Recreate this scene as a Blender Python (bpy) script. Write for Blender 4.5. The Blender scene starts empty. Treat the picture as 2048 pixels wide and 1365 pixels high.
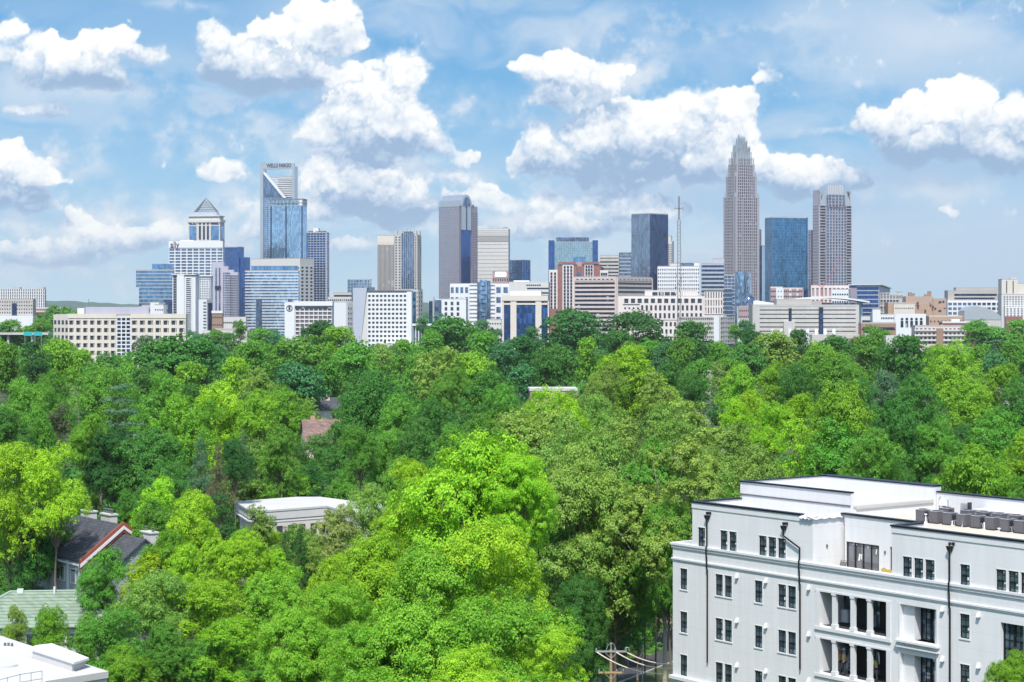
import bpy, bmesh, math, random
import numpy as np
from mathutils import Vector, Matrix

R = math.radians
scene = bpy.context.scene
COL = scene.collection

# ---------------------------------------------------------------- camera
# photograph: 2048 x 1365, long lens; horizon at y = 608, camera 39 m above the ground, looking along +Y
F, CX, HY, CAMZ = 3982.0, 1024.0, 608.0, 39.0
cam_data = bpy.data.cameras.new("camera")
cam_data.sensor_width = 36.0
cam_data.lens = 36.0 * F / 2048.0
cam_data.shift_y = -(682.5 - HY) / 2048.0
cam_data.clip_start = 1.0
cam_data.clip_end = 60000.0
cam = bpy.data.objects.new("camera", cam_data)
COL.objects.link(cam)
cam.location = (0, 0, CAMZ)
cam.rotation_euler = (R(90), 0, 0)
scene.camera = cam

# ---------------------------------------------------------------- render / view
scene.render.engine = 'CYCLES'
scene.view_settings.view_transform = 'Standard'
scene.view_settings.look = 'None'
scene.view_settings.exposure = 0.62
scene.view_settings.gamma = 1.0
scene.cycles.max_bounces = 5
scene.cycles.diffuse_bounces = 3
scene.cycles.glossy_bounces = 2
scene.cycles.transmission_bounces = 3
scene.cycles.transparent_max_bounces = 6
scene.cycles.volume_bounces = 0
scene.cycles.sample_clamp_indirect = 6.0
scene.cycles.caustics_reflective = False
scene.cycles.caustics_refractive = False
scene.cycles.use_denoising = True
scene.cycles.denoiser = 'OPENIMAGEDENOISE'
scene.cycles.denoising_input_passes = 'RGB_ALBEDO_NORMAL'
scene.cycles.denoising_prefilter = 'ACCURATE'

# ---------------------------------------------------------------- sun
SUN_EL, SUN_AZ = 58.0, 186.0     # azimuth clockwise from +Y: high, behind the camera
sun_data = bpy.data.lights.new("sun", 'SUN')
sun_data.energy = 3.6
sun_data.angle = R(2.5)
sun_data.color = (1.0, 0.955, 0.88)
sun = bpy.data.objects.new("sun", sun_data)
COL.objects.link(sun)
sd = Vector((math.cos(R(SUN_EL)) * math.sin(R(SUN_AZ)), math.cos(R(SUN_EL)) * math.cos(R(SUN_AZ)), math.sin(R(SUN_EL))))
sun.rotation_euler = sd.to_track_quat('Z', 'Y').to_euler()

# ---------------------------------------------------------------- sky
class NT:
    """small helper round a node tree"""
    def __init__(self, nt):
        self.nt = nt
    def n(self, t, **kw):
        nd = self.nt.nodes.new(t)
        for k, v in kw.items():
            setattr(nd, k, v)
        return nd
    def put(self, sock, v):
        if isinstance(v, bpy.types.NodeSocket):
            self.nt.links.new(v, sock)
        elif v is not None:
            sock.default_value = v
    def m(self, op, a, b=None, c=None, clamp=False):
        nd = self.n('ShaderNodeMath', operation=op, use_clamp=clamp)
        for i, v in enumerate((a, b, c)):
            if v is not None:
                self.put(nd.inputs[i], v)
        return nd.outputs[0]
    def v(self, op, a, b=None, c=None):
        nd = self.n('ShaderNodeVectorMath', operation=op)
        for i, v in enumerate((a, b, c)):
            if v is not None:
                self.put(nd.inputs[i], v)
        return nd.outputs['Value'] if op in ('LENGTH', 'DOT_PRODUCT') else nd.outputs[0]
    def mix(self, f, a, b):
        nd = self.n('ShaderNodeMix', data_type='RGBA')
        self.put(nd.inputs[0], f); self.put(nd.inputs[6], a); self.put(nd.inputs[7], b)
        return nd.outputs[2]
    def smooth(self, x, lo, hi, a=0.0, b=1.0):
        nd = self.n('ShaderNodeMapRange', interpolation_type='SMOOTHSTEP')
        for i, v in enumerate((x, lo, hi, a, b)):
            self.put(nd.inputs[i], v)
        return nd.outputs[0]
    def noise(self, vec, scale, detail=2.0, rough=0.5, distort=0.0, dim='3D', w=None):
        nd = self.n('ShaderNodeTexNoise', noise_dimensions=dim)
        self.put(nd.inputs['Vector'], vec)
        nd.inputs['Scale'].default_value = scale
        nd.inputs['Detail'].default_value = detail
        nd.inputs['Roughness'].default_value = rough
        nd.inputs['Distortion'].default_value = distort
        return nd

world = bpy.data.worlds.new("World")
scene.world = world
world.use_nodes = True
world.node_tree.nodes.clear()
w = NT(world.node_tree)
sky = w.n('ShaderNodeTexSky', sky_type='NISHITA')
sky.sun_disc = False
sky.sun_elevation = R(SUN_EL)
sky.sun_rotation = R(SUN_AZ)
sky.air_density = 1.0; sky.dust_density = 1.2; sky.ozone_density = 1.2
bg = w.n('ShaderNodeBackground')
w.put(bg.inputs[0], sky.outputs[0])
bg.inputs[1].default_value = 0.15
wo = w.n('ShaderNodeOutputWorld')
w.put(wo.inputs[0], bg.outputs[0])
# ---------------------------------------------------------------- clouds, worked out in azimuth / elevation
CLOUDS = [
 (130,135,90,42),(212,100,66,38),(88,108,42,32),(285,122,48,16),(205,165,60,24),(28,60,22,16),(15,110,22,18),
 (85,220,70,14),(600,58,85,45),(475,130,88,45),(560,150,110,45),(678,55,36,50),(432,82,32,30),(645,148,60,34),
 (545,186,90,14),(750,125,32,12),(828,150,36,36),(750,190,72,38),(690,230,60,38),(792,240,70,50),(845,290,80,28),
 (925,318,42,14),(640,262,38,30),(720,300,90,30),(22,340,55,36),(62,352,52,34),(28,292,28,11),(112,362,30,9),
 (30,400,52,16),(80,426,34,10),(435,338,48,20),(476,350,30,12),(158,440,30,18),(190,468,42,16),(262,476,40,14),
 (330,462,50,14),(110,522,120,16),(20,488,40,8),(650,345,50,28),(770,400,90,36),(705,365,90,38),(862,405,50,16),
 (440,412,52,10),(505,412,28,9),(1128,150,60,40),(1058,140,38,22),(1135,200,78,30),(1215,160,50,34),
 (1072,312,50,36),(1120,342,48,34),(1205,275,50,50),(1305,262,100,60),(1395,222,80,38),(1465,225,64,40),
 (1500,262,34,26),(1260,330,90,48),(1420,320,90,60),(990,372,18,15),(1590,365,110,26),(1700,362,46,18),
 (1500,335,50,50),(1545,160,44,9),(1800,250,66,38),(1890,225,80,46),(1985,235,90,46),(1995,300,84,50),
 (1850,300,90,40),(1095,415,85,11),(1240,418,60,9),(1290,462,60,9),(1120,468,110,13),(2010,415,40,10),(150,500,110,20),(300,478,120,24),(60,500,90,16),(640,430,90,20),(760,440,110,22),(870,410,70,18),(1060,420,130,14),(1180,455,140,16),(1290,420,90,14),(980,400,60,16),(1620,345,120,22),(720,500,90,12),(1240,400,90,14),
 (1900,430,26,7),(960,470,60,12),(560,470,90,20),(900,355,40,14),(2120,260,80,60),(-60,360,60,40),(-70,150,60,30),
]
GREYS = [  # shaded cloud bases: (x, y, rx, ry, amount)
 (720,300,110,40,.9),(655,255,30,26,.45),(540,200,140,18,.7),(215,178,120,18,.6),(1230,350,150,50,1.0),(1120,236,120,18,.7),
 (1330,300,80,14,.5),(1235,212,34,20,.75),(1440,395,170,40,.8),(1860,345,190,42,1.0),(1770,300,50,20,.45),(1850,285,50,20,.35),(700,415,170,22,.5),
 (1430,207,20,16,.55),(820,445,120,20,.5),(50,440,110,16,.6),(120,545,170,20,.7),(860,332,110,10,.5),(1640,410,160,24,.6),
]
WISPS = [  # thin soft veils: (x, y, rx, ry, amount)
 (430,270,240,60,.55),(940,200,170,50,.6),(1250,125,130,50,.85),(1180,100,90,30,.6),(600,420,260,80,.75),(850,370,180,60,.6),(1330,360,330,80,.95),(1240,440,300,60,.6),
 (140,545,260,50,.75),(70,440,150,50,.5),(1640,400,180,50,.8),(1850,390,200,50,.85),(560,205,170,30,.8),(210,175,150,36,.7),(340,10,90,14,.4),
 (1330,60,260,40,.35),(1650,110,200,50,.3),(1900,60,150,40,.3),(850,190,70,60,.6),(1500,60,200,16,.4),(560,130,190,60,.5),(720,320,200,40,.8),
 (130,470,220,60,.9),(300,450,160,50,.9),(480,420,120,40,.8),(700,400,220,60,1.0),(850,470,160,40,.7),(1080,420,200,40,.9),(1300,440,160,40,.8),(1010,520,240,40,.5),(1620,370,170,50,1.0),(60,330,150,60,.8),(200,420,300,40,.6),(900,440,340,40,.7),(500,480,240,36,.7),(1750,470,200,40,.5),(1120,540,260,24,.5),(1650,260,120,10,.45),(1560,560,300,30,.3),(900,560,300,26,.3),(420,180,150,12,.3),(60,130,70,80,.5),(300,210,120,12,.25),(1960,470,150,40,.5),
]
def fbm(shape, cell, octaves, rough, seed, stretch=(1.0, 1.0)):
    """fractal value noise on a pixel grid, smooth-interpolated, about 0..1"""
    rng = np.random.RandomState(seed)
    H, W = shape
    yy = np.arange(H)[:, None] / stretch[1]
    xx = np.arange(W)[None, :] / stretch[0]
    acc = np.zeros(shape); amp = 1.0; tot = 0.0
    for o in range(octaves):
        c = cell / (2 ** o)
        if c < 1.0:
            break
        gy, gx = yy / c + 7.3 * o, xx / c + 3.1 * o
        ny, nx = int(gy.max()) + 3, int(gx.max()) + 3
        g = rng.rand(ny, nx)
        iy, ix = np.floor(gy).astype(int), np.floor(gx).astype(int)
        fy, fx = gy - iy, gx - ix
        fy = fy * fy * (3 - 2 * fy); fx = fx * fx * (3 - 2 * fx)
        a = g[iy, ix] * (1 - fx) + g[iy, ix + 1] * fx
        b = g[iy + 1, ix] * (1 - fx) + g[iy + 1, ix + 1] * fx
        acc += amp * (a * (1 - fy) + b * fy)
        tot += amp; amp *= rough
    return acc / tot
def blur(a, s):
    k = np.exp(-0.5 * (np.arange(-int(3 * s), int(3 * s) + 1) / s) ** 2); k /= k.sum()
    r = len(k) // 2
    p = np.pad(a, ((r, r), (0, 0)), mode='edge')
    a = sum(k[i] * p[i:i + a.shape[0]] for i in range(len(k)))
    p = np.pad(a, ((0, 0), (r, r)), mode='edge')
    return sum(k[i] * p[:, i:i + a.shape[1]] for i in range(len(k)))
def bil(a, y, x):
    y = np.clip(y, 0, a.shape[0] - 1.001); x = np.clip(x, 0, a.shape[1] - 1.001)
    iy, ix = y.astype(int), x.astype(int); fy, fx = y - iy, x - ix
    if a.ndim == 3:
        fy, fx = fy[..., None], fx[..., None]
    return (a[iy, ix] * (1 - fx) + a[iy, ix + 1] * fx) * (1 - fy) + (a[iy + 1, ix] * (1 - fx) + a[iy + 1, ix + 1] * fx) * fy
def sstep(x, lo, hi):
    t = np.clip((x - lo) / (hi - lo), 0, 1)
    return t * t * (3 - 2 * t)
def lerp(a, b, t):
    t = t[..., None]
    return a * (1 - t) + np.asarray(b) * t
bl9 = lambda a: blur(a, 8)
SKY_STEP = 0.0288              # degrees: about one pixel of the picture
SKY_AZ, SKY_E0, SKY_E1 = 17.5, -0.6, 10.5
def murk_(A, E):
    return sstep(A, 1.5, 11) * sstep(-E, -4.9, -2.0)
def make_sky():
    W = int(2 * SKY_AZ / SKY_STEP); H = int((SKY_E1 - SKY_E0) / SKY_STEP)
    azg = -SKY_AZ + np.arange(W) * SKY_STEP
    elg = SKY_E0 + np.arange(H) * SKY_STEP          # row 0 is the lowest
    E = np.repeat(elg[:, None], W, 1); A = np.repeat(azg[None, :], H, 0)
    hgt = np.zeros((H, W)); nx_ = np.zeros((H, W)); ny_ = np.zeros((H, W)); nz_ = np.ones((H, W))
    size = np.zeros((H, W))
    k = 57.2958 / F / SKY_STEP
    def grid(px, py):
        a = math.degrees(math.atan((px - CX) / F)); e = math.degrees(math.atan((HY - py) / F)) * math.cos(math.radians(a))
        return (a + SKY_AZ) / SKY_STEP, (e - SKY_E0) / SKY_STEP
    rng = random.Random(11)
    def splat(x, y, r, z):
        x0, x1 = max(0, int(x - r)), min(W, int(x + r) + 2); y0, y1 = max(0, int(y - r)), min(H, int(y + r) + 2)
        if x0 >= x1 or y0 >= y1:
            return
        xx = (np.arange(x0, x1) - x)[None, :]; yy = (np.arange(y0, y1) - y)[:, None]
        d2 = xx * xx + yy * yy
        m = d2 < r * r
        s = np.sqrt(np.maximum(r * r - d2, 0))
        h = z + s
        cur = hgt[y0:y1, x0:x1]
        m &= h > cur
        cur[m] = h[m]
        nx_[y0:y1, x0:x1][m] = (np.broadcast_to(xx, d2.shape) / r)[m]
        ny_[y0:y1, x0:x1][m] = (np.broadcast_to(yy, d2.shape) / r)[m]
        nz_[y0:y1, x0:x1][m] = (s / r)[m]
    for (px, py, rx, ry) in CLOUDS:
        cx, cy = grid(px, py); ax, ay = rx * k * 1.12, ry * k * 1.12
        soft = min(1.0, ay / 14.0)
        n1 = int(10 + 22 * ax / max(ay, 1))
        for _ in range(n1):
            t = rng.random() * 2 * math.pi; q = math.sqrt(rng.random()) * .86
            x = cx + math.cos(t) * q * ax; yv = math.sin(t) * q
            y = cy + yv * ay * (1.0 if yv > 0 else 0.62)
            r = ay * rng.uniform(.26, .60) * (1.05 - .45 * q)
            splat(x, y, r, ay * (1 - q) * .6)
            for _2 in range(int(9 * soft)):
                t2 = rng.gauss(math.pi / 2, 1.25); u = rng.uniform(.55, 1.0)
                r2 = r * rng.uniform(.2, .46)
                x2, y2 = x + math.cos(t2) * r * u, y + math.sin(t2) * r * u
                z2 = ay * (1 - q) * .6 + r * math.sqrt(max(0, 1 - u * u)) * .9
                splat(x2, y2, r2, z2)
                for _3 in range(int(6 * soft)):
                    t3 = rng.gauss(math.pi / 2, 1.3); u3 = rng.uniform(.5, 1.05)
                    splat(x2 + math.cos(t3) * r2 * u3, y2 + math.sin(t3) * r2 * u3, r2 * rng.uniform(.22, .5), z2 + r2 * math.sqrt(max(0, 1 - min(1, u3 * u3))) * .8)
    # curl the puffs with noise
    yy, xx = np.mgrid[0:H, 0:W].astype(float)
    wx = (fbm((H, W), 38, 5, .58, 1) - .5) * 34 + (fbm((H, W), 12, 4, .7, 2) - .5) * 14
    wy = (fbm((H, W), 38, 5, .58, 3) - .5) * 26 + (fbm((H, W), 12, 4, .7, 4) - .5) * 13
    S = lambda a: bil(a, yy + wy, xx + wx)
    cov = S((hgt > 0).astype(float)); nx, ny, nz, h = S(nx_), S(ny_), S(nz_), S(hgt)
    b1 = blur(cov, 1.6); b2 = blur(cov, 5)
    nse = fbm((H, W), 20, 5, .62, 5)
    fine = fbm((H, W), 8, 3, .7, 15)
    patch = sstep(fbm((H, W), 64, 3, .5, 25), .33, .58)     # where the rims are crisp and where they fray
    edge = b1 * .55 + b2 * .5 + (nse - .5) * 1.0 + (fine - .5) * .6
    alpha = sstep(edge, .30, .56) * patch + sstep(b2 * .62 + bl9(cov) * .42 + (nse - .5) * 1.3 + (fine - .5) * .5, .16, .86) * (1 - patch)
    # underside edges of cumulus are ragged and soft
    bel = blur(cov, 9)
    up = np.roll(bel, -14, 0) - np.roll(bel, 14, 0)       # > 0 near a lower edge
    soft_a = sstep(b2 * .7 + bel * .5 + (nse - .5) * .9, .2, .95)
    mixk = sstep(up, .1, .6)
    alpha = alpha * (1 - mixk) + soft_a * alpha * mixk
    lam = .50 * ny + .62 * nz - .16 * nx
    hb = blur(h, 7)
    ao = np.clip((h - hb) / 10, -.5, .4)
    det = fbm((H, W), 16, 5, .6, 6) - .5
    shade = .42 + .36 * blur(lam, .7) + .42 * ao + .75 * det + .30 * (fine - .5) - .30 * mixk
    # broad relief: tops bright, bases grey
    bb = blur(cov, 16)
    relief = (np.roll(bb, 14, 0) - np.roll(bb, -14, 0))  # > 0 at tops (cloud below, sky above)
    shade += .80 * np.clip(relief, -1, 1) + .08 + .55 * (blur(fbm((H, W), 50, 4, .6, 31), 2) - .5)
    grey = np.zeros((H, W))
    gx = xx + (fbm((H, W), 60, 5, .55, 7) - .5) * 60; gy = yy + (fbm((H, W), 60, 5, .55, 8) - .5) * 44
    for (px, py, rx, ry, am) in GREYS:
        cx, cy = grid(px, py)
        d = np.sqrt(((gx - cx) / (rx * k)) ** 2 + ((gy - cy) / (ry * k)) ** 2)
        grey = np.maximum(grey, am * sstep(-d, -1.35, -.35))
    grey *= .75 + .5 * (nse - .2)
    shade = np.clip(shade - .66 * grey - .04, 0, 1)
    stops = np.array([0, .25, .5, .72, .9, 1.0])
    cols = np.array([(.32, .46, .66), (.46, .59, .76), (.64, .73, .84), (.82, .87, .92), (.94, .96, .96), (1.0, 1.01, .98)])
    cc = np.stack([np.interp(shade, stops, cols[:, i]) for i in range(3)], -1)
    # clear sky
    es = np.array([-1, 0, 1.2, 3.0, 5.0, 7.0, 9.0, 12.0])
    ec = np.array([(.56, .74, .84), (.53, .73, .84), (.45, .67, .83), (.33, .59, .81), (.22, .49, .77), (.15, .415, .73), (.115, .37, .70), (.09, .33, .67)])
    clear = np.stack([np.interp(E, es, ec[:, i]) for i in range(3)], -1)
    ci = fbm((H, W), 80, 7, .6, 9, (3.6, 1.0))
    cwx = (fbm((H, W), 150, 3, .5, 10) - .5) * 160; cwy = (fbm((H, W), 110, 3, .5, 12) - .5) * 90
    ci = bil(ci, yy + cwy + xx * .10 * 0, xx + cwx)
    band = np.exp(-((E - 6.6) / 2.6) ** 2)
    big = fbm((H, W), 170, 3, .5, 14, (1.6, 1.0))
    veil = sstep(ci, .42, .70) * (.28 + .55 * sstep(big, .38, .66)) * (.45 + .55 * band)
    lowv = sstep(-E, -4.6, -1.5) * sstep(fbm((H, W), 70, 5, .55, 16, (4.5, 1.0)), .36, .62) * .6
    veil = np.maximum(veil, lowv)
    veil = np.maximum(veil, sstep(blur(bel, 7) + (nse - .5) * .6, .05, .9) * .50)
    wsp = np.zeros((H, W))
    for (px, py, rx, ry, am) in WISPS:
        cx, cy = grid(px, py)
        d = np.sqrt(((gx - cx) / (rx * k)) ** 2 + ((gy - cy) / (ry * k)) ** 2)
        wsp = np.maximum(wsp, am * sstep(-d, -1.5, -.1))
    wtx = .35 * ci + .35 * nse + .3 * fbm((H, W), 46, 6, .62, 33, (2.2, 1.0))
    veil = np.maximum(veil, wsp * sstep(wtx, .28, .62))
    c = lerp(clear, (.60, .71, .83), np.clip(veil, 0, .82))
    bank = sstep(-E, -3.6, -.8) * sstep(fbm((H, W), 60, 6, .58, 41, (3.2, 1.0)), .45, .60) * (1 - .6 * murk_(A, E)) * sstep(E, 0., .5)
    c = lerp(c, (.80, .86, .90), bank * .55)
    bright = wsp * sstep(wtx, .46, .60) * (1 - .7 * murk_(A, E)) * .75
    c = lerp(c, (.84, .87, .89), np.clip(bright, 0, .7))
    murk = sstep(A, 1.5, 11) * sstep(-E, -4.9, -2.0)
    c = lerp(c, (.44, .58, .76), murk * .38)
    # grey haze of cloud bases reaches beyond the clouds themselves
    c = lerp(c, (.40, .55, .75), np.clip(grey, 0, 1) * .78 * sstep(E, .5, 2.0))
    fade = .62 + .38 * sstep(E, .4, 3.2)
    alpha = np.clip(alpha * fade, 0, 1)
    c = c * (1 - alpha[..., None]) + cc * alpha[..., None]
    return azg, elg, np.clip(c, 0, 1)
# ---------------------------------------------------------------- the sky backdrop: a far ring of sky with its clouds
def add_mesh(name, verts, faces, mat=None, parent=None):
    me = bpy.data.meshes.new(name)
    me.from_pydata([tuple(v) for v in verts], [], faces)
    o = bpy.data.objects.new(name, me)
    COL.objects.link(o)
    if mat:
        me.materials.append(mat)
    if parent is not None:
        o.parent = parent
    return o
def np_mesh(name, co, quads, mat=None, parent=None, link=True, smooth=False):
    """fast mesh from arrays; quads is (n, 4) or (n, 3)"""
    me = bpy.data.meshes.new(name)
    n, k = quads.shape
    me.vertices.add(len(co)); me.vertices.foreach_set("co", np.ascontiguousarray(co, dtype=np.float32).ravel())
    me.loops.add(n * k); me.loops.foreach_set("vertex_index", np.ascontiguousarray(quads, dtype=np.int32).ravel())
    me.polygons.add(n); me.polygons.foreach_set("loop_start", np.arange(0, n * k, k, dtype=np.int32))
    me.polygons.foreach_set("loop_total", np.full(n, k, dtype=np.int32))
    if smooth:
        me.polygons.foreach_set("use_smooth", np.ones(n, dtype=bool))
    me.update(calc_edges=True)
    if mat:
        me.materials.append(mat)
    if not link:
        return me
    o = bpy.data.objects.new(name, me)
    COL.objects.link(o)
    if parent is not None:
        o.parent = parent
    return o

def new_mat(name):
    m = bpy.data.materials.new(name)
    m.use_nodes = True
    m.node_tree.nodes.clear()
    t = NT(m.node_tree)
    out = t.n('ShaderNodeOutputMaterial')
    return m, t, out

def build_sky():
    azg, elg, c = make_sky()
    # whole ring: fine in front, the same clouds mirrored on round the horizon
    fine = azg
    coarse = np.arange(SKY_AZ + .5, 360 - SKY_AZ - .4, .5)
    az = np.concatenate([fine, coarse])
    el = np.concatenate([[-3.0], elg, np.arange(SKY_E1 + .3, 26.0, .5)])
    A, E = np.meshgrid(az, el)
    per = 2 * SKY_AZ
    ph = np.mod(A + SKY_AZ, 2 * per)
    fold = np.where(ph > per, 2 * per - ph, ph)
    ee = np.clip(E, SKY_E0, SKY_E1)
    cc = bil(c, (ee - SKY_E0) / SKY_STEP, fold / SKY_STEP)
    r = 26000.0
    co = np.stack([r * np.cos(np.radians(E)) * np.sin(np.radians(A)), r * np.cos(np.radians(E)) * np.cos(np.radians(A)),
                   CAMZ + r * np.sin(np.radians(E))], -1).reshape(-1, 3)
    h, wd = A.shape
    idx = np.arange(h * wd).reshape(h, wd)
    a = idx[:-1, :]; b = idx[1:, :]
    q = np.stack([a, np.roll(a, -1, 1), np.roll(b, -1, 1), b], -1).reshape(-1, 4)
    m, t, out = new_mat("cloudy_sky")
    at = t.n('ShaderNodeAttribute', attribute_name="tone")
    em = t.n('ShaderNodeEmission')
    t.put(em.inputs[0], at.outputs['Color'])
    tr = t.n('ShaderNodeBsdfTransparent')
    geo = t.n('ShaderNodeNewGeometry'); sp = t.n('ShaderNodeSeparateXYZ'); t.put(sp.inputs[0], geo.outputs['Position'])
    mx = t.n('ShaderNodeMixShader')
    t.put(mx.inputs[0], t.smooth(sp.outputs[2], CAMZ + r * math.sin(R(12)), CAMZ + r * math.sin(R(24))))
    t.put(mx.inputs[1], em.outputs[0]); t.put(mx.inputs[2], tr.outputs[0])
    t.put(out.inputs[0], mx.outputs[0])
    m.cycles.emission_sampling = 'NONE'
    o = np_mesh("sky", co, q, m)
    attr = o.data.color_attributes.new("tone", 'FLOAT_COLOR', 'POINT')
    SKY_GAIN = .71
    rgba = np.concatenate([cc.reshape(-1, 3) * SKY_GAIN, np.ones((h * wd, 1))], 1).astype(np.float32)
    attr.data.foreach_set("color", rgba.ravel())
    o["kind"] = "structure"; o["label"] = "blue sky with white cumulus clouds"
build_sky()

# ---------------------------------------------------------------- names, labels, mesh building
def tag(o, label=None, cat=None, group=None, kind=None):
    if label: o["label"] = label
    if cat: o["category"] = cat
    if group: o["group"] = group
    if kind: o["kind"] = kind
    return o
def thing(name, label, cat, loc=(0, 0, 0), rz=0.0, group=None):
    o = bpy.data.objects.new(name, None)
    o.empty_display_size = 0.5
    COL.objects.link(o)
    o.location = loc; o.rotation_euler = (0, 0, rz)
    return tag(o, label, cat, group)
class MB:
    def __init__(s):
        s.v, s.f = [], []
    def box(s, x0, x1, y0, y1, z0, z1):
        n = len(s.v)
        if x0 > x1: x0, x1 = x1, x0
        if y0 > y1: y0, y1 = y1, y0
        s.v += [(x0, y0, z0), (x1, y0, z0), (x1, y1, z0), (x0, y1, z0), (x0, y0, z1), (x1, y0, z1), (x1, y1, z1), (x0, y1, z1)]
        s.f += [tuple(n + i for i in q) for q in ((0, 3, 2, 1), (4, 5, 6, 7), (0, 1, 5, 4), (1, 2, 6, 5), (2, 3, 7, 6), (3, 0, 4, 7))]
        return s
    def hexa(s, b, t):
        """b, t: four bottom and four top points, counter-clockwise seen from above"""
        n = len(s.v); k = len(b)
        s.v += list(b) + list(t)
        s.f += [tuple(n + i for i in reversed(range(k))), tuple(n + k + i for i in range(k))]
        s.f += [(n + i, n + (i + 1) % k, n + k + (i + 1) % k, n + k + i) for i in range(k)]
        return s
    def prism(s, poly, z0, z1):
        return s.hexa([(x, y, z0) for x, y in poly], [(x, y, z1) for x, y in poly])
    def poly(s, pts):
        n = len(s.v); s.v += list(pts); s.f.append(tuple(range(n, n + len(pts)))); return s
    def tube(s, p0, p1, r0, r1=None, n=6, cap=True):
        r1 = r0 if r1 is None else r1
        p0, p1 = Vector(p0), Vector(p1)
        d = (p1 - p0)
        if d.length < 1e-6: return s
        d.normalize()
        a = d.orthogonal().normalized(); b = d.cross(a)
        k = len(s.v)
        for p, r in ((p0, r0), (p1, r1)):
            for i in range(n):
                t = 2 * math.pi * i / n
                s.v.append(tuple(p + (a * math.cos(t) + b * math.sin(t)) * r))
        s.f += [(k + i, k + (i + 1) % n, k + n + (i + 1) % n, k + n + i) for i in range(n)]
        if cap:
            s.f += [tuple(k + i for i in reversed(range(n))), tuple(k + n + i for i in range(n))]
        return s
    def path(s, pts, rs, n=6):
        for i in range(len(pts) - 1):
            s.tube(pts[i], pts[i + 1], rs[i], rs[i + 1], n)
        return s
    def build(s, name, mat=None, parent=None, loc=None, smooth=False):
        o = add_mesh(name, s.v, s.f, mat, parent)
        if loc is not None: o.location = loc
        if smooth:
            for p in o.data.polygons: p.use_smooth = True
        return o
def part(me, name, parent, loc=(0, 0, 0), rot=None, scale=None):
    """another part that shares a mesh"""
    o = bpy.data.objects.new(name, me)
    COL.objects.link(o)
    o.parent = parent; o.location = loc
    if rot is not None: o.rotation_euler = rot
    if scale is not None: o.scale = scale
    return o

# ---------------------------------------------------------------- materials
def wall_mat(name, col, rough=.85, var=.12, streak=.10, scale=.25, lines=None, dark=None):
    """plaster, concrete or stone: blotches, rain streaks, panel joints lines=(dz, dx, width, amount)"""
    m, t, out = new_mat(name)
    tc = t.n('ShaderNodeTexCoord'); P = tc.outputs['Object']
    n1 = t.noise(P, scale, 5, .6)
    n2 = t.noise(t.v('MULTIPLY', P, (1.4, 1.4, .10)), scale * 3, 4, .6)
    n3 = t.noise(P, scale * 24, 2, .5)
    f = t.m('ADD', t.m('MULTIPLY', t.m('SUBTRACT', n1.outputs[0], .5), var * 2), t.m('MULTIPLY', t.m('SUBTRACT', n2.outputs[0], .55), streak * 2))
    f = t.m('ADD', f, t.m('MULTIPLY', t.m('SUBTRACT', n3.outputs[0], .5), var * .9))
    f = t.m('ADD', f, 1.0)
    if lines:
        dz, dxx, lw, am = lines
        sp = t.n('ShaderNodeSeparateXYZ'); t.put(sp.inputs[0], P)
        a = t.m('LESS_THAN', t.m('MODULO', t.m('ADD', sp.outputs[2], 1000 * dz), dz), lw)
        b = t.m('LESS_THAN', t.m('MODULO', t.m('ADD', t.m('ADD', sp.outputs[0], sp.outputs[1]), 1000 * dxx), dxx), lw)
        f = t.m('SUBTRACT', f, t.m('MULTIPLY', t.m('MAXIMUM', a, b), am))
    b = t.n('ShaderNodeBsdfPrincipled')
    t.put(b.inputs['Base Color'], t.v('SCALE', (col[0], col[1], col[2])) if False else t.v('MULTIPLY', (col[0], col[1], col[2]), _rep(t, f)))
    b.inputs['Roughness'].default_value = rough
    b.inputs['Specular IOR Level'].default_value = .3
    t.put(out.inputs[0], b.outputs[0])
    return m
def _rep(t, f):
    c = t.n('ShaderNodeCombineXYZ')
    for i in range(3): t.put(c.inputs[i], f)
    return c.outputs[0]
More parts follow.
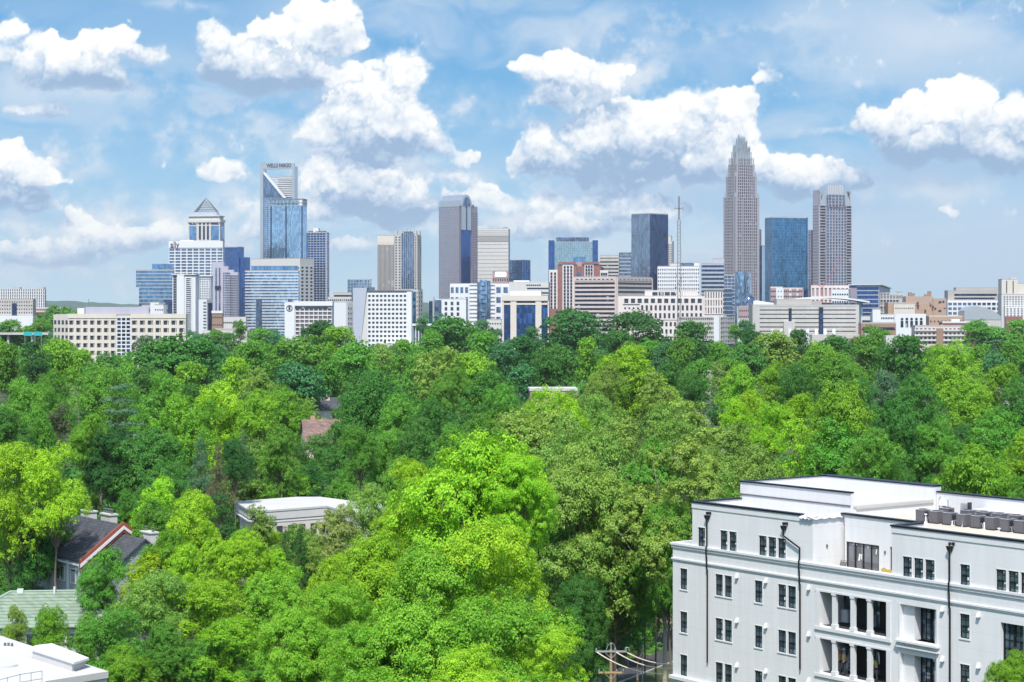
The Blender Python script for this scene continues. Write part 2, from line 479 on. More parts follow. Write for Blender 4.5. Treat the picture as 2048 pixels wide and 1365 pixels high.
def glass_mat(name, col, metal=.75, rough=.10, cell=(1.6, 4.0), var=.35, base_dark=None, lit=.0, spandrel=None):
    """reflective curtain wall; each pane a little different in tone and tilt, some with blinds;
    spandrel=(floor height, band height, colour): opaque bands between the storeys"""
    m, t, out = new_mat(name)
    tc = t.n('ShaderNodeTexCoord'); P = tc.outputs['Object']
    sp = t.n('ShaderNodeSeparateXYZ'); t.put(sp.inputs[0], P)
    u = t.m('FLOOR', t.m('DIVIDE', t.m('ADD', t.m('SUBTRACT', sp.outputs[0], sp.outputs[1]), .013), cell[0]))
    v = t.m('FLOOR', t.m('DIVIDE', t.m('ADD', sp.outputs[2], .013), cell[1]))
    cc = t.n('ShaderNodeCombineXYZ'); t.put(cc.inputs[0], u); t.put(cc.inputs[1], v)
    wn = t.n('ShaderNodeTexWhiteNoise', noise_dimensions='2D'); t.put(wn.inputs['Vector'], cc.outputs[0])
    big = t.noise(t.v('MULTIPLY', P, (1, 1, .8)), .03, 4, .6)
    f = t.m('ADD', t.m('MULTIPLY', t.m('SUBTRACT', wn.outputs['Value'], .5), var * 2), 1.0)
    f = t.m('ADD', f, t.m('MULTIPLY', t.m('SUBTRACT', big.outputs[0], .5), var * 2.4))
    c = t.v('MULTIPLY', (col[0], col[1], col[2]), _rep(t, f))
    if lit > 0:   # pale blinds drawn behind some panes
        c = t.mix(t.m('MULTIPLY', t.m('GREATER_THAN', wn.outputs['Value'], 1 - lit), .55), c, (.62, .66, .68, 1))
    b = t.n('ShaderNodeBsdfPrincipled')
    metal_f = metal
    if spandrel:
        fh, bh, sc = spandrel
        sb = t.m('LESS_THAN', t.m('MODULO', t.m('ADD', sp.outputs[2], 100 * fh), fh), bh)
        c = t.mix(sb, c, (sc[0], sc[1], sc[2], 1))
    t.put(b.inputs['Base Color'], c)
    b.inputs['Metallic'].default_value = metal
    b.inputs['Roughness'].default_value = rough
    # panes lean a little out of true, so reflections break up
    nv = t.v('MULTIPLY', t.v('SUBTRACT', wn.outputs['Color'], (.5, .5, .5)), (.05, .05, .05))
    geo = t.n('ShaderNodeNewGeometry')
    t.put(b.inputs['Normal'], t.v('NORMALIZE', t.v('ADD', geo.outputs['Normal'], nv)))
    t.put(out.inputs[0], b.outputs[0])
    return m
def plain_mat(name, col, rough=.6, metal=0.0, var=.08, scale=3.0):
    m, t, out = new_mat(name)
    tc = t.n('ShaderNodeTexCoord')
    n1 = t.noise(tc.outputs['Object'], scale, 4, .6)
    f = t.m('ADD', t.m('MULTIPLY', t.m('SUBTRACT', n1.outputs[0], .5), var * 2), 1.0)
    b = t.n('ShaderNodeBsdfPrincipled')
    t.put(b.inputs['Base Color'], t.v('MULTIPLY', (col[0], col[1], col[2]), _rep(t, f)))
    b.inputs['Roughness'].default_value = rough; b.inputs['Metallic'].default_value = metal
    t.put(out.inputs[0], b.outputs[0])
    return m
def roof_tile_mat(name, col, dz=.35, am=.45, axis=2, rough=.8, patch=.25):
    """courses of shingles or tiles laid up the slope, each with its own tone"""
    m, t, out = new_mat(name)
    tc = t.n('ShaderNodeTexCoord'); P = tc.outputs['Object']
    sp = t.n('ShaderNodeSeparateXYZ'); t.put(sp.inputs[0], P)
    row = t.m('DIVIDE', sp.outputs[2], dz); fr = t.m('FRACT', t.m('ADD', row, 100)); ri = t.m('FLOOR', row)
    col_i = t.m('FLOOR', t.m('ADD', t.m('MULTIPLY', t.m('ADD', sp.outputs[0], sp.outputs[1]), 1 / (dz * 1.6)), t.m('MULTIPLY', ri, .37)))
    cc = t.n('ShaderNodeCombineXYZ'); t.put(cc.inputs[0], col_i); t.put(cc.inputs[1], ri)
    wn = t.n('ShaderNodeTexWhiteNoise', noise_dimensions='2D'); t.put(wn.inputs['Vector'], cc.outputs[0])
    n1 = t.noise(P, .5, 5, .6)
    f = t.m('SUBTRACT', 1.0, t.m('MULTIPLY', t.m('LESS_THAN', fr, .28), am))
    f = t.m('ADD', f, t.m('MULTIPLY', t.m('SUBTRACT', wn.outputs['Value'], .5), patch * 2))
    f = t.m('ADD', f, t.m('MULTIPLY', t.m('SUBTRACT', n1.outputs[0], .5), .5))
    b = t.n('ShaderNodeBsdfPrincipled')
    t.put(b.inputs['Base Color'], t.v('MULTIPLY', (col[0], col[1], col[2]), _rep(t, f)))
    b.inputs['Roughness'].default_value = rough
    t.put(out.inputs[0], b.outputs[0])
    return m

M = {}
M['asphalt'] = wall_mat('asphalt', (.055, .057, .062), .9, .25, 0, .4)
M['white'] = wall_mat('white_paint', (.66, .675, .70), .7, .05, .05, .3)
M['offwhite'] = wall_mat('off_white_render', (.56, .555, .54), .8, .07, .07, .2)
M['cream'] = wall_mat('cream_precast_concrete', (.62, .57, .51), .85, .08, .08, .15)
M['stone'] = wall_mat('grey_stone', (.42, .40, .38), .85, .10, .10, .12)
M['concrete'] = wall_mat('pale_concrete', (.48, .47, .45), .85, .10, .12, .12)
M['dark_concrete'] = wall_mat('dark_concrete', (.20, .20, .21), .85, .10, .12, .12)
M['pink_granite'] = wall_mat('pink_granite', (.36, .26, .27), .6, .10, .05, .12)
M['pink_wall'] = wall_mat('pink_concrete', (.58, .49, .47), .85, .08, .08, .15)
M['red_brick'] = wall_mat('red_brick', (.26, .125, .115), .85, .12, .06, .2)
M['brown_brick'] = wall_mat('brown_brick', (.30, .20, .15), .85, .12, .06, .2)
M['tan_brick'] = wall_mat('tan_brick', (.43, .29, .21), .85, .12, .08, .2)
M['mauve_stone'] = wall_mat('mauve_granite', (.27, .25, .305), .6, .08, .06, .12)
M['lavender'] = wall_mat('lavender_metal_panel', (.44, .43, .52), .55, .06, .08, .15, lines=(3.2, 1.6, .12, .12))
M['steel'] = plain_mat('pale_steel', (.56, .59, .62), .35, .6, .08, .2)
M['silver'] = plain_mat('silver_cladding', (.62, .65, .68), .3, .75, .10, .1)
M['dark_metal'] = plain_mat('dark_metal', (.035, .037, .042), .5, .3)
M['mid_metal'] = plain_mat('grey_metal', (.16, .165, .17), .5, .4)
M['window'] = glass_mat('dark_window_glass', (.045, .06, .085), .25, .12, (2.0, 3.5), .5, lit=.10)
M['window_far'] = glass_mat('dark_far_window_glass', (.022, .036, .066), .15, .2, (2.4, 3.8), .5, lit=.04)
M['blue_glass'] = glass_mat('blue_curtain_glass', (.20, .36, .58), .85, .10, (1.6, 4.0), .28)
M['pale_blue_glass'] = glass_mat('pale_blue_curtain_glass', (.36, .54, .74), .85, .10, (1.6, 4.0), .25)
M['deep_blue_glass'] = glass_mat('deep_blue_curtain_glass', (.05, .13, .36), .75, .10, (1.6, 4.0), .25)
M['teal_glass'] = glass_mat('teal_curtain_glass', (.065, .20, .35), .85, .08, (1.6, 3.8), .40)
M['sea_glass'] = glass_mat('grey_green_curtain_glass', (.36, .54, .62), .8, .12, (1.8, 3.9), .18)
M['slate_glass'] = glass_mat('slate_curtain_glass', (.18, .25, .37), .8, .10, (1.8, 4.0), .4)
M['navy_glass'] = glass_mat('navy_curtain_glass', (.045, .08, .17), .7, .12, (1.8, 4.0), .4)
M['roof_white'] = wall_mat('white_roof_membrane', (.50, .50, .49), .8, .12, .0, .3, lines=(1000, 1.7, .05, .12))
M['roof_grey'] = wall_mat('grey_gravel_roof', (.36, .35, .34), .9, .12, .0, .25)
# ---------------------------------------------------------------- buildings of the skyline: helpers
class Bld:
    """a building seen corner-on: x0..xc its left face, xc..x1 its right face (photograph columns), near corner D metres off,
    left face turned phi degrees away from square-on. Local frame: near corner at the origin, left face along -X, right face along +Y."""
    def __init__(s, name, label, cat, x0, xc, x1, D, phi=8.0, depth=30.0, group=None):
        t0, tc, t1 = ((x - CX) / F for x in (x0, xc, x1))
        s.D = D; s.X = tc * D; s.phi = R(phi)
        c, sn = math.cos(s.phi), math.sin(s.phi)
        s.Wl = (s.X - t0 * D) / (c + t0 * sn) if x0 < xc else depth
        s.Wr = (t1 * D - s.X) / (sn - t1 * c) if x1 > xc and sn - t1 * c > .02 else depth
        s.o = thing(name, label, cat, (s.X, D, 0), -s.phi, group)
        s.W = {'A': s.Wl, 'B': s.Wr}
    def z(s, py, D=None):
        return CAMZ - (py - HY) * (D or s.D) / F
    def u(s, face, px):
        t = (px - CX) / F; c, sn = math.cos(s.phi), math.sin(s.phi)
        if face == 'A':
            return s.Wl - (s.X - t * s.D) / (c + t * sn)
        return (t * s.D - s.X) / (sn - t * c)
    def fb(s, mb, face, u0, u1, z0, z1, o0, o1):
        if face == 'A':
            mb.box(u0 - s.Wl, u1 - s.Wl, -o1, -o0, z0, z1)
        elif face == 'B':
            mb.box(o0, o1, u0, u1, z0, z1)
    def body(s, z0, z1, mat, name='wall', a0=None, a1=None, b0=0.0, b1=None, inset=0.0, roof='roof_grey'):
        """block standing from z0 to z1; a0..a1 along the left face, b0..b1 into the depth"""
        a0 = 0.0 if a0 is None else a0; a1 = s.Wl if a1 is None else a1; b1 = s.Wr if b1 is None else b1
        x0, x1, y0, y1 = a0 - s.Wl + inset, a1 - s.Wl - inset, b0 + inset, b1 - inset
        o = MB().box(x0, x1, y0, y1, z0, z1).build(name, mat, s.o)
        if roof:
            mb = MB(); p = .5 if s.D > 600 else .25
            h = .9
            mb.box(x0 + .01, x1 - .01, y0 + .01, y0 + p, z1, z1 + h).box(x0 + .01, x1 - .01, y1 - p, y1 - .01, z1, z1 + h)
            mb.box(x0 + .01, x0 + p, y0 + p, y1 - p, z1, z1 + h).box(x1 - p, x1 - .01, y0 + p, y1 - p, z1, z1 + h)
            mb.box(x0 + p, x1 - p, y0 + p, y1 - p, z1, z1 + .2)
            mb.build('roof', M[roof] if isinstance(roof, str) else roof, s.o)
        return o
    def bars(s, face, u0, u1, z0, z1, nx, nz, pw, sh, out, mat, name='facade_frame', o0=0.0, ends=True):
        """nx bays by nz storeys: piers pw wide and spandrels sh high standing out from the face"""
        mb = MB()
        if nx and pw:
            for i in range(nx + 1):
                if not ends and i in (0, nx): continue
                c = u0 + (u1 - u0) * i / nx
                s.fb(mb, face, max(u0, c - pw / 2), min(u1, c + pw / 2), z0, z1, o0, out)
        if nz and sh:
            for j in range(nz + 1):
                c = z0 + (z1 - z0) * j / nz
                s.fb(mb, face, u0 + .02, u1 - .02, max(z0 + .01, c - sh / 2), min(z1 - .01, c + sh / 2), o0, out - .06)
        return mb.build(name, mat, s.o)
    def wins(s, face, u0, u1, z0, z1, nx, nz, ww, wh, mat=None, name='window', out=.06, dz=0.0, single=None, skip=()):
        """nx by nz windows centred in their bays; separate parts while they show, one glazing part when they are too small"""
        mat = mat or M['window_far']
        cw, ch = (u1 - u0) / nx, (z1 - z0) / nz
        foreshort = math.cos(s.phi) if face == 'A' else math.sin(s.phi)
        big = ww * foreshort * F / s.D
        many = ((big < 4.2) if single is None else not single) and nx * nz > 100
        cells = [(i, j) for j in reversed(range(nz)) for i in range(nx) if (i, j) not in skip]
        indiv = [] if many else cells[:100]
        rest = cells if many else cells[100:]
        if indiv:
            mb = MB()
            if face == 'A': mb.box(-ww / 2, ww / 2, -out, .01, -wh / 2, wh / 2)
            else: mb.box(-.01, out, -ww / 2, ww / 2, -wh / 2, wh / 2)
            me = None
            for i, j in indiv:
                cu, cz = u0 + cw * (i + .5), z0 + ch * (j + .5) + dz
                loc = (cu - s.Wl, 0, cz) if face == 'A' else (0, cu, cz)
                if me is None:
                    o = mb.build(name, mat, s.o, loc); me = o.data
                else:
                    part(me, name, s.o, loc)
        if rest:
            mb = MB()
            for i, j in rest:
                cu, cz = u0 + cw * (i + .5), z0 + ch * (j + .5) + dz
                s.fb(mb, face, cu - ww / 2, cu + ww / 2, cz - wh / 2, cz + wh / 2, -.01, out)
            o = mb.build(name if indiv else 'glazing', mat, s.o)
            if len(rest) > 100: o["kind"] = "stuff"
    def punched(s, face, u0, u1, z0, z1, nx, nz, fw, fh, wall, win=None, deep=.4, single=None, name='facade_frame', dz=0.0, skip=()):
        cw, ch = (u1 - u0) / nx, (z1 - z0) / nz
        s.bars(face, u0, u1, z0, z1, nx, nz, cw * (1 - fw), ch * (1 - fh), deep, wall, name)
        s.wins(face, u0, u1, z0, z1, nx, nz, cw * fw + .02, ch * fh + .02, win, dz=0, single=single, skip=skip)
    def box(s, name, mat, face, u0, u1, z0, z1, o0, o1):
        mb = MB(); s.fb(mb, face, u0, u1, z0, z1, o0, o1); return mb.build(name, mat, s.o)
    def roofbox(s, name, mat, fu0, fu1, fv0, fv1, z0, z1):
        """plant room on the roof, in fractions of the plan"""
        return MB().box(-s.Wl * (1 - fu0), -s.Wl * (1 - fu1), s.Wr * fv0, s.Wr * fv1, z0, z1).build(name, mat, s.o)

FONT_CACHE = {}
def lettering(txt, size, mat, parent, loc, rot, name='lettering', extrude=.12, bold=.0, width=None):
    cu = bpy.data.curves.new(name, 'FONT')
    cu.body = txt; cu.size = size; cu.extrude = extrude; cu.offset = bold
    cu.align_x = 'CENTER'; cu.align_y = 'CENTER'
    o = bpy.data.objects.new(name, cu)
    COL.objects.link(o)
    bpy.context.view_layer.update()
    dg = bpy.context.evaluated_depsgraph_get()
    me = bpy.data.meshes.new_from_object(o.evaluated_get(dg))
    bpy.data.objects.remove(o)
    me.materials.clear(); me.materials.append(mat)
    if width:
        xs = [v.co.x for v in me.vertices]; k = width / (max(xs) - min(xs))
        for v in me.vertices: v.co.x *= k
    o = bpy.data.objects.new(name, me)
    COL.objects.link(o)
    o.parent = parent; o.location = loc; o.rotation_euler = rot
    return o
# ---------------------------------------------------------------- ground, hills, streets
def ground_mat():
    m, t, out = new_mat('grass_and_soil')
    tc = t.n('ShaderNodeTexCoord'); P = tc.outputs['Object']
    n1 = t.noise(P, .05, 6, .65); n2 = t.noise(P, 1.5, 5, .7)
    c = t.mix(t.smooth(n1.outputs[0], .38, .62), (.035, .06, .018, 1), (.07, .075, .03, 1))
    c = t.mix(t.m('MULTIPLY', t.smooth(n2.outputs[0], .45, .7), .6), c, (.05, .085, .02, 1))
    b = t.n('ShaderNodeBsdfPrincipled'); t.put(b.inputs['Base Color'], c); b.inputs['Roughness'].default_value = .95
    t.put(out.inputs[0], b.outputs[0]); return m
M['ground'] = ground_mat()
o = add_mesh('ground', [(-12000, -400, 0), (12000, -400, 0), (12000, 12000, 0), (-12000, 12000, 0)], [(0, 1, 2, 3)], M['ground']); o["kind"] = "structure"
o["label"] = "dark grassy ground under the trees"
def hills():
    m, t, out = new_mat('wooded_hills')
    tc = t.n('ShaderNodeTexCoord'); P = tc.outputs['Object']
    n1 = t.noise(P, .012, 6, .7)
    c = t.mix(t.smooth(n1.outputs[0], .35, .65), (.03, .065, .05, 1), (.06, .11, .07, 1))  # bluish base colour carries part of the haze
    b = t.n('ShaderNodeBsdfPrincipled'); t.put(b.inputs['Base Color'], c); b.inputs['Roughness'].default_value = 1
    t.put(out.inputs[0], b.outputs[0])
    rng = np.random.RandomState(3)
    for Y, hh, seed in ((4600, 26, 1), (5800, 36, 2), (7200, 54, 3)):
        n = 260; xs = np.linspace(-Y * .55, Y * .55, n)
        h = hh * (.55 + .5 * np.interp(xs, np.linspace(-Y * .55, Y * .55, 26), rng.rand(26)) + .10 * rng.rand(n))
        rows = [(0, 0.0), (350, .55), (700, .9), (1000, 1.0), (1700, .3), (2300, 0.0)]
        co = np.array([[x, Y + dy, k * h_ * (1 + .08 * math.sin(x * .01 + dy))] for dy, k in rows for x, h_ in zip(xs, h)])
        idx = np.arange(n * len(rows)).reshape(len(rows), n)
        q = np.stack([idx[:-1, :-1], idx[:-1, 1:], idx[1:, 1:], idx[1:, :-1]], -1).reshape(-1, 4)
        o = np_mesh('hills', co, q, m, smooth=True); o["kind"] = "structure"; o["label"] = ["nearest low wooded hills", "middle ridge of wooded hills", "farthest blue wooded hills"][seed - 1] + " on the horizon"
hills()
# street and parking court at the left of the white apartment building
def at(px, py, z=0.0, D=None):
    """the point seen at a column and row of the photograph: on the level z, or D metres off"""
    if D is None:
        D = (CAMZ - z) * F / (py - HY)
    return Vector(((px - CX) / F * D, D, CAMZ - (py - HY) * D / F))
def sheet(name, pts, z, mat, label):
    o = add_mesh(name, [(x, y, z) for x, y in pts], [tuple(range(len(pts)))], mat); o["kind"] = "structure"; o["label"] = label; return o
sd_ = Vector((.48, .877)); sn_ = Vector((.877, -.48)); sc0 = Vector((12.5, 217.0))
def band(a0, a1, w0, w1):
    return [tuple(sc0 + sd_ * a0 + sn_ * w0), tuple(sc0 + sd_ * a0 + sn_ * w1), tuple(sc0 + sd_ * a1 + sn_ * w1), tuple(sc0 + sd_ * a1 + sn_ * w0)]
sheet('street', band(-120, 150, -4.5, 4.5), .012, M['asphalt'], 'grey asphalt street seen between trees left of the white apartment building')
M['kerb'] = wall_mat('kerb_concrete', (.42, .40, .37), .9, .1, 0, .5)
M['bare_earth'] = wall_mat('pale_bare_earth', (.34, .28, .20), .95, .25, 0, .5)
sheet('dirt_patch', [(14, 246), (24, 240), (34, 262), (22, 268), (13, 258)], .008, M['bare_earth'], 'pale bare earth beyond the street near the white apartment building')
mb = MB()
for w_ in (-4.65, 4.5):
    p = band(-120, 150, w_, w_ + .15)
    mb.hexa([(x, y, 0) for x, y in p], [(x, y, .13) for x, y in p])
o = mb.build('kerb', M['kerb']); o["kind"] = "structure"; o["label"] = "concrete kerbs along the street"
# ---------------------------------------------------------------- the skyline, left to right
V, CUT = M['window_far'], M['window']
# far left apartments
b = Bld('apartment_block', 'apartment block with vertical white fins, rear and taller one at the far left edge', 'apartment block', -60, 90, 92, 2350, 6, 25)
b.body(0, b.z(580), M['mid_metal'])
b.bars('A', b.u('A', -60), b.Wl, 30, b.z(578), 34, 8, 1.2, .5, .5, M['white'])
for px in (30, 78): b.box('roof_hut', M['stone'], 'A', b.u('A', px - 8), b.u('A', px + 8), b.z(580), b.z(575), -9, -3)
b = Bld('apartment_block', 'grey apartment block with dark stairwell strip at the far left edge, lower and in front', 'apartment block', -60, 66, 72, 2150, 6, 25)
b.body(0, b.z(600), M['stone'])
b.punched('A', 0, b.Wl, 8, b.z(601), 26, 9, .45, .4, M['stone'], V)
b.box('stairwell_glazing', M['navy_glass'], 'A', b.u('A', 24), b.u('A', 34), 8, b.z(607), .3, .6)
b.box('podium', M['white'], 'A', b.u('A', -30), b.u('A', 71), 0, b.z(632), .6, 8)
b = Bld('low_warehouse', 'low brown building with white roof edge behind the far left apartments', 'building', 70, 122, 124, 2300, 6, 40)
b.body(0, b.z(617), M['brown_brick'], roof='roof_white')
b.bars('A', 0, b.Wl, b.z(624), b.z(616), 0, 1, 0, 2.0, .4, M['white'])
b.wins('A', 0, b.Wl, 4, b.z(620), 14, 3, 2.2, 2.0)
# beige office
b = Bld('office_building', 'beige concrete office building with square windows and lilac roof plant, left above the trees', 'office building', 137, 372, 375, 1035, 3, 24)
zt = b.z(632); nf = 7; z0 = zt - 1.6 - 3.95 * 7
b.body(0, zt, M['cream'], roof='roof_grey')
uL, uR = b.u('A', 234), b.u('A', 262)
for (a0, a1, n) in ((0, uL, 7), (uR, b.Wl, 7)):
    b.punched('A', a0, a1, z0, zt - 1.6, n, nf, .66, .56, M['cream'], CUT, deep=.7, single=True)
mb = MB()
for (a0, a1, n) in ((0, uL, 7), (uR, b.Wl, 7)):
    for i in range(n):
        for j in range(nf):
            cu = a0 + (a1 - a0) * (i + .5) / n; cz = z0 + 3.95 * (j + .5)
            b.fb(mb, 'A', cu + .62, cu + .95, cz - 1.1, cz + 1.1, .05, .4)
mb.build('window_mullion', M['cream'], b.o)
b.box('cornice', M['cream'], 'A', -.3, uL, zt - 1.3, zt + 1.0, 0, .9)
b.box('cornice', M['cream'], 'A', uR, b.Wl + .2, zt - 1.3, zt + 1.0, 0, .9)
b.box('stair_glazing', M['navy_glass'], 'A', uL + .05, uR - .05, z0, zt - .8, .02, .5)
b.bars('A', uL + .05, uR - .05, z0, zt - .8, 3, nf * 2, .55, .6, .8, M['white'], 'stair_glazing_frame', .5)
mb = MB(); c = math.cos(R(42)); sn = math.sin(R(42)); wd = 14.5        # canted left wing
mb.prism([(-b.Wl, 0), (-b.Wl, 20), (-b.Wl - wd * c, 20), (-b.Wl - wd * c, wd * sn)], 0, zt + .6)
mb.build('canted_wing', M['cream'], b.o)
wm = MB()
def slab(mb, p, q, z0_, z1_, th, off=0.0):
    """upright slab standing on the line p-q, th thick towards its right-hand side"""
    d = Vector((q[0] - p[0], q[1] - p[1])).normalized(); n = Vector((d.y, -d.x))
    a = [Vector(p) + n * off, Vector(q) + n * off, Vector(q) + n * (off + th), Vector(p) + n * (off + th)]
    mb.hexa([(v.x, v.y, z0_) for v in a][::-1], [(v.x, v.y, z1_) for v in a][::-1])
for j in range(nf):
    for i in range(4):
        f0, f1 = (i + .22) / 4, (i + .80) / 4
        P0 = (-b.Wl - wd * c, wd * sn); P1 = (-b.Wl, 0)
        p = (P0[0] + (P1[0] - P0[0]) * f0, P0[1] + (P1[1] - P0[1]) * f0); q = (P0[0] + (P1[0] - P0[0]) * f1, P0[1] + (P1[1] - P0[1]) * f1)
        one = MB(); slab(one, p, q, z0 + 3.95 * (j + .25), z0 + 3.95 * (j + .8), .06)
        one.build('window', CUT, b.o)
b.roofbox('roof_plant_screen', M['lavender'], .14, .68, .25, .75, zt, zt + 4.6)
b.roofbox('roof_hut', M['white'], .07, .13, .35, .6, zt, zt + 4.0)
# glass bands, left of the white condominium
b = Bld('office_building', 'leftmost blue glass office, pale horizontal bands and overhanging upper part', 'office building', 272, 347, 349, 2300, 10, 40)
b.body(0, b.z(575), M['blue_glass'], 'curtain_wall', a0=b.u('A', 278), roof=None)
b.body(b.z(575), b.z(541), M['blue_glass'], 'upper_curtain_wall', roof='roof_grey')
b.bars('A', 0, b.Wl, b.z(575), b.z(541), 0, 5, 0, 1.1, .6, M['steel'])
b.bars('A', b.u('A', 278), b.Wl, 4, b.z(575), 0, 12, 0, 1.0, .6, M['steel'])
b.roofbox('glazed_plant_room', M['blue_glass'], .42, .98, .2, .8, b.z(541), b.z(528))
b.box('blank_panel', M['navy_glass'], 'A', b.u('A', 327), b.Wl, 4, b.z(600), .6, .9)
# pyramid tower
b = Bld('pyramid_tower', 'stone tower with blue glass bays and open lattice pyramid on top', 'tower', 376, 440, 449, 2720, 14, 30)
b.body(0, b.z(445), M['offwhite'], roof=None)
zb, zt = b.z(482), b.z(437)
u0, u1 = b.u('A', 379), b.u('A', 395)
for pa, pb in ((379, 393), (422, 438)):
    b.box('blue_glass_bay', M['blue_glass'], 'A', b.u('A', pa), b.u('A', pb), zb + 2, b.z(452), .05, .7)
    b.box('upper_window', V, 'A', b.u('A', pa), b.u('A', pb), b.z(449), b.z(442), .05, .5)
for pa in (398, 406, 414):
    b.box('tall_window', V, 'A', b.u('A', pa), b.u('A', pa + 4), zb + 2, b.z(452), .05, .5)
    b.box('upper_window', V, 'A', b.u('A', pa), b.u('A', pa + 4), b.z(449), b.z(442), .05, .5)
b.box('blue_glass_bay', M['blue_glass'], 'B', b.Wr * .2, b.Wr * .8, zb + 2, b.z(452), .05, .6)
MB().box(-b.Wl - 1, 1, -1, b.Wr + 1, b.z(445), b.z(440)).box(-b.Wl + 1, -1, 1, b.Wr - 1, b.z(440), b.z(433)).box(-b.Wl - .6, .6, -.6, b.Wr + .6, b.z(433), b.z(431.5)).build('cornice', M['offwhite'], b.o)
MB().box(-b.Wl - .4, .4, -.4, b.Wr + .4, b.z(484), b.z(481)).build('ledge', M['offwhite'], b.o)
zc0, zc1, zp = b.z(431.5), b.z(424), b.z(395)
cx_, cy_ = -b.Wl / 2, b.Wr / 2
def frustum(mb, hx0, hy0, hx1, hy1, z0_, z1_, cx=0.0, cy=0.0):
    mb.hexa([(cx - hx0, cy - hy0, z0_), (cx + hx0, cy - hy0, z0_), (cx + hx0, cy + hy0, z0_), (cx - hx0, cy + hy0, z0_)],
            [(cx - hx1, cy - hy1, z1_), (cx + hx1, cy - hy1, z1_), (cx + hx1, cy + hy1, z1_), (cx - hx1, cy + hy1, z1_)])
mb = MB(); hx = b.Wl * .40; hy = b.Wr * .40
frustum(mb, hx, hy, hx * .86, hy * .86, zc0, zc1, cx_, cy_); mb.build('stepped_base', M['steel'], b.o)
mb = MB(); hx *= .84; hy *= .84
apex = (cx_, cy_, zp)
cs = [(cx_ - hx, cy_ - hy), (cx_ + hx, cy_ - hy), (cx_ + hx, cy_ + hy), (cx_ - hx, cy_ + hy)]
for i in range(4):
    p, q = cs[i], cs[(i + 1) % 4]
    mb.tube((*p, zc1), apex, .42, .3, 5)
    n = 6
    for k in range(n):
        f = k / n
        P0 = Vector((*p, zc1)).lerp(Vector(apex), f); Q0 = Vector((*q, zc1)).lerp(Vector(apex), f)
        mb.tube(P0, Q0, .22, .22, 4)
        for g in range(1, n - k):
            A_ = P0.lerp(Q0, g / (n - k)); B1 = Vector((*p, zc1)).lerp(Vector(apex), (k + 1) / n); B2 = Vector((*q, zc1)).lerp(Vector(apex), (k + 1) / n)
            m_ = n - k - 1
            if m_ > 0:
                mb.tube(A_, B1.lerp(B2, min(1, g / m_)), .16, .16, 4); mb.tube(A_, B1.lerp(B2, max(0, (g - 1) / m_)), .16, .16, 4)
mb.build('lattice_pyramid', M['mid_metal'], b.o)
b = Bld('office_tower', 'white gridded office block below the lattice pyramid with a purple word on its top band', 'office tower', 338, 446, 449, 2500, 4, 30)
b.body(0, b.z(484), M['white'], roof='roof_white')
b.punched('A', 0, b.Wl, b.z(612), b.z(497), 9, 19, .84, .70, M['white'], M['slate_glass'], deep=.5, single=False)
b.box('white_top_band', M['white'], 'A', -.2, b.Wl, b.z(496), b.z(483), 0, 1.0)
b.roofbox('roof_hut', M['white'], .2, .45, .3, .7, b.z(484), b.z(480))
M['purple_sign'] = plain_mat('dark_purple_letters', (.05, .02, .05), .5)
lettering('ally', 10.5, M['purple_sign'], b.o, (b.u('A', 350) - b.Wl, -1.3, b.z(490)), (R(90), 0, 0), 'sign_lettering', .2, .05, 11.0)
# deep blue glass behind
b = Bld('office_tower', 'deep blue glass tower to the right of the white gridded block', 'office tower', 447, 478, 488, 2620, 20, 30)
b.body(0, b.z(495), M['deep_blue_glass'], 'curtain_wall')
b.bars('A', 0, b.Wl, 20, b.z(496), 0, 32, 0, .5, .25, M['slate_glass'])
b.body(0, b.z(515), M['deep_blue_glass'], 'lower_curtain_wall', a0=b.Wl, a1=b.Wl + 9, b0=2, roof=None)
# lavender condominium
b = Bld('condominium_tower', 'pale lilac condominium stepping down to the right in front of the deep blue glass tower', 'apartment block', 414, 474, 477, 2150, 6, 24)
steps = [(414, 424, 552), (424, 447, 524), (447, 456, 533), (456, 467, 540), (467, 476, 545)]
for i, (pa, pb, py) in enumerate(steps):
    b.body(0, b.z(py), M['lavender'], 'wall', a0=b.u('A', pa), a1=b.u('A', pb) - .05, b0=.4 * (i % 2), roof=None)
b.bars('A', b.u('A', 446), b.u('A', 460), 5, b.z(545), 4, 26, .4, .5, .5, M['lavender'])
b.wins('A', b.u('A', 446), b.u('A', 460), 5, b.z(545), 5, 26, 1.0, 1.7, M['slate_glass'], out=.5)
b.wins('A', b.u('A', 460), b.u('A', 476), 5, b.z(550), 4, 25, 1.3, 1.7, V, out=.5)
for pa in (431, 438):
    b.box('tall_window_strip', M['slate_glass'], 'A', b.u('A', pa), b.u('A', pa + 2.6), 16, b.z(536), .05, .6)
b.box('sky_terrace', V, 'A', b.u('A', 430), b.u('A', 442), b.z(579), b.z(572), .3, .7)
b.wins('A', b.u('A', 414), b.u('A', 424), 5, b.z(556), 3, 22, 1.2, 1.6, V)
# white condominium
b = Bld('condominium_tower', 'bright white condominium with columns of dark windows, in front of the white gridded block', 'apartment block', 345, 391, 399, 1980, 12, 22)
b.body(0, b.z(552), M['white'])
b.box('balcony_window_column', CUT, 'A', b.u('A', 371), b.u('A', 384), 12, b.z(556), .05, .35)
b.bars('A', b.u('A', 371), b.u('A', 384), 12, b.z(556), 1, 27, 1.6, .7, .8, M['white'])
b.wins('A', b.u('A', 346), b.u('A', 354), 12, b.z(552), 1, 22, 3.6, 2.2, CUT, single=False)
b.box('white_fin', M['white'], 'A', b.u('A', 355), b.u('A', 369), 0, b.z(548), 0, 1.2)
MB().box(-b.Wl - .8, .8, -1.4, b.Wr, b.z(552) + .95, b.z(552) + 1.6).build('roof_slab', M['white'], b.o)
b = Bld('condominium_tower', 'white balconied condominium immediately right of the bright white one', 'apartment block', 399, 421, 426, 2040, 12, 22)
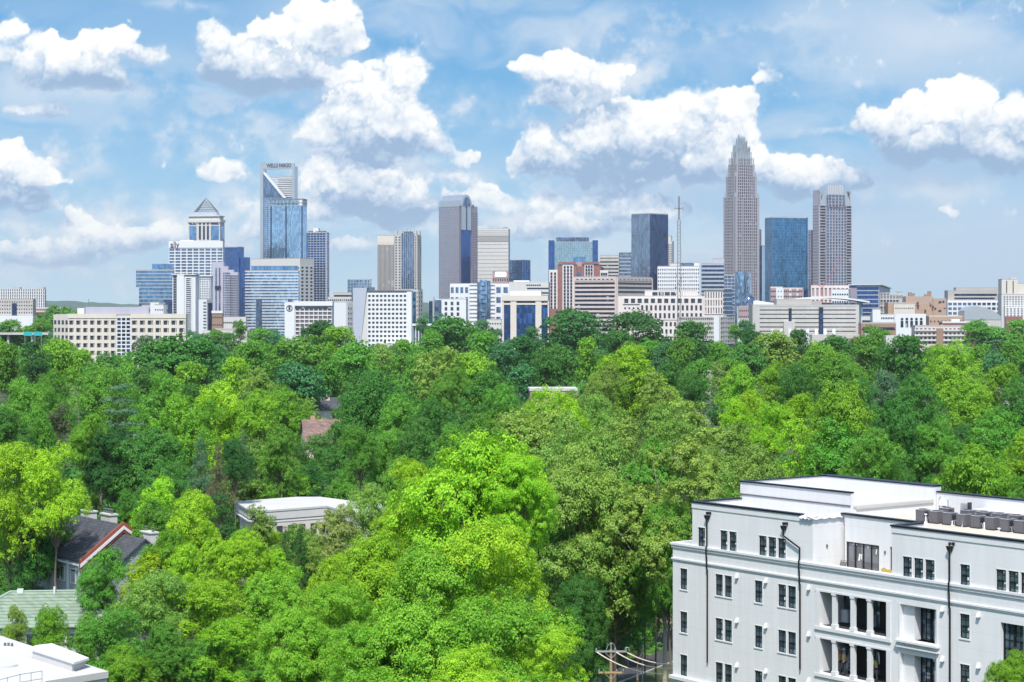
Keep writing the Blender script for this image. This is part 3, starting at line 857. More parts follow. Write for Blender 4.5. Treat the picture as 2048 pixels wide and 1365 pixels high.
b.body(0, b.z(555), M['white'])
b.punched('A', 0, b.Wl, 12, b.z(557), 5, 22, .6, .6, M['white'], CUT, single=False)
MB().box(-b.Wl - .8, 1.6, -1.4, b.Wr, b.z(555) + .95, b.z(555) + 1.6).build('roof_slab', M['white'], b.o)
b = Bld('condominium_tower', 'short white and grey apartment block with a balcony column, in front of the white condominiums', 'apartment block', 398, 414, 425, 1880, 30, 22)
b.body(0, b.z(601), M['lavender'])
b.box('white_front', M['white'], 'A', 0, b.Wl, 0, b.z(601) + .5, 0, .5)
b.wins('A', b.Wl * .55, b.Wl, 6, b.z(603), 1, 12, 3.4, 1.3, CUT, out=.6, single=False)
b.box('dark_end_glazing', M['navy_glass'], 'B', b.Wr * .2, b.Wr * .9, 4, b.z(606), .02, .4)
# small mid-distance blocks under the glass bands
b = Bld('low_office', 'small grey block with a white cube in front, below the leftmost glass office', 'building', 283, 318, 336, 1750, 20, 18)
b.body(0, b.z(612), M['concrete']); b.wins('A', 0, b.Wl, 4, b.z(614), 7, 5, 1.5, 1.6); b.wins('B', 0, b.Wr, 4, b.z(614), 5, 5, 1.5, 1.6)
b.body(0, b.z(606), M['white'], a0=b.Wl * .6, a1=b.Wl * 1.1, b0=-3, b1=8); 
b = Bld('low_office', 'white cube of offices with dark square windows, just left of the white condominium', 'building', 309, 327, 333, 1600, 20, 14)
b.body(0, b.z(611), M['white']); b.wins('A', 0, b.Wl, 8, b.z(613), 4, 5, 1.1, 1.2, CUT, single=False)
b = Bld('low_office', 'low brown block with a white top right of the white condominiums, among treetops', 'building', 424, 445, 447, 1800, 5, 16)
b.body(0, b.z(626), M['brown_brick']); b.box('white_top', M['white'], 'A', -.3, b.Wl + .3, b.z(627), b.z(622), -6, .6)
b.wins('A', 0, b.Wl, 3, b.z(628), 5, 4, 1.1, 1.4)
b = Bld('low_office', 'long low white building right of the brown block below the lilac condominium', 'building', 446, 492, 494, 1900, 5, 16)
b.body(0, b.z(636), M['offwhite'], roof='roof_white'); b.wins('A', 0, b.Wl, 2, b.z(638), 12, 3, 1.4, 1.4)
b = Bld('row_of_shops', 'low red brown and cream block in the treetops below the blue banded office', 'building', 430, 500, 502, 1350, 4, 16)
b.body(0, b.z(660), M['brown_brick']); b.body(0, b.z(664), M['offwhite'], a0=-8, a1=b.Wl * .96, b0=-5, b1=0, roof='roof_white')
b.wins('A', 0, b.Wl * .96, 2, b.z(666), 12, 3, 1.6, 1.6)
# cream office and glass box in front of it
b = Bld('office_building', 'cream stone office with square windows behind the pale blue banded glass office', 'office building', 502, 600, 627, 2350, 28, 30)
b.body(0, b.z(518), M['offwhite'], roof='roof_grey')
b.punched('B', 0, b.Wr, 20, b.z(532), 3, 15, .55, .55, M['offwhite'], V)
b.punched('A', b.Wl * .03, b.Wl, 20, b.z(533), 14, 16, .6, .55, M['offwhite'], V)
b = Bld('office_building', 'pale blue glass office with white horizontal bands, rising from treetops left of the emblem hotel', 'office building', 490, 597, 600, 2180, 5, 40)
b.body(0, b.z(543), M['pale_blue_glass'], 'curtain_wall')
b.bars('A', 0, b.Wl, 6, b.z(543), 0, 21, 0, .95, .7, M['white'], 'white_band')
b.roofbox('glazed_penthouse', M['blue_glass'], .11, .97, .15, .9, b.z(543), b.z(532))
b.box('clear_entry_bay', M['slate_glass'], 'A', b.u('A', 512), b.u('A', 524), 8, b.z(598), .72, .9)
b.box('clear_entry_bay', M['slate_glass'], 'A', b.u('A', 576), b.u('A', 586), 8, b.z(598), .72, .9)
# tall framed tower with a signboard
b = Bld('office_tower', 'tall slim glass tower with silver frame and open diagonal top and a lettered sign board', 'tower', 523, 588, 594, 2700, 12, 34)
W = b.Wl; zt = b.z(325)
def uu(px): return b.u('A', px)
mb = MB()      # main body follows the diagonal: full height at the left, sliced down to the right
zl = b.z(350); zr = b.z(395)
pts = [(uu(529) - W, b.z(350)), (uu(566) - W, b.z(396))]
mb.hexa([(-W, 0, 0), (0, 0, 0), (0, b.Wr, 0), (-W, b.Wr, 0)], [(-W, 0, b.z(396)), (0, 0, b.z(396)), (0, b.Wr, b.z(396)), (-W, b.Wr, b.z(396))])
mb.build('curtain_wall', M['blue_glass'], b.o)
# triangular glazed piece left of the diagonal
mb = MB(); xa, xb_ = uu(527) - W, uu(566) - W
for y0, y1 in ((.0, b.Wr),):
    mb.v += [(xa, y0, b.z(396)), (xb_, y0, b.z(396)), (xa, y0, b.z(345)), (xa, y1, b.z(396)), (xb_, y1, b.z(396)), (xa, y1, b.z(345))]
    mb.f += [(0, 1, 2), (5, 4, 3), (0, 3, 4, 1), (1, 4, 5, 2), (2, 5, 3, 0)]
mb.build('diagonal_curtain_wall', M['slate_glass'], b.o)
# set-back floors right of the diagonal
mb = MB()
for k in range(12):
    z0_ = b.z(396) + k * (b.z(352) - b.z(396)) / 12
    f = k / 12
    mb.box(uu(566 - 30 * f) - W, -1, 5, b.Wr - 1, z0_ + 1.6, z0_ + 2.7)
mb.build('open_floor', M['white'], b.o)
MB().box(uu(552) - W, -1.5, 9, b.Wr - 1.5, b.z(396), b.z(356)).build('inner_core', M['steel'], b.o)
# frame: left post, right post, head, diagonal
MB().box(-W - 1.6, uu(527) - W, -1.2, b.Wr + .5, 0, zt).build('frame_post', M['silver'], b.o)
MB().box(uu(588) - W - 2.4, .9, -1.2, b.Wr + .5, b.z(420), zt - 5).build('frame_post', M['silver'], b.o)
MB().box(uu(527) - W, uu(588) - W + .2, -1.1, 4, b.z(338), zt - 1.2).build('sign_board', M['silver'], b.o)
mb = MB()
mb.hexa([(xa - .3, -1.3, b.z(347)), (xa + 3.4, -1.3, b.z(340)), (xa + 3.4, 2, b.z(340)), (xa - .3, 2, b.z(347))][::1],
        [(xa - .3, -1.3, b.z(341)), (xa + 3.4, -1.3, b.z(338)), (xa + 3.4, 2, b.z(338)), (xa - .3, 2, b.z(341))])
mb.build('frame_knee', M['silver'], b.o)
mb = MB(); mb.v += [(xa, -1.25, b.z(347)), (xa, -1.25, b.z(340)), (uu(572) - W, -1.25, b.z(396)), (uu(567) - W, -1.25, b.z(396)),
                    (xa, 2, b.z(347)), (xa, 2, b.z(340)), (uu(572) - W, 2, b.z(396)), (uu(567) - W, 2, b.z(396))]
mb.f += [(0, 3, 2, 1), (4, 5, 6, 7), (1, 2, 6, 5), (0, 4, 7, 3), (0, 1, 5, 4), (3, 7, 6, 2)]
mb.build('frame_diagonal', M['white'], b.o)
b.bars('A', uu(528), W, 10, b.z(396), 12, 60, .3, .45, .35, M['steel'])
M['sign_dark'] = plain_mat('dark_sign_letters', (.035, .03, .05), .5)
lettering('WELLS FARGO', 7.4, M['sign_dark'], b.o, ((uu(533) + uu(584)) / 2 - W, -1.35, b.z(331.5)), (R(90), 0, 0), 'sign_lettering', .12, .12, uu(583) - uu(534))
# glass tower in front of it
b = Bld('office_tower', 'pale blue glass tower with dark slots and toothed crown, before the tall framed tower', 'tower', 538, 605, 614, 2600, 14, 32)
b.body(0, b.z(412), M['pale_blue_glass'], 'curtain_wall', roof='roof_grey')
for pa in (541, 571, 603):
    b.box('dark_slot', M['navy_glass'], 'A', b.u('A', pa), b.u('A', pa + 2.4), 0, b.z(412), .1, .5)
b.bars('A', 0, b.Wl, 10, b.z(412), 0, 46, 0, .35, .3, M['sea_glass'])
mb = MB()
for face, n in (('A', 9), ('B', 5)):
    for i in range(n + 1):
        cu = b.W[face] * i / n
        b.fb(mb, face, max(0, cu - .35), min(b.W[face], cu + .35), b.z(412), b.z(399), -.8, .2)
        b.fb(mb, face, 0, b.W[face], b.z(400), b.z(397.5), -1.2, .5)
        b.fb(mb, face, 0, b.W[face], b.z(407), b.z(405.5), -.9, .3)
mb.build('crown', M['steel'], b.o)
b.roofbox('plant_room', M['sea_glass'], .2, .8, .25, .75, b.z(412), b.z(401))
# dark banded condominium
b = Bld('condominium_tower', 'dark blue tower banded with white balconies, right of the pale blue glass tower', 'tower', 611, 652, 658, 2480, 14, 26)
b.body(0, b.z(466), M['deep_blue_glass'], 'curtain_wall', a0=b.u('A', 613))
b.bars('A', b.u('A', 616), b.Wl, 10, b.z(466), 6, 38, .5, .7, 1.1, M['steel'], 'balcony')
b.bars('B', 0, b.Wr, 10, b.z(466), 2, 38, .5, .6, .6, M['white'], 'balcony')
b.body(0, b.z(540), M['slate_glass'], 'lower_wing', a0=b.u('A', 611), a1=b.u('A', 627), b0=-8, b1=0)
b.bars('A', b.u('A', 611), b.u('A', 627), 10, b.z(540), 0, 24, 0, .6, 8.4, M['steel'], 'balcony', 8.0)
b.roofbox('plant_room', M['white'], .35, .6, .2, .8, b.z(466), b.z(456))
b.roofbox('plant_room', M['mid_metal'], .1, .9, .2, .8, b.z(466), b.z(462))
# stepped grey block
b = Bld('office_building', 'grey terraced block with balconies just left of the big white hotel', 'building', 655, 703, 706, 2050, 4, 24)
b.body(0, b.z(596), M['concrete']); b.body(b.z(596), b.z(587), M['concrete'], a0=b.u('A', 666), b1=18)
b.punched('A', 0, b.Wl, 6, b.z(597), 12, 10, .6, .45, M['concrete'], V, deep=.8)
b.wins('A', b.u('A', 668), b.Wl, b.z(595), b.z(589), 8, 1, 2.2, 2)
b = Bld('office_building', 'small pale glass block with a zigzag frieze behind the big white hotel', 'building', 695, 741, 743, 2420, 4, 22)
b.body(0, b.z(560), M['pale_blue_glass'], 'curtain_wall')
b.bars('A', 0, b.Wl, b.z(585), b.z(560), 8, 4, .4, .6, .4, M['steel'])
# emblem hotel
b = Bld('hotel', 'white hotel with a round emblem on its blank end and brown windows', 'hotel', 570, 664, 668, 1500, 3, 20)
zt = b.z(612); M['hotel_window'] = glass_mat('bronze_hotel_glass', (.20, .15, .16), .4, .15, (1.8, 3), .5, lit=.1)
b.body(0, zt, M['white'], a0=b.u('A', 590), roof='roof_white')
b.body(0, b.z(604.5), M['white'], 'end_wall', a0=0, a1=b.u('A', 590), b0=-1.5, b1=16, roof=None)
ua, ub = b.u('A', 591), b.Wl
b.punched('A', ua, ub, zt - 1.2 - 3.0 * 9, zt - 1.2, 8, 9, .86, .72, M['white'], M['hotel_window'], deep=.6, single=True)
MB().box(ua - b.Wl - .5, .6, -1.6, 20, b.z(612), b.z(603)).build('white_fascia', M['white'], b.o)
b.box('fascia_strip_window', CUT, 'A', ua, ub, b.z(617.5), b.z(614.5), .3, .8)  # dark glass strip just below the fascia
mb = MB(); ec = ((b.u('A', 579.5)) - b.Wl, -1.62, b.z(617)); n = 28
for i in range(n):
    a0, a1 = 2 * math.pi * i / n, 2 * math.pi * (i + 1) / n
    mb.tube((ec[0] + 2.1 * math.cos(a0), ec[1], ec[2] + 2.1 * math.sin(a0)), (ec[0] + 2.1 * math.cos(a1), ec[1], ec[2] + 2.1 * math.sin(a1)), .3, .3, 5)
mb.build('round_emblem', M['sign_dark'], b.o)
lettering('S', 3.2, M['sign_dark'], b.o, (ec[0], ec[1] - .15, ec[2]), (R(90), 0, 0), 'emblem_letter', .1, .14)
b = Bld('office_building', 'plain lilac-white block with a small windowed end, right of the emblem hotel', 'building', 668, 692, 707, 1460, 30, 16)
b.body(0, b.z(606), M['white'], roof='roof_white'); b.body(0, b.z(606), M['offwhite'], a0=b.Wl, a1=b.Wl + .6, b0=1, roof=None)
b.wins('B', 1, b.Wr, 8, b.z(612), 3, 8, .8, 1.2, out=.9)
# big white hotel with dark square windows
b = Bld('hotel', 'broad white hotel with rows of small dark windows and a slanting shade-tinted end wall', 'hotel', 735, 822, 826, 1340, 4, 20)
zt = b.z(585); fl = 3.0
b.body(0, zt, M['white'], roof='roof_grey')
b.punched('A', 0, b.u('A', 814), zt - 1.0 - fl * 12, zt - 1.0, 10, 12, .62, .50, M['white'], CUT, deep=.5, single=True)
MB().box(b.u('A', 814) - b.Wl, .5, -.9, 1, 0, zt + .4).build('white_pier', M['white'], b.o)
# the end wall leans: wide at the foot
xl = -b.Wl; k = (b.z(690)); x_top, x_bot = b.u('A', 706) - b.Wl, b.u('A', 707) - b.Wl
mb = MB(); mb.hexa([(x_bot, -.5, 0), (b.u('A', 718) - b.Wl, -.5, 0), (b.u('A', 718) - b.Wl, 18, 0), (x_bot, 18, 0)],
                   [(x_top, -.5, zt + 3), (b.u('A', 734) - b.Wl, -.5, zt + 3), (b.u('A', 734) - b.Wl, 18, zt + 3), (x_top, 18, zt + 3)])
M['shade_tinted_wall'] = wall_mat('shade_tinted_render', (.40, .44, .53), .8, .06, .06, .2)  # blue-grey colour holds the shade on this left-facing wall
mb.build('slanting_end_wall', M['shade_tinted_wall'], b.o)
mb = MB(); mb.hexa([(b.u('A', 718) - b.Wl + .05, -.2, 0), (xl - .02, -.2, 0), (xl - .02, 17, 0), (b.u('A', 718) - b.Wl + .05, 17, 0)],
                   [(b.u('A', 734) - b.Wl + .05, -.2, zt), (xl - .02, -.2, zt), (xl - .02, 17, zt), (b.u('A', 734) - b.Wl + .05, 17, zt)])
mb.build('cream_wall', M['offwhite'], b.o)
b.box('low_wing', M['offwhite'], 'A', b.Wl - 20, b.Wl + 1, 0, b.z(686), .6, 9)
b.roofbox('plant_room', M['slate_glass'], .04, .14, .2, .8, zt, zt + 3.4)
b.box('roof_edge', M['mid_metal'], 'A', 0, b.Wl, zt + .5, zt + 1.3, -.3, .6)
b = Bld('low_pavilion', 'low flat-roofed pavilion with slim columns at the right foot of the broad white hotel', 'building', 826, 862, 864, 1330, 4, 14)
b.body(0, b.z(652), M['slate_glass'], roof=None)
MB().box(-b.Wl - .5, 1, -2, b.Wr, b.z(652), b.z(648)).build('roof_slab', M['white'], b.o)
b.bars('A', 0, b.Wl, 0, b.z(652), 6, 0, .6, 0, 1.4, M['white'], 'column', .8)
# slim beige tower + tower with blue centre
b = Bld('office_tower', 'slim beige ribbed tower standing against the grey tower with the blue centre', 'tower', 755, 788, 791, 2520, 4, 30)
b.body(0, b.z(472), M['cream'], roof='roof_grey')
b.box('slit_glazing', M['window_far'], 'A', .5, b.Wl - .5, 10, b.z(490), .02, .3)
b.bars('A', 0, b.Wl, 10, b.z(490), 13, 0, .95, 0, .9, M['stone'], 'rib')
b.bars('A', 0, b.Wl, b.z(490), b.z(483), 13, 0, .5, 0, .7, M['cream'], 'rib')
b = Bld('office_tower', 'grey stone tower with a blue-green glass centre strip and horned corners', 'tower', 789, 834, 842, 2450, 14, 28)
b.body(0, b.z(470), M['concrete'], roof='roof_grey')
ua, ub = b.u('A', 803), b.u('A', 829)
b.punched('A', 0, ua, 10, b.z(472), 2, 34, .5, .5, M['concrete'], V, deep=.5)
b.punched('A', ub, b.Wl, 10, b.z(472), 1, 34, .55, .5, M['concrete'], V, deep=.5)
b.punched('B', 0, b.Wr, 10, b.z(472), 2, 34, .5, .5, M['concrete'], V, deep=.5)
b.box('centre_glazing', M['slate_glass'], 'A', ua + .1, ub - .1, 10, b.z(467), .1, .9)
b.bars('A', ua + .1, ub - .1, 10, b.z(467), 6, 0, .45, 0, 1.2, M['steel'], 'centre_fin', .9)
for px in (790, 801, 829, 836):
    b.box('corner_horn', M['concrete'], 'A', b.u('A', px), b.u('A', px + 4), b.z(470), b.z(462), -3, .3)
b.roofbox('plant_room', M['mid_metal'], .38, .72, .2, .6, b.z(470), b.z(463))
mb = MB()
for px in (812, 818, 826): mb.tube((b.u('A', px) - b.Wl, 6, b.z(464)), (b.u('A', px) - b.Wl, 6, b.z(457)), .25, .12, 5)
mb.build('mast', M['mid_metal'], b.o)
b = Bld('office_building', 'grey annex with curved blue glass bay below the tower with the blue centre', 'building', 800, 836, 845, 2150, 14, 20)
b.body(0, b.z(580), M['concrete'])
b.punched('A', b.u('A', 833), b.Wl, 6, b.z(582), 1, 10, .5, .5, M['concrete'], V); b.punched('B', 0, b.Wr, 6, b.z(582), 2, 10, .5, .5, M['concrete'], V)
b.box('curved_bay', M['teal_glass'], 'A', b.u('A', 806), b.u('A', 832), 4, b.z(584), .1, 2.0)
# arch-topped granite tower
b = Bld('arched_tower', 'mauve granite tower with a rounded silver arch top and dark blue glass shaft', 'tower', 878, 918, 955, 2550, 42, 30)
ga = M['mauve_stone']
zs = b.z(412)
b.body(0, zs, ga, roof=None)
W, Dp = b.Wl, b.Wr
b.punched('A', 0, W, 10, b.z(414), 9, 46, .5, .5, ga, M['sea_glass'], deep=.35)
bu0, bu1 = Dp * .10, Dp * .58
b.punched('B', bu1 + 2, Dp, 10, b.z(424), 4, 44, .5, .55, ga, V, deep=.4)
b.punched('B', 0, bu0, 10, b.z(414), 1, 46, .5, .55, ga, V, deep=.4)
# lower shoulders at the right
b.box('glass_shaft', M['deep_blue_glass'], 'B', bu0, bu1, 12, b.z(460), .1, 1.3)
b.box('silver_shaft', M['silver'], 'B', bu0 - .5, bu1 + .5, b.z(460), b.z(412), .1, 2.2)
b.box('shaft_slot', M['navy_glass'], 'B', (bu0 + bu1) / 2 - .8, (bu0 + bu1) / 2 + .8, b.z(460), b.z(398), 2.2, 2.6)
b.box('side_pier', ga, 'B', bu1 + .6, bu1 + 2.0, 6, b.z(540), .3, 2.0)
# barrel vault running back along the left face
def vault(mb, x0, x1, y0, y1, z0_, rise, n=12):
    """half-round roof, axis along X"""
    yc, hw = (y0 + y1) / 2, (y1 - y0) / 2
    pr = [(yc - hw * math.cos(math.pi * i / n), z0_ + rise * math.sin(math.pi * i / n)) for i in range(n + 1)]
    k = len(mb.v)
    for x in (x0, x1):
        mb.v += [(x, y, z) for y, z in pr]
    m_ = n + 1
    mb.f += [(k + i, k + i + 1, k + m_ + i + 1, k + m_ + i) for i in range(n)]
    mb.f += [tuple(k + i for i in reversed(range(m_))), tuple(k + m_ + i for i in range(m_))]
mb = MB(); vault(mb, -W + .2, 2.4, bu0 - 1.5, bu1 + 1.5, zs + .02, (b.z(389) - zs)); mb.build('arched_roof', M['silver'], b.o)
mb = MB(); vault(mb, 2.4, 3.0, bu0 + 2.0, bu1 - 2.0, zs + .02, (b.z(394) - zs)); mb.build('arch_recess', M['slate_glass'], b.o)
MB().box(-W + .3, .6, .3, bu0 - 1.4, zs, zs + 7).build('silver_attic', M['silver'], b.o)
MB().box(-W - .2, .4, -.3, .4, b.z(413.5), b.z(402)).build('silver_band', M['silver'], b.o)
MB().box(-W + .5, .5, bu1 + 1.6, Dp * .80, zs, zs - 0.01 + 2.4).build('shoulder', ga, b.o)
# white banded tower
b = Bld('office_tower', 'white tower with thin dark horizontal bands, directly right of the arched tower', 'tower', 945, 1017, 1020, 2660, 4, 34)
b.body(0, b.z(459), M['offwhite'], roof='roof_grey')
zt = b.z(486)
b.box('band_glazing', V, 'A', 0, b.Wl, 10, zt, .02, .3)
b.bars('A', 0, b.Wl, 10, zt, 0, 22, 0, 4.6, 1.0, M['offwhite'], 'white_band')
b.box('louvre', M['mid_metal'], 'A', 0, b.Wl, b.z(483.5), b.z(473), .02, .3)
b.bars('A', 0, b.Wl, b.z(483.5), b.z(473), 44, 0, .5, 0, .7, M['offwhite'], 'louvre_fin')
b.bars('A', 0, b.Wl, b.z(472.5), b.z(460), 0, 3, 0, 2.2, .9, M['offwhite'], 'white_band')
mb = MB(); vault(mb, -8, -2, 4, 12, b.z(459), 3.0); mb.build('rooftop_dish', M['mid_metal'], b.o)
b.roofbox('plant_room', M['steel'], .12, .5, .3, .7, b.z(459), b.z(457))
b = Bld('office_building', 'small mauve block with a truncated pyramid roof at the foot of the white banded tower', 'building', 985, 1017, 1020, 2380, 6, 20)
b.body(0, b.z(553), M['pink_granite'], roof=None); b.punched('A', 0, b.Wl, 6, b.z(554), 7, 9, .45, .5, M['pink_granite'], V)
mb = MB(); frustum(mb, b.Wl / 2, b.Wr / 2, b.Wl * .30, b.Wr * .3, b.z(553), b.z(545), -b.Wl / 2, b.Wr / 2); mb.build('truncated_roof', M['silver'], b.o)
b.body(b.z(553), b.z(543), M['pink_granite'], 'corner_turret', a0=0, a1=3, b1=3, roof=None); b.body(b.z(553), b.z(543), M['pink_granite'], 'corner_turret', a0=b.Wl - 3, b1=3, roof=None)
b = Bld('condominium_tower', 'short blue glass apartment tower between the white banded tower and the winged glass block', 'tower', 1020, 1043, 1060, 2620, 35, 22)
b.body(0, b.z(521), M['blue_glass'], 'curtain_wall'); b.bars('A', 0, b.Wl, 8, b.z(521), 4, 22, .6, .7, .7, M['slate_glass'], 'balcony'); b.bars('B', 0, b.Wr, 8, b.z(521), 5, 22, .5, .7, .7, M['deep_blue_glass'], 'balcony')
# white and glass court building
b = Bld('court_building', 'white building with large square windows split by a tall blue glass spine', 'building', 900, 1047, 1050, 1900, 3, 30)
zt = b.z(569)
b.body(0, zt, M['white'], roof='roof_white')
b.punched('A', 0, b.u('A', 938), b.z(650), zt - 1, 4, 4, .62, .60, M['white'], M['slate_glass'], deep=.8, single=True)
b.punched('A', b.u('A', 990), b.Wl, b.z(650), zt - 1, 4, 4, .62, .60, M['white'], M['slate_glass'], deep=.8, single=True)
for pa, pb in ((939, 955), (981, 990)):
    b.bars('A', b.u('A', pa), b.u('A', pb), 4, zt, 0, 14, 0, 1.6, .9, M['white'], 'white_fin')
for pa, pb, py in ((955, 960, 565), (974, 981, 562)):
    b.box('spine_side', M['slate_glass'], 'A', b.u('A', pa), b.u('A', pb), 0, b.z(py), .2, 5)
b.box('glass_spine', M['pale_blue_glass'], 'A', b.u('A', 960), b.u('A', 974), 0, b.z(560), .2, 5.6)
b.bars('A', b.u('A', 962), b.u('A', 972), 10, b.z(564), 1, 12, .4, .8, 6.0, M['navy_glass'], 'spine_rung', 5.6)
b = Bld('office_building', 'low white building with slit windows and blue glass corner, left of the court building', 'building', 870, 932, 936, 1800, 5, 18)
b.body(0, b.z(600), M['white'], roof='roof_white')
b.wins('A', b.u('A', 886), b.u('A', 922), b.z(645), b.z(602), 3, 4, 2.4, 3.2, CUT, single=True)
b.box('glass_corner', M['slate_glass'], 'A', b.u('A', 870), b.u('A', 883), 0, b.z(600) - .2, .2, 1.2)
b.box('corner_post', M['steel'], 'A', b.u('A', 866), b.u('A', 869.5), 0, b.z(594), .2, 3)
mb = MB(); frustum(mb, 5, 4, .1, 4, b.z(600) + 1, b.z(595), -4, 5); mb.build('gable', M['offwhite'], b.o)
b = Bld('low_office', 'small cream two-storey block at the foot of the glass spine', 'building', 973, 1003, 1006, 1620, 4, 12)
b.body(0, b.z(641), M['offwhite']); b.wins('A', 0, b.Wl, 6, b.z(642), 6, 4, 1.1, 1.3)
b = Bld('low_office', 'low pale arcade building in the treetops below the small cream block', 'building', 966, 1002, 1004, 1380, 4, 12)
b.body(0, b.z(661), M['offwhite'], roof='roof_white'); b.wins('A', 0, b.Wl, 6, b.z(663), 12, 1, .7, 4)
# stone portal building with blue glass
b = Bld('office_building', 'grey stone block with tall dark blue glass openings and a white box on its roof', 'building', 1005, 1095, 1098, 1500, 3, 26)
zt = b.z(594)
b.body(0, zt, M['stone'], roof='roof_grey')
for pa, pb in ((1008, 1021), (1033, 1071), (1083, 1096)):
    b.box('tall_blue_glazing', M['deep_blue_glass'], 'A', b.u('A', pa), b.u('A', pb), 0, b.z(610), .02, .3)
    b.box('clerestory_window', V, 'A', b.u('A', pa), b.u('A', pb), b.z(606.5), b.z(603.5), .02, .3)
mb = MB()
for pa, pb in ((1004, 1008), (1021, 1033), (1071, 1083), (1095.5, 1098)):
    b.fb(mb, 'A', b.u('A', pa), b.u('A', pb), 0, b.z(602), .3, 1.2)
b.fb(mb, 'A', -.5, b.Wl + .5, b.z(602), zt + .8, .1, 1.6)
b.fb(mb, 'A', 0, b.Wl, b.z(610), b.z(606.5), .1, 1.0)
mb.build('stone_portal', M['cream'], b.o)
b.roofbox('white_roof_box', M['white'], .15, .85, .2, .8, zt, b.z(582))
b = Bld('office_building', 'white office with dark strip windows behind the stone block', 'building', 1018, 1097, 1100, 1780, 4, 26)
b.body(0, b.z(566), M['offwhite'], roof='roof_white')
b.wins('A', b.u('A', 1052), b.u('A', 1082), b.z(574), b.z(568), 7, 1, 1.4, 1.4)
for py in (577, 586, 592): b.box('strip_window', V, 'A', b.u('A', 1054), b.Wl, b.z(py + 1.2), b.z(py - 1.2), .02, .3)
b.roofbox('roof_hut', M['white'], .1, .5, .3, .7, b.z(566), b.z(561))
# winged glass block
b = Bld('office_tower', 'grey-green glass slab between two dark blue glass wings', 'tower', 1097, 1193, 1196, 2500, 3, 30)
b.body(0, b.z(485), M['sea_glass'], 'curtain_wall', a0=b.u('A', 1109), a1=b.u('A', 1185), roof='roof_grey')
b.bars('A', b.u('A', 1109), b.u('A', 1185), 10, b.z(485), 20, 34, .2, .25, .25, M['steel'])
for pa, pb in ((1097, 1109), (1185, 1196)):
    b.body(0, b.z(481), M['deep_blue_glass'], 'dark_wing', a0=b.u('A', pa), a1=b.u('A', pb) - .05, b0=-2.5, b1=24, roof=None)
b.roofbox('plant_screen', M['slate_glass'], .16, .84, .1, .6, b.z(485), b.z(475))
b.box('slanted_blue_panel', M['blue_glass'], 'A', b.u('A', 1146), b.u('A', 1170), b.z(545), b.z(514), .5, 2.2)
# grey stepped office
b = Bld('office_building', 'grey office with dark strip windows stepping up towards the dark glass tower', 'office building', 1200, 1262, 1266, 2550, 5, 30)
b.body(0, b.z(512), M['concrete']); b.body(0, b.z(506), M['slate_glass'], 'raised_end', a0=b.u('A', 1238), b0=-1)
b.box('strip_glazing', V, 'A', 0, b.u('A', 1237), 10, b.z(520), .02, .2); b.bars('A', 0, b.u('A', 1237), 10, b.z(514), 0, 20, 0, 2.6, .8, M['concrete'], 'band')
b.bars('A', b.u('A', 1239), b.Wl, 10, b.z(510), 0, 20, 0, 1.6, 1.6, M['steel'], 'band', 1.0)
# red and white hotel
b = Bld('hotel', 'hotel of stepped red brick and white wings with small square windows', 'hotel', 1098, 1212, 1218, 1950, 5, 26)
rb, wt = M['red_brick'], M['pink_wall']
M['hotel_white'] = wall_mat('pinkish_white_stone', (.66, .60, .58), .8, .06, .06, .2)
hw = M['hotel_white']
b.body(0, b.z(533), rb, roof=None, a0=b.u('A', 1116), a1=b.u('A', 1201), b0=3)
wings = [(1098, 1115, 540, 2, 0), (1125, 1147, 527, 3, 1), (1169, 1187, 526, 3, 1), (1200, 1216, 541, 3, 0)]
for pa, pb, py, n, up in wings:
    ua, ub = b.u('A', pa), b.u('A', pb)
    b.body(0, b.z(py), hw, 'white_wing', a0=ua, a1=ub, b0=.2, b1=12, roof=None)
    b.wins('A', ua + .6, ub - .6, b.z(632), b.z(py + 4), n, 15 if up else 13, 1.9, 2.3, V, out=.3, single=True)
for pa, pb in ((1115, 1125), (1147, 1153), (1163, 1169), (1187, 1200)):
    b.body(0, b.z(529), rb, 'brick_pier', a0=b.u('A', pa) + .03, a1=b.u('A', pb) - .03, b0=.6, b1=14, roof=None)
for pa, pb in ((1117, 1152), (1164, 1199)):
    b.box('brick_cornice', M['red_brick'], 'A', b.u('A', pa), b.u('A', pb), b.z(528), b.z(524), -2, .5)
b.box('recessed_glazing', M['slate_glass'], 'A', b.u('A', 1153), b.u('A', 1163), 6, b.z(545), -2.9, -2)
b.roofbox('plant_room', M['pink_granite'], .42, .6, .3, .6, b.z(533), b.z(524))
b.box('red_base', rb, 'A', 0, b.u('A', 1116), 0, b.z(618), .3, 1.4)
# pink banded block
b = Bld('office_building', 'broad pinkish block with close dark horizontal bands above the big dark green trees', 'office building', 1148, 1233, 1304, 1750, 30, 30)
b.body(0, b.z(555), M['pink_wall'], roof='roof_grey')
for f in 'AB':
    zt = b.z(563); n = 14
    g = b.box('strip_glazing', V, f, .9, b.W[f] - .9, 6, zt, .02, .25)
    b.bars(f, .8, b.W[f] - .8, 6, zt, 0, n, 0, 1.75, .9, M['pink_wall'], 'pink_band')
    mb = MB(); b.fb(mb, f, 0, 1.2, 0, b.z(555), 0, 1.1); b.fb(mb, f, b.W[f] - 1.2, b.W[f], 0, b.z(555), 0, 1.1)
    b.fb(mb, f, 1.2, b.W[f] - 1.2, b.z(562), b.z(555), 0, 1.0); mb.build('pink_surround', M['pink_wall'], b.o)
    b.wins(f, 2, b.W[f] - 2, b.z(561), b.z(557), 9, 1, 2.4, .9, V, out=1.05)
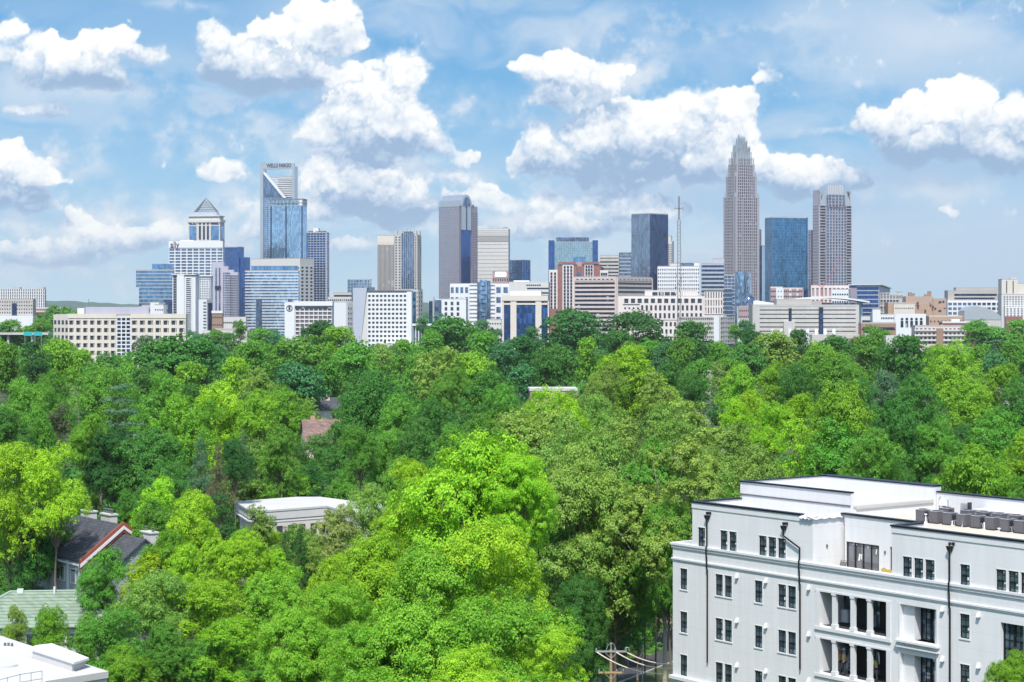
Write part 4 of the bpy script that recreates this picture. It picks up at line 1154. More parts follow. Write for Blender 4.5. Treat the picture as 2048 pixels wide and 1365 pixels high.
# dark glass tower
b = Bld('office_tower', 'dark slate glass tower, plain and square, left of the radio mast', 'tower', 1263, 1300, 1336, 2420, 45, 30)
b.body(0, b.z(428), M['slate_glass'], 'curtain_wall')
for f, mt in (('A', M['steel']), ('B', M['navy_glass'])):
    b.bars(f, 0, b.W[f], 10, b.z(429), 14, 0, .16, 0, .3, mt)
b.box('dark_glass_face', M['navy_glass'], 'B', 0, b.Wr, 6, b.z(429), .02, .25)
b.box('painted_reflection', M['sea_glass'], 'A', .3, b.Wl - .3, b.z(545), b.z(432), .02, .12)  # pale glass stands in for the bright reflection on the left face
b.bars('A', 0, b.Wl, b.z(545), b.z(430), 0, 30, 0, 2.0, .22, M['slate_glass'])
b = Bld('office_tower', 'slim cream tower half hidden behind the dark slate glass tower', 'tower', 1328, 1344, 1348, 2750, 14, 14)
b.body(0, b.z(484), M['offwhite']); b.body(b.z(484), b.z(473), M['offwhite'], 'upper_stage', a0=b.Wl * .3, a1=b.Wl * .9, b1=8)
b.wins('A', 0, b.Wl, 10, b.z(488), 6, 36, 1.0, 2.2); b.wins('B', 0, b.Wr, 10, b.z(488), 2, 36, 1.0, 2.2)
# white building beyond the mast
b = Bld('office_building', 'white office with small square windows behind the radio mast', 'office building', 1315, 1399, 1404, 2150, 6, 24)
b.body(0, b.z(534), M['white'])
b.punched('A', 0, b.Wl, 8, b.z(536), 20, 17, .5, .5, M['white'], V); b.box('top_glazing', M['blue_glass'], 'A', b.u('A', 1362), b.u('A', 1386), b.z(535), b.z(529), -3, -2)
b.body(b.z(534), b.z(528), M['offwhite'], 'attic', a0=b.u('A', 1340), a1=b.u('A', 1360), b0=3, b1=14)
b.body(b.z(534), b.z(526), M['white'], 'attic', a0=b.u('A', 1388), b0=.5, b1=14)
b.roofbox('plant_room', M['mid_metal'], .45, .9, .2, .5, b.z(534), b.z(526))
b = Bld('office_building', 'grey office with dark blue strip windows at the left foot of the crowned tower', 'office building', 1403, 1448, 1450, 2260, 5, 24)
b.body(0, b.z(528), M['steel']); b.box('strip_glazing', M['navy_glass'], 'A', 0, b.Wl, 8, b.z(529), .02, .3)
b.bars('A', 0, b.Wl, 8, b.z(529), 0, 16, 0, 2.3, .8, M['steel'], 'band'); b.body(b.z(528), b.z(518), M['lavender'], 'plant_screen', a0=b.Wl * .5, b0=3, b1=16)
# big court house
b = Bld('courthouse', 'wide pale stone courthouse with rows of big square windows and a colonnaded right end', 'courthouse', 1236, 1446, 1450, 1500, 3, 34)
zt = b.z(594)
b.body(0, zt, M['hotel_white'], roof='roof_white')
u1, u2 = b.u('A', 1246), b.u('A', 1406)
b.punched('A', u1, u2, b.z(608.5), b.z(596), 12, 1, .62, .72, M['hotel_white'], CUT, deep=.7, single=True)
b.punched('A', b.u('A', 1280), u2, b.z(640), b.z(608.5), 14, 2, .5, .66, M['hotel_white'], CUT, deep=.7, single=True)
b.punched('A', b.u('A', 1320), u2, b.z(685), b.z(642), 10, 3, .5, .6, M['hotel_white'], CUT, deep=.7, single=True)
b.wins('A', b.u('A', 1246), b.u('A', 1280), b.z(620), b.z(614), 4, 1, 1.4, 1.4, CUT)
b.body(zt, b.z(583), M['hotel_white'], 'attic', a0=b.u('A', 1290), a1=b.u('A', 1395), b0=3, b1=22, roof='roof_white')
mb = MB()
for i in range(4):
    ua = b.u('A', 1305 + 12.3 * i); b.fb(mb, 'A', ua, ua + 3.9, zt + .9, b.z(584.5), -3.1, -2.9)
mb.build('attic_glazing', CUT, b.o)
b.box('dark_roof_slab', M['mid_metal'], 'A', b.u('A', 1406), b.Wl + 1, b.z(583), b.z(580.5), -20, 2.0)
b.box('rotunda_glazing', CUT, 'A', b.u('A', 1409), b.Wl - .4, b.z(629), b.z(583), .3, .6)
b.bars('A', b.u('A', 1409), b.Wl - .2, b.z(629), b.z(583), 7, 3, 1.2, 1.3, 1.8, M['hotel_white'], 'colonnade', .6)
# parking garage
b = Bld('parking_garage', 'grey concrete parking garage with open decks in front of the courthouse, right of the mast', 'parking garage', 1357, 1440, 1468, 1350, 28, 30)
b.body(0, b.z(637), M['dark_concrete'], roof='roof_grey', inset=.3)
for f in 'AB':
    zt = b.z(634)
    b.bars(f, 0, b.W[f], zt - 3.1 * 6, zt, 22 if f == 'A' else 8, 6, .45, 1.5, .5, M['concrete'], 'deck_parapet')
b.box('stair_tower', M['white'], 'A', b.u('A', 1429), b.Wl, 0, b.z(632), .5, 1.6)
b.box('low_podium', M['offwhite'], 'A', b.u('A', 1400), b.u('A', 1440), 0, b.z(631), -12, -6)
def facepoly(b, mb, face, pts, o0, o1):
    """outline given in photograph columns and rows, standing on a face and given thickness"""
    P = [(b.u(face, x), b.z(y)) for x, y in pts]
    loc = lambda u, z, o: (u - b.Wl, -o, z) if face == 'A' else (o, u, z)
    k = len(mb.v); n = len(P)
    mb.v += [loc(u, z, o1) for u, z in P] + [loc(u, z, o0) for u, z in P]
    mb.f += [tuple(k + i for i in range(n)), tuple(k + n + i for i in reversed(range(n)))]
    mb.f += [(k + i, k + n + i, k + n + (i + 1) % n, k + (i + 1) % n) for i in range(n)]
# crowned tower
b = Bld('crowned_tower', 'tallest tower of the skyline, mauve granite with setbacks and a spiky silver crown', 'tower', 1448, 1470, 1518, 2760, 63, 40)
M['tower_granite'] = wall_mat('pale_mauve_granite', (.35, .335, .37), .5, .06, .06, .12)
tg = M['tower_granite']
tiers = [(0, 0, 395, 12, 8), (2.4, 395, 353, 11, 7), (4.6, 353, 329, 10, 6), (7.0, 329, 316, 9, 5)]
fh = 4.1
for k, (ins, p0, p1, nB, nA) in enumerate(tiers):
    z0 = 0 if k == 0 else b.z(p0); z1 = b.z(p1)
    b.body(z0, z1, M['window_far'], 'glazed_tier', inset=ins, roof=None)
    for f, n in (('A', nA), ('B', nB)):
        nz = max(2, int((z1 - max(z0, 8)) / fh))
        b.bars(f, ins, b.W[f] - ins, max(z0, 8), z1, n, nz, 1.35, 1.15, .8 - ins, tg, 'granite_grid', -ins)
    mb = MB()      # solid corner piers and a parapet
    for f in 'AB':
        W = b.W[f]
        for ua in (ins, W - ins - 3.2):
            b.fb(mb, f, ua, ua + 3.2, z0, z1 + 1.0, -ins, .95 - ins)
        if f == 'B' and k == 0:
            for ua in (W * .30, W * .72): b.fb(mb, f, ua, ua + 1.6, z0, z1, -ins, 1.1 - ins)
    mb.build('granite_pier', tg, b.o)
    mb = MB()      # spikes standing on the shoulder
    for f in 'AB':
        n = 5 if f == 'B' else 3
        for i in range(n + 1):
            u = ins + 1 + (b.W[f] - 2 * ins - 2) * i / n
            if k < 2 and 0 < i < n: continue
            b.fb(mb, f, u - .5, u + .5, z1, z1 + 6.5 + 3 * (k > 1), -ins - 1.0, -ins - .1)
    mb.build('finial', M['silver'], b.o)
for k, (ins, p0, p1) in enumerate(((9.2, 316, 303), (12.2, 303, 292), (15.4, 292, 284))):
    z0, z1 = b.z(p0), b.z(p1)
    b.body(z0, z1, M['steel'], 'crown_drum', inset=ins, roof=None)
    mb = MB()
    for f in 'AB':
        n = 9 - 2 * k
        for i in range(n + 1):
            u = ins + (b.W[f] - 2 * ins) * i / n
            h = 7.5 - abs(i - n / 2) * .5 + 2.5 * (i % 2)
            b.fb(mb, f, u - .38, u + .38, z0, z1 + h, -ins - .3, -ins + .8)
            q = (-b.Wl + u, -(-ins + .25), 0) if f == 'A' else (-ins + .25, u, 0)
            mb.tube((q[0], q[1], z1 + h), (q[0], q[1], z1 + h + 3.5), .4, .05, 4)
        b.fb(mb, f, ins, b.W[f] - ins, z1 - .8, z1, -ins - .2, -ins + .6)
    # rear screens of the open crown
    x0, x1, y0, y1 = ins - b.Wl, -ins, ins, b.Wr - ins
    n = 6
    for i in range(n + 1):
        x = x0 + (x1 - x0) * i / n; y = y0 + (y1 - y0) * i / n
        mb.box(x - .35, x + .35, y1, y1 + .7, z0, z1 + 6 + 2 * (i % 2)); mb.box(x0 - .7, x0, y - .35, y + .35, z0, z1 + 6 + 2 * (i % 2))
    mb.build('silver_crown', M['silver'], b.o)
mb = MB()
cx_, cy_ = -b.Wl / 2, b.Wr / 2
for i in range(8):
    a = i * math.pi / 4; x, y = cx_ + 4.6 * math.cos(a), cy_ + 4.6 * math.sin(a)
    mb.tube((x, y, b.z(286)), (x, y, b.z(277) + 2 * (i % 2)), .55, .12, 5)
mb.build('top_spire', M['silver'], b.o)
# glass blocks at its foot
b = Bld('office_building', 'pale sky-blue glass block pair at the foot of the crowned tower', 'building', 1448, 1471, 1487, 2350, 12, 20)
b.body(0, b.z(551), M['pale_blue_glass'], 'curtain_wall', a1=b.u('A', 1470)); b.bars('A', 0, b.u('A', 1470), 6, b.z(551), 3, 16, .4, .8, .5, M['lavender'])
b.body(0, b.z(544), M['pale_blue_glass'], 'curtain_wall', a0=b.u('A', 1470) + .1, a1=b.u('A', 1487), b0=3, roof=None)
b.body(0, b.z(578), M['blue_glass'], 'lower_curtain_wall', a0=b.u('A', 1449), a1=b.u('A', 1465), b0=-4, b1=0); b.bars('A', b.u('A', 1449), b.u('A', 1465), 6, b.z(578), 0, 10, 0, 1, 4.5, M['steel'], 'band', 4.0)
b = Bld('condominium_tower', 'slim blue balconied tower peeping out right of the crowned tower', 'tower', 1512, 1524, 1530, 2800, 14, 14)
b.body(0, b.z(492), M['blue_glass'], 'curtain_wall'); b.bars('A', 0, b.Wl, 8, b.z(492), 3, 34, .6, .8, .8, M['slate_glass'], 'balcony')
b.body(b.z(492), b.z(459), M['slate_glass'], 'upper_stage', a0=b.Wl * .3, a1=b.Wl * .85, b1=8, roof=None); b.bars('A', b.Wl * .3, b.Wl * .85, b.z(492), b.z(459), 2, 9, .4, .8, .8, M['steel'], 'balcony')
# teal tower
b = Bld('office_tower', 'bright teal-blue glass tower between the crowned tower and the chamfer-topped tower', 'tower', 1530, 1546, 1615, 2500, 74, 30)
b.body(0, b.z(436), M['teal_glass'], 'curtain_wall', roof='roof_grey')
b.bars('B', 0, b.Wr, 10, b.z(437), 16, 38, .14, .30, .2, M['blue_glass'])
b.bars('A', 0, b.Wl, 10, b.z(437), 6, 38, .3, .5, .25, M['slate_glass'])
b.box('right_fin', M['blue_glass'], 'B', b.Wr - .8, b.Wr, 0, b.z(434), 0, 1.6)
b.roofbox('plant_room', M['steel'], .2, .8, .4, .75, b.z(436), b.z(432.5))
b = Bld('office_tower', 'narrow dark banded tower between the teal glass tower and the chamfer-topped tower', 'tower', 1612, 1630, 1632, 2650, 5, 20)
b.body(0, b.z(461), M['slate_glass'], 'curtain_wall'); b.bars('A', 0, b.Wl, 8, b.z(461), 4, 30, .8, .5, .5, M['mauve_stone'])
# chamfer-topped tower
b = Bld('chamfered_tower', 'ribbed pale mauve tower with sloping silver shoulders and two small horns at its top', 'tower', 1627, 1639, 1703, 2620, 72, 30)
zs = b.z(411)
b.body(0, zs, M['window_far'], 'glazed_shaft', roof=None)
b.box('side_wall', M['lavender'], 'A', 0, b.Wl, 0, b.z(380), .02, .6)
b.bars('A', 0, b.Wl, 8, zs, 5, 40, .8, 1.6, 1.1, tg, 'granite_grid', .6)
W = b.Wr
for ua, ub in ((0, W * .19), (W * .82, W)):       # dark window columns at both edges
    b.bars('B', ua, ub, 14, zs, 1, 41, 1.3, 1.3, .7, tg, 'granite_grid')
ua, ub = W * .19, W * .82
b.box('centre_bay_wall', M['slate_glass'], 'B', ua, ub, 6, zs, .02, 1.6)
b.bars('B', ua, ub, 6, zs, 7, 41, 1.25, .7, 2.5, tg, 'granite_rib', 1.6)
mb = MB(); facepoly(b, mb, 'B', [(1639, 411), (1703, 411), (1695, 390), (1687, 373), (1683, 369), (1665, 366), (1653, 373), (1645, 392)], -b.Wl, .3)
mb.build('sloping_crown', M['silver'], b.o)
mb = MB(); b.fb(mb, 'B', b.u('B', 1654), b.u('B', 1688), zs, b.z(390), .35, 3.0); mb.build('centre_bay_head', M['slate_glass'], b.o)
b.bars('B', b.u('B', 1654), b.u('B', 1688), zs - 2, b.z(390), 5, 4, 1.2, .7, 3.8, tg, 'granite_rib', 3.0)
mb = MB()
for i in range(9):
    px = 1656 + i * 3.4; b.fb(mb, 'B', b.u('B', px), b.u('B', px) + .7, b.z(388.5), b.z(371), .35, 1.5)
mb.build('crown_fin', M['white'], b.o)
mb = MB()
for px, s_ in ((1628.5, 1), (1699, -1)):
    b.fb(mb, 'B', b.u('B', px + 11 * (s_ > 0)) , b.u('B', px + 11 * (s_ > 0)) + 1.6, zs, b.z(381), -6, .4)
    b.fb(mb, 'B', b.u('B', px + 11 * (s_ > 0)) - 1.0, b.u('B', px + 11 * (s_ > 0)) + 2.6, b.z(385), b.z(382), -7, .6)
b.fb(mb, 'A', 0, 2, zs, b.z(381), -2, .8); b.fb(mb, 'A', b.Wl - 2, b.Wl, zs, b.z(381), -2, .8)
mb.build('corner_horn', tg, b.o)
b.punched('B', -4, W + 5, 6, b.z(577), 7, 2, .6, .7, M['hotel_white'], V, deep=5.0)
# low things round its foot
b = Bld('office_building', 'low white and pink framed block in front of the chamfer-topped tower', 'building', 1622, 1698, 1702, 2250, 4, 20)
b.body(0, b.z(572), M['pink_wall']); b.punched('A', 0, b.Wl, 6, b.z(573), 9, 4, .55, .7, M['hotel_white'], M['pink_granite'], deep=1.0)
b = Bld('office_building', 'small white block in front of the low pink framed block', 'building', 1664, 1697, 1711, 2100, 12, 16)
b.body(0, b.z(580), M['white']); b.wins('A', 0, b.Wl, 6, b.z(582), 7, 6, 1.6, 1.8)
b = Bld('apartment_block', 'white-centred red brick apartment block in front of the teal glass tower', 'apartment block', 1541, 1605, 1609, 2100, 4, 16)
b.body(0, b.z(575), M['white'], a1=b.u('A', 1566)); b.body(0, b.z(577), M['hotel_white'], 'wall', a0=b.u('A', 1566) + .05)
b.body(0, b.z(576), M['pink_granite'], 'brick_bay', a0=0, a1=b.u('A', 1552), b0=-.8, b1=3, roof=None)
for pa in (1568, 1583, 1597): b.box('brick_bay', M['pink_granite'], 'A', b.u('A', pa), b.u('A', pa + 10), 6, b.z(578), .05, .6)
b.wins('A', b.u('A', 1567), b.Wl, 6, b.z(578), 10, 9, 1.4, 1.7, V, out=.7, single=True); b.wins('A', 0, b.u('A', 1552), 6, b.z(578), 3, 9, 1.4, 1.7, V, out=.9)
b.wins('A', b.u('A', 1554), b.u('A', 1565), 6, b.z(578), 2, 9, 1.6, 1.7, M['sea_glass'], out=.1)
# curved glass museum
o = thing('glass_pavilion', 'rounded grey-blue glass pavilion with white swooping roof wings, at the foot of the crowned tower', 'pavilion', ((1497 - CX) / F * 1950, 1950, 0), 0)
zz = lambda py, D: CAMZ - (py - HY) * D / F
mb = MB(); n = 10
prev = None
for i in range(n + 1):
    a = math.pi / 2 * i / n; r_, z_ = 6.5 * math.cos(a) + .2, zz(606, 1950) + 8 * math.sin(a)
    if prev: mb.tube((0, 0, prev[1]), (0, 0, z_), prev[0], r_, 20, i == n)
    prev = (r_, z_)
mb.tube((0, 0, 0), (0, 0, zz(606, 1950)), 6.7, 6.7, 20)
mb.build('glass_dome', M['slate_glass'], o, smooth=True)
MB().hexa([(4, -6, zz(607, 1950) - 10), (34, -4, zz(612, 1950) - 10), (34, 8, zz(612, 1950) - 10), (4, 8, zz(607, 1950) - 10)], [(4, -6, zz(602, 1950)), (34, -4, zz(609, 1950)), (34, 8, zz(609, 1950)), (4, 8, zz(600, 1950))]).build('white_wing', M['white'], o)
MB().box(-12, 30, -9, -6.5, 0, zz(613, 1950)).build('low_wall', M['concrete'], o)
# arena roof behind the stone block
o = thing('arena', 'long low building with a shallow curved white roof, behind the grey banded stone block', 'arena', ((1650 - CX) / F * 1900, 1900, 0), 0)
mb = MB(); n = 18; x0, x1 = (1592 - 1650) / F * 1900, (1738 - 1650) / F * 1900
def arc(f): return zz(601 - 7.5 * math.sin(math.pi * min(1, f * .8 + .12)) + 7 * max(0, f - .45), 1900)
for i in range(n):
    f0, f1 = i / n, (i + 1) / n
    xa, xb = x0 + (x1 - x0) * f0, x0 + (x1 - x0) * f1
    mb.hexa([(xa, -4, arc(f0) - 1.5), (xb, -4, arc(f1) - 1.5), (xb, 36, arc(f1) - 1.5), (xa, 36, arc(f0) - 1.5)], [(xa, -4, arc(f0)), (xb, -4, arc(f1)), (xb, 36, arc(f1)), (xa, 36, arc(f0))])
mb.build('curved_roof', M['white'], o)
MB().box(x0 + 22, x1 - 6, 0, 34, 0, zz(606, 1900)).build('glass_wall', M['slate_glass'], o)
MB().box(x0, x0 + 24, -3, 30, 0, zz(602, 1900)).build('front_block', M['stone'], o)
# stone banded block
b = Bld('office_building', 'long grey stone block with black ribbon windows and a dark glass centre slot', 'office building', 1505, 1718, 1723, 1450, 2, 34)
zt = b.z(612); b.body(0, zt, M['stone'], roof='roof_grey')
b.body(zt, b.z(601), M['stone'], 'attic', a0=b.u('A', 1555), a1=b.u('A', 1624), b0=6, b1=28)
b.wins('A', b.u('A', 1557), b.u('A', 1640), b.z(609.5), b.z(603), 9, 1, 2.4, 1.5, M['lavender'], out=-5.9) if False else None
mb = MB(); 
for k, py in enumerate((621, 629.5, 638, 646.5, 655, 663)):
    b.fb(mb, 'A', b.u('A', 1519), b.u('A', 1711), b.z(py + 1.6), b.z(py - .9), .02, .12)
mb.build('ribbon_window', V, b.o)
mb = MB()
for k, py in enumerate((616, 624.6, 633, 641.6, 650, 658.6, 667)):
    b.fb(mb, 'A', b.u('A', 1519), b.u('A', 1711), b.z(py + 3.4), b.z(py - 3.0), .1, .9)
b.fb(mb, 'A', b.u('A', 1505), b.u('A', 1519), 0, zt, .1, 1.0); b.fb(mb, 'A', b.u('A', 1711), b.Wl, 0, zt, .1, 1.0)
b.fb(mb, 'A', b.u('A', 1519), b.u('A', 1711), b.z(613.6), zt, .1, 1.05)
mb.build('stone_band', M['concrete'], b.o)
b.box('dark_glass_slot', M['navy_glass'], 'A', b.u('A', 1637), b.u('A', 1646), 0, b.z(615), .9, 1.4)
b.box('dark_glass_slot', M['navy_glass'], 'A', b.u('A', 1577), b.u('A', 1583), b.z(645), b.z(617), .9, 1.4)
b.box('entrance_block', M['concrete'], 'A', b.u('A', 1566), b.u('A', 1588), 0, b.z(643), 1.0, 6)
for k in range(8):
    u = b.u('A', 1540 + k * 17.5); b.box('site_frame', M['white'], 'A', u, u + 2.2, 0, b.z(658), 6, 6.6)
b.box('podium', M['concrete'], 'A', b.u('A', 1618), b.u('A', 1722), 0, b.z(669), 7, 20)
# crane
o = thing('tower_crane', 'red lattice crane with a raised jib in front of the chamfer-topped tower', 'crane', ((1645 - CX) / F * 2180, 2180, 0), 0)
def lattice(mb, p, q, w, n, r):
    p, q = Vector(p), Vector(q); d = (q - p).normalized(); a = d.orthogonal().normalized(); c = d.cross(a)
    cs = [a * w, c * w, -a * w, -c * w]
    for v in cs: mb.tube(p + v, q + v, r, r, 4, False)
    for i in range(n):
        s0, s1 = p.lerp(q, i / n), p.lerp(q, (i + 1) / n)
        for k in range(4):
            mb.tube(s0 + cs[k], s1 + cs[(k + 1) % 4], r * .7, r * .7, 3, False)
M['crane_red'] = plain_mat('red_crane_paint', (.42, .07, .06), .5)
mb = MB(); lattice(mb, (0, 0, 0), (0, 0, zz(574, 2180)), .9, 18, .16); mb.build('mast', M['crane_red'], o)
mb = MB(); lattice(mb, (0, 0, zz(575, 2180)), ((1690 - 1645) / F * 2180, 3, zz(508, 2180)), .6, 18, .12); mb.build('jib', M['crane_red'], o)
mb = MB(); lattice(mb, (0, 0, zz(575, 2180)), (-9, 0, zz(566, 2180)), .6, 5, .14); mb.build('counter_jib', M['crane_red'], o)
# right side
b = Bld('office_building', 'dark blue banded glass office with a projecting white roof edge, right of the chamfer-topped tower', 'office building', 1700, 1757, 1779, 2150, 12, 26)
b.body(0, b.z(572), M['deep_blue_glass'], 'curtain_wall'); b.bars('A', b.u('A', 1714), b.Wl, 6, b.z(573), 0, 11, 0, 1.1, .7, M['steel'], 'band')
b.box('blank_end', M['lavender'], 'B', 0, b.Wr, 0, b.z(572), .05, .8); b.box('blank_end', M['mauve_stone'], 'A', 0, b.u('A', 1714), 0, b.z(575), .05, 1.0)
MB().box(-b.Wl - 2, 3, -3, b.Wr + 2, b.z(571) + .2, b.z(569)).build('roof_slab', M['offwhite'], b.o)
b = Bld('parking_garage', 'pale open-sided framed block right of the dark blue banded office', 'building', 1760, 1798, 1808, 2020, 12, 20)
b.body(0, b.z(592), M['dark_concrete'], inset=.4)
for f in 'AB': b.bars(f, 0, b.W[f], 4, b.z(586), 6, 7, .9, 1.2, .8, M['concrete'], 'deck_frame')
b = Bld('apartment_block', 'tan brick block with scattered dark openings and stepped roof, middle one of the right side', 'building', 1776, 1892, 1897, 1980, 4, 30)
b.body(0, b.z(607), M['tan_brick']); b.body(0, b.z(595), M['tan_brick'], 'raised_part', a0=b.u('A', 1812), a1=b.u('A', 1866), b0=1.5); b.body(0, b.z(599), M['tan_brick'], 'raised_part', a0=b.u('A', 1866) + .1, b0=-1.5)
b.body(0, b.z(609), M['cream'], 'cream_wing', a0=b.u('A', 1786), a1=b.u('A', 1828), b0=-6, b1=-.1)
b.wins('A', b.u('A', 1788), b.u('A', 1826), 2, b.z(611), 9, 6, 1.2, 1.0, V, out=6.1)
rnd = random.Random(5); mb = MB()
for i in range(12):
    u = b.u('A', rnd.uniform(1832, 1890)); z_ = b.z(rnd.uniform(604, 626)); b.fb(mb, 'A', u, u + 2.0, z_, z_ + 2.2, 1.45, 1.6)
mb.build('window_opening', CUT, b.o)
mb = MB()
for px, h in ((1800, 3), (1818, 6), (1824, 5), (1850, 4), (1857, 7)):
    u = b.u('A', px); b.fb(mb, 'A', u, u + 3.4, b.z(597), b.z(597) + h, -8, -4)
mb.build('roof_hut', M['brown_brick'], b.o)
mb = MB()
for k in range(9):
    u = b.u('A', 1797) - b.Wl + rnd.uniform(-2.4, 4.6); mb.tube((b.u('A', 1799) - b.Wl, 4, b.z(592)), (u * 1.0, 4, b.z(584) + rnd.uniform(-2, 1)), .35, .2, 4); mb.box(u - .6, u + .6, 3.4, 4.6, b.z(585), b.z(583))
mb.build('aerial_cluster', M['concrete'], b.o)
b = Bld('office_building', 'long white framed block with large square windows and a grey setback storey, right side', 'office building', 1895, 2002, 2006, 2080, 3, 30)
b.body(0, b.z(602), M['white'], roof='roof_white'); b.punched('A', 0, b.Wl, b.z(632), b.z(604), 11, 3, .74, .6, M['white'], M['slate_glass'], deep=.9, single=True)
b.body(b.z(602), b.z(583), M['stone'], 'setback_storeys', a0=b.u('A', 1897), a1=b.u('A', 2001), b0=4, b1=26)
b.body(b.z(583) + .2, b.z(577), M['stone'], 'setback_storeys', a0=b.u('A', 1914), a1=b.u('A', 1998), b0=6, b1=22)
for pz0, pz1 in ((599, 595.5), (592, 588)):
    b.box('ribbon_window', V, 'A', b.u('A', 1910), b.u('A', 1995), b.z(pz0), b.z(pz1), -4, -3.8)
o = thing('vaulted_hall', 'pale hall with a long curved roof sloping down to the right', 'hall', ((1964 - CX) / F * 1900, 1900, 0), 0)
mb = MB(); D_ = 1900; xs = [(1929, 640), (1929, 622), (1940, 614), (1955, 612.5), (1975, 617), (1990, 624), (2002, 633), (2002, 640)]
P = [((x - 1964) / F * D_, zz(y, D_)) for x, y in xs]; k = len(P)
mb.v += [(x, 0, z) for x, z in P] + [(x, 26, z) for x, z in P]
mb.f += [tuple(range(k)), tuple(reversed(range(k, 2 * k)))] + [(i, i + k, (i + 1) % k + k, (i + 1) % k) for i in range(k)]
mb.build('curved_roof', M['sea_glass'] if False else M['steel'], o)
MB().box(P[0][0] - .2, P[-1][0] + .2, .3, 25, 0, P[0][1]).build('wall', M['concrete'], o)
b = Bld('apartment_tower', 'cream apartment tower with a stair turret at the right edge of the photograph', 'apartment block', 2003, 2110, 2114, 2000, 4, 22)
b.body(0, b.z(590), M['offwhite']); b.body(0, b.z(560), M['cream'], 'upper_block', a0=b.u('A', 2004), a1=b.u('A', 2036), b0=2); b.body(0, b.z(568), M['cream'], 'upper_block', a0=b.u('A', 2036) + .1, b0=4)
b.body(b.z(560), b.z(556), M['offwhite'], 'turret', a0=b.u('A', 2022), a1=b.u('A', 2034), b0=3, b1=10, roof=None)
b.box('turret_slot', V, 'A', b.u('A', 2013), b.u('A', 2015), b.z(587), b.z(562), -2, -1.8); b.box('turret_slot', V, 'A', b.u('A', 2026), b.u('A', 2028), b.z(587), b.z(562), -2, -1.8)
b.wins('A', b.u('A', 2006), b.Wl, b.z(640), b.z(592), 18, 10, 1.4, 1.3, V)
b.wins('A', b.u('A', 2038), b.Wl, b.z(589), b.z(570), 12, 4, 1.2, 1.3, V, out=-3.8) if False else None
b.box('white_wing', M['white'], 'A', b.u('A', 2008), b.Wl, 0, b.z(614), .2, 6); b.wins('A', b.u('A', 2009), b.Wl, b.z(638), b.z(616), 14, 5, 1.8, 1.3, CUT, out=6.1)
b.box('red_ground_floor', M['red_brick'], 'A', b.u('A', 2008), b.u('A', 2042), 0, b.z(633), 6, 9)
b = Bld('civic_building', 'white building with five tall arched-top dark openings and a small tower at its left', 'building', 1745, 1851, 1856, 1650, 5, 22)
b.body(0, b.z(631), M['white'], roof='roof_white'); b.body(0, b.z(620), M['white'], 'small_tower', a0=0, a1=b.u('A', 1761), b0=-1, b1=8)
ua, ub = b.u('A', 1798), b.u('A', 1848)
b.box('projecting_front', M['white'], 'A', b.u('A', 1789), b.Wl, 0, b.z(628), .1, 3)
mb = MB()
for i in range(5):
    pa = 1800.5 + i * 9.6
    b.fb(mb, 'A', b.u('A', pa), b.u('A', pa + 5.5), b.z(655), b.z(642), 3, 3.15)
    c_ = (b.u('A', pa) + b.u('A', pa + 5.5)) / 2 - b.Wl; r_ = (b.u('A', pa + 5.5) - b.u('A', pa)) / 2
    mb.tube((c_, -3.0, b.z(638.5)), (c_, -3.15, b.z(638.5)), r_, r_, 14)
mb.build('tall_opening', V, b.o)
b.wins('A', b.u('A', 1762), b.u('A', 1788), b.z(640), b.z(634), 8, 1, .9, 1.6, V); b.wins('A', b.u('A', 1762), b.u('A', 1788), b.z(650), b.z(644), 5, 1, 1.5, 1.2, V)
b = Bld('low_office', 'low brown block with dark strip windows behind treetops, right of the grey banded stone block', 'building', 1722, 1792, 1796, 1420, 4, 18)
b.body(0, b.z(648), M['brown_brick']); b.box('strip_window', V, 'A', b.Wl * .05, b.Wl * .95, b.z(660), b.z(655), .02, .2); b.wins('A', 0, b.Wl, 4, b.z(650), 10, 3, 1.6, 1.0)
b = Bld('low_office', 'small flat-roofed row with dark openings below the pale open-sided framed block', 'building', 1722, 1745, 1748, 1700, 4, 14)
b.body(0, b.z(634), M['offwhite']); b.box('strip_window', V, 'A', 1, b.Wl - 1, b.z(646), b.z(641), .02, .2)
b = Bld('motel', 'tan three-storey lodging block with pale balcony bands in front of the red brick building', 'building', 1830, 1930, 1933, 1300, 3, 16)
b.body(0, b.z(654), M['pink_wall'], roof='roof_grey')
for py in (661, 671, 681): b.box('balcony_band', M['offwhite'], 'A', -.5, b.Wl + .5, b.z(py + 1.6), b.z(py - 1.6), 0, 1.2)
b.wins('A', 0, b.Wl, b.z(690), b.z(655), 12, 4, 1.4, 1.5, CUT, single=True)
mb = MB(); frustum(mb, b.Wl * .12, 5, .1, 5, b.z(656), b.z(650), -b.Wl * .42, 6); mb.build('gable', M['tan_brick'], b.o)
b.box('brick_bay', M['brown_brick'], 'A', b.Wl * .42, b.Wl * .56, 0, b.z(657), .1, 1.6)
b = Bld('low_office', 'low red brick building with pale roof edge right of the tan lodging block', 'building', 1885, 1952, 1956, 1500, 4, 18)
b.body(0, b.z(646), M['red_brick'], roof='roof_white'); b.box('roof_edge', M['offwhite'], 'A', -.2, b.Wl + .2, b.z(647), b.z(645), 0, .5); b.wins('A', 0, b.Wl, 3, b.z(649), 10, 3, 1.4, 1.3)
b.roofbox('white_roof_unit', M['white'], .3, .55, .3, .7, b.z(646), b.z(639))
b = Bld('warehouse', 'low white-roofed warehouse right of the building with arched openings', 'building', 1858, 1925, 1928, 1800, 4, 30)
b.body(0, b.z(634), M['tan_brick'], roof='roof_white'); b.wins('A', 0, b.Wl, 3, b.z(637), 9, 4, 1.3, 1.5)
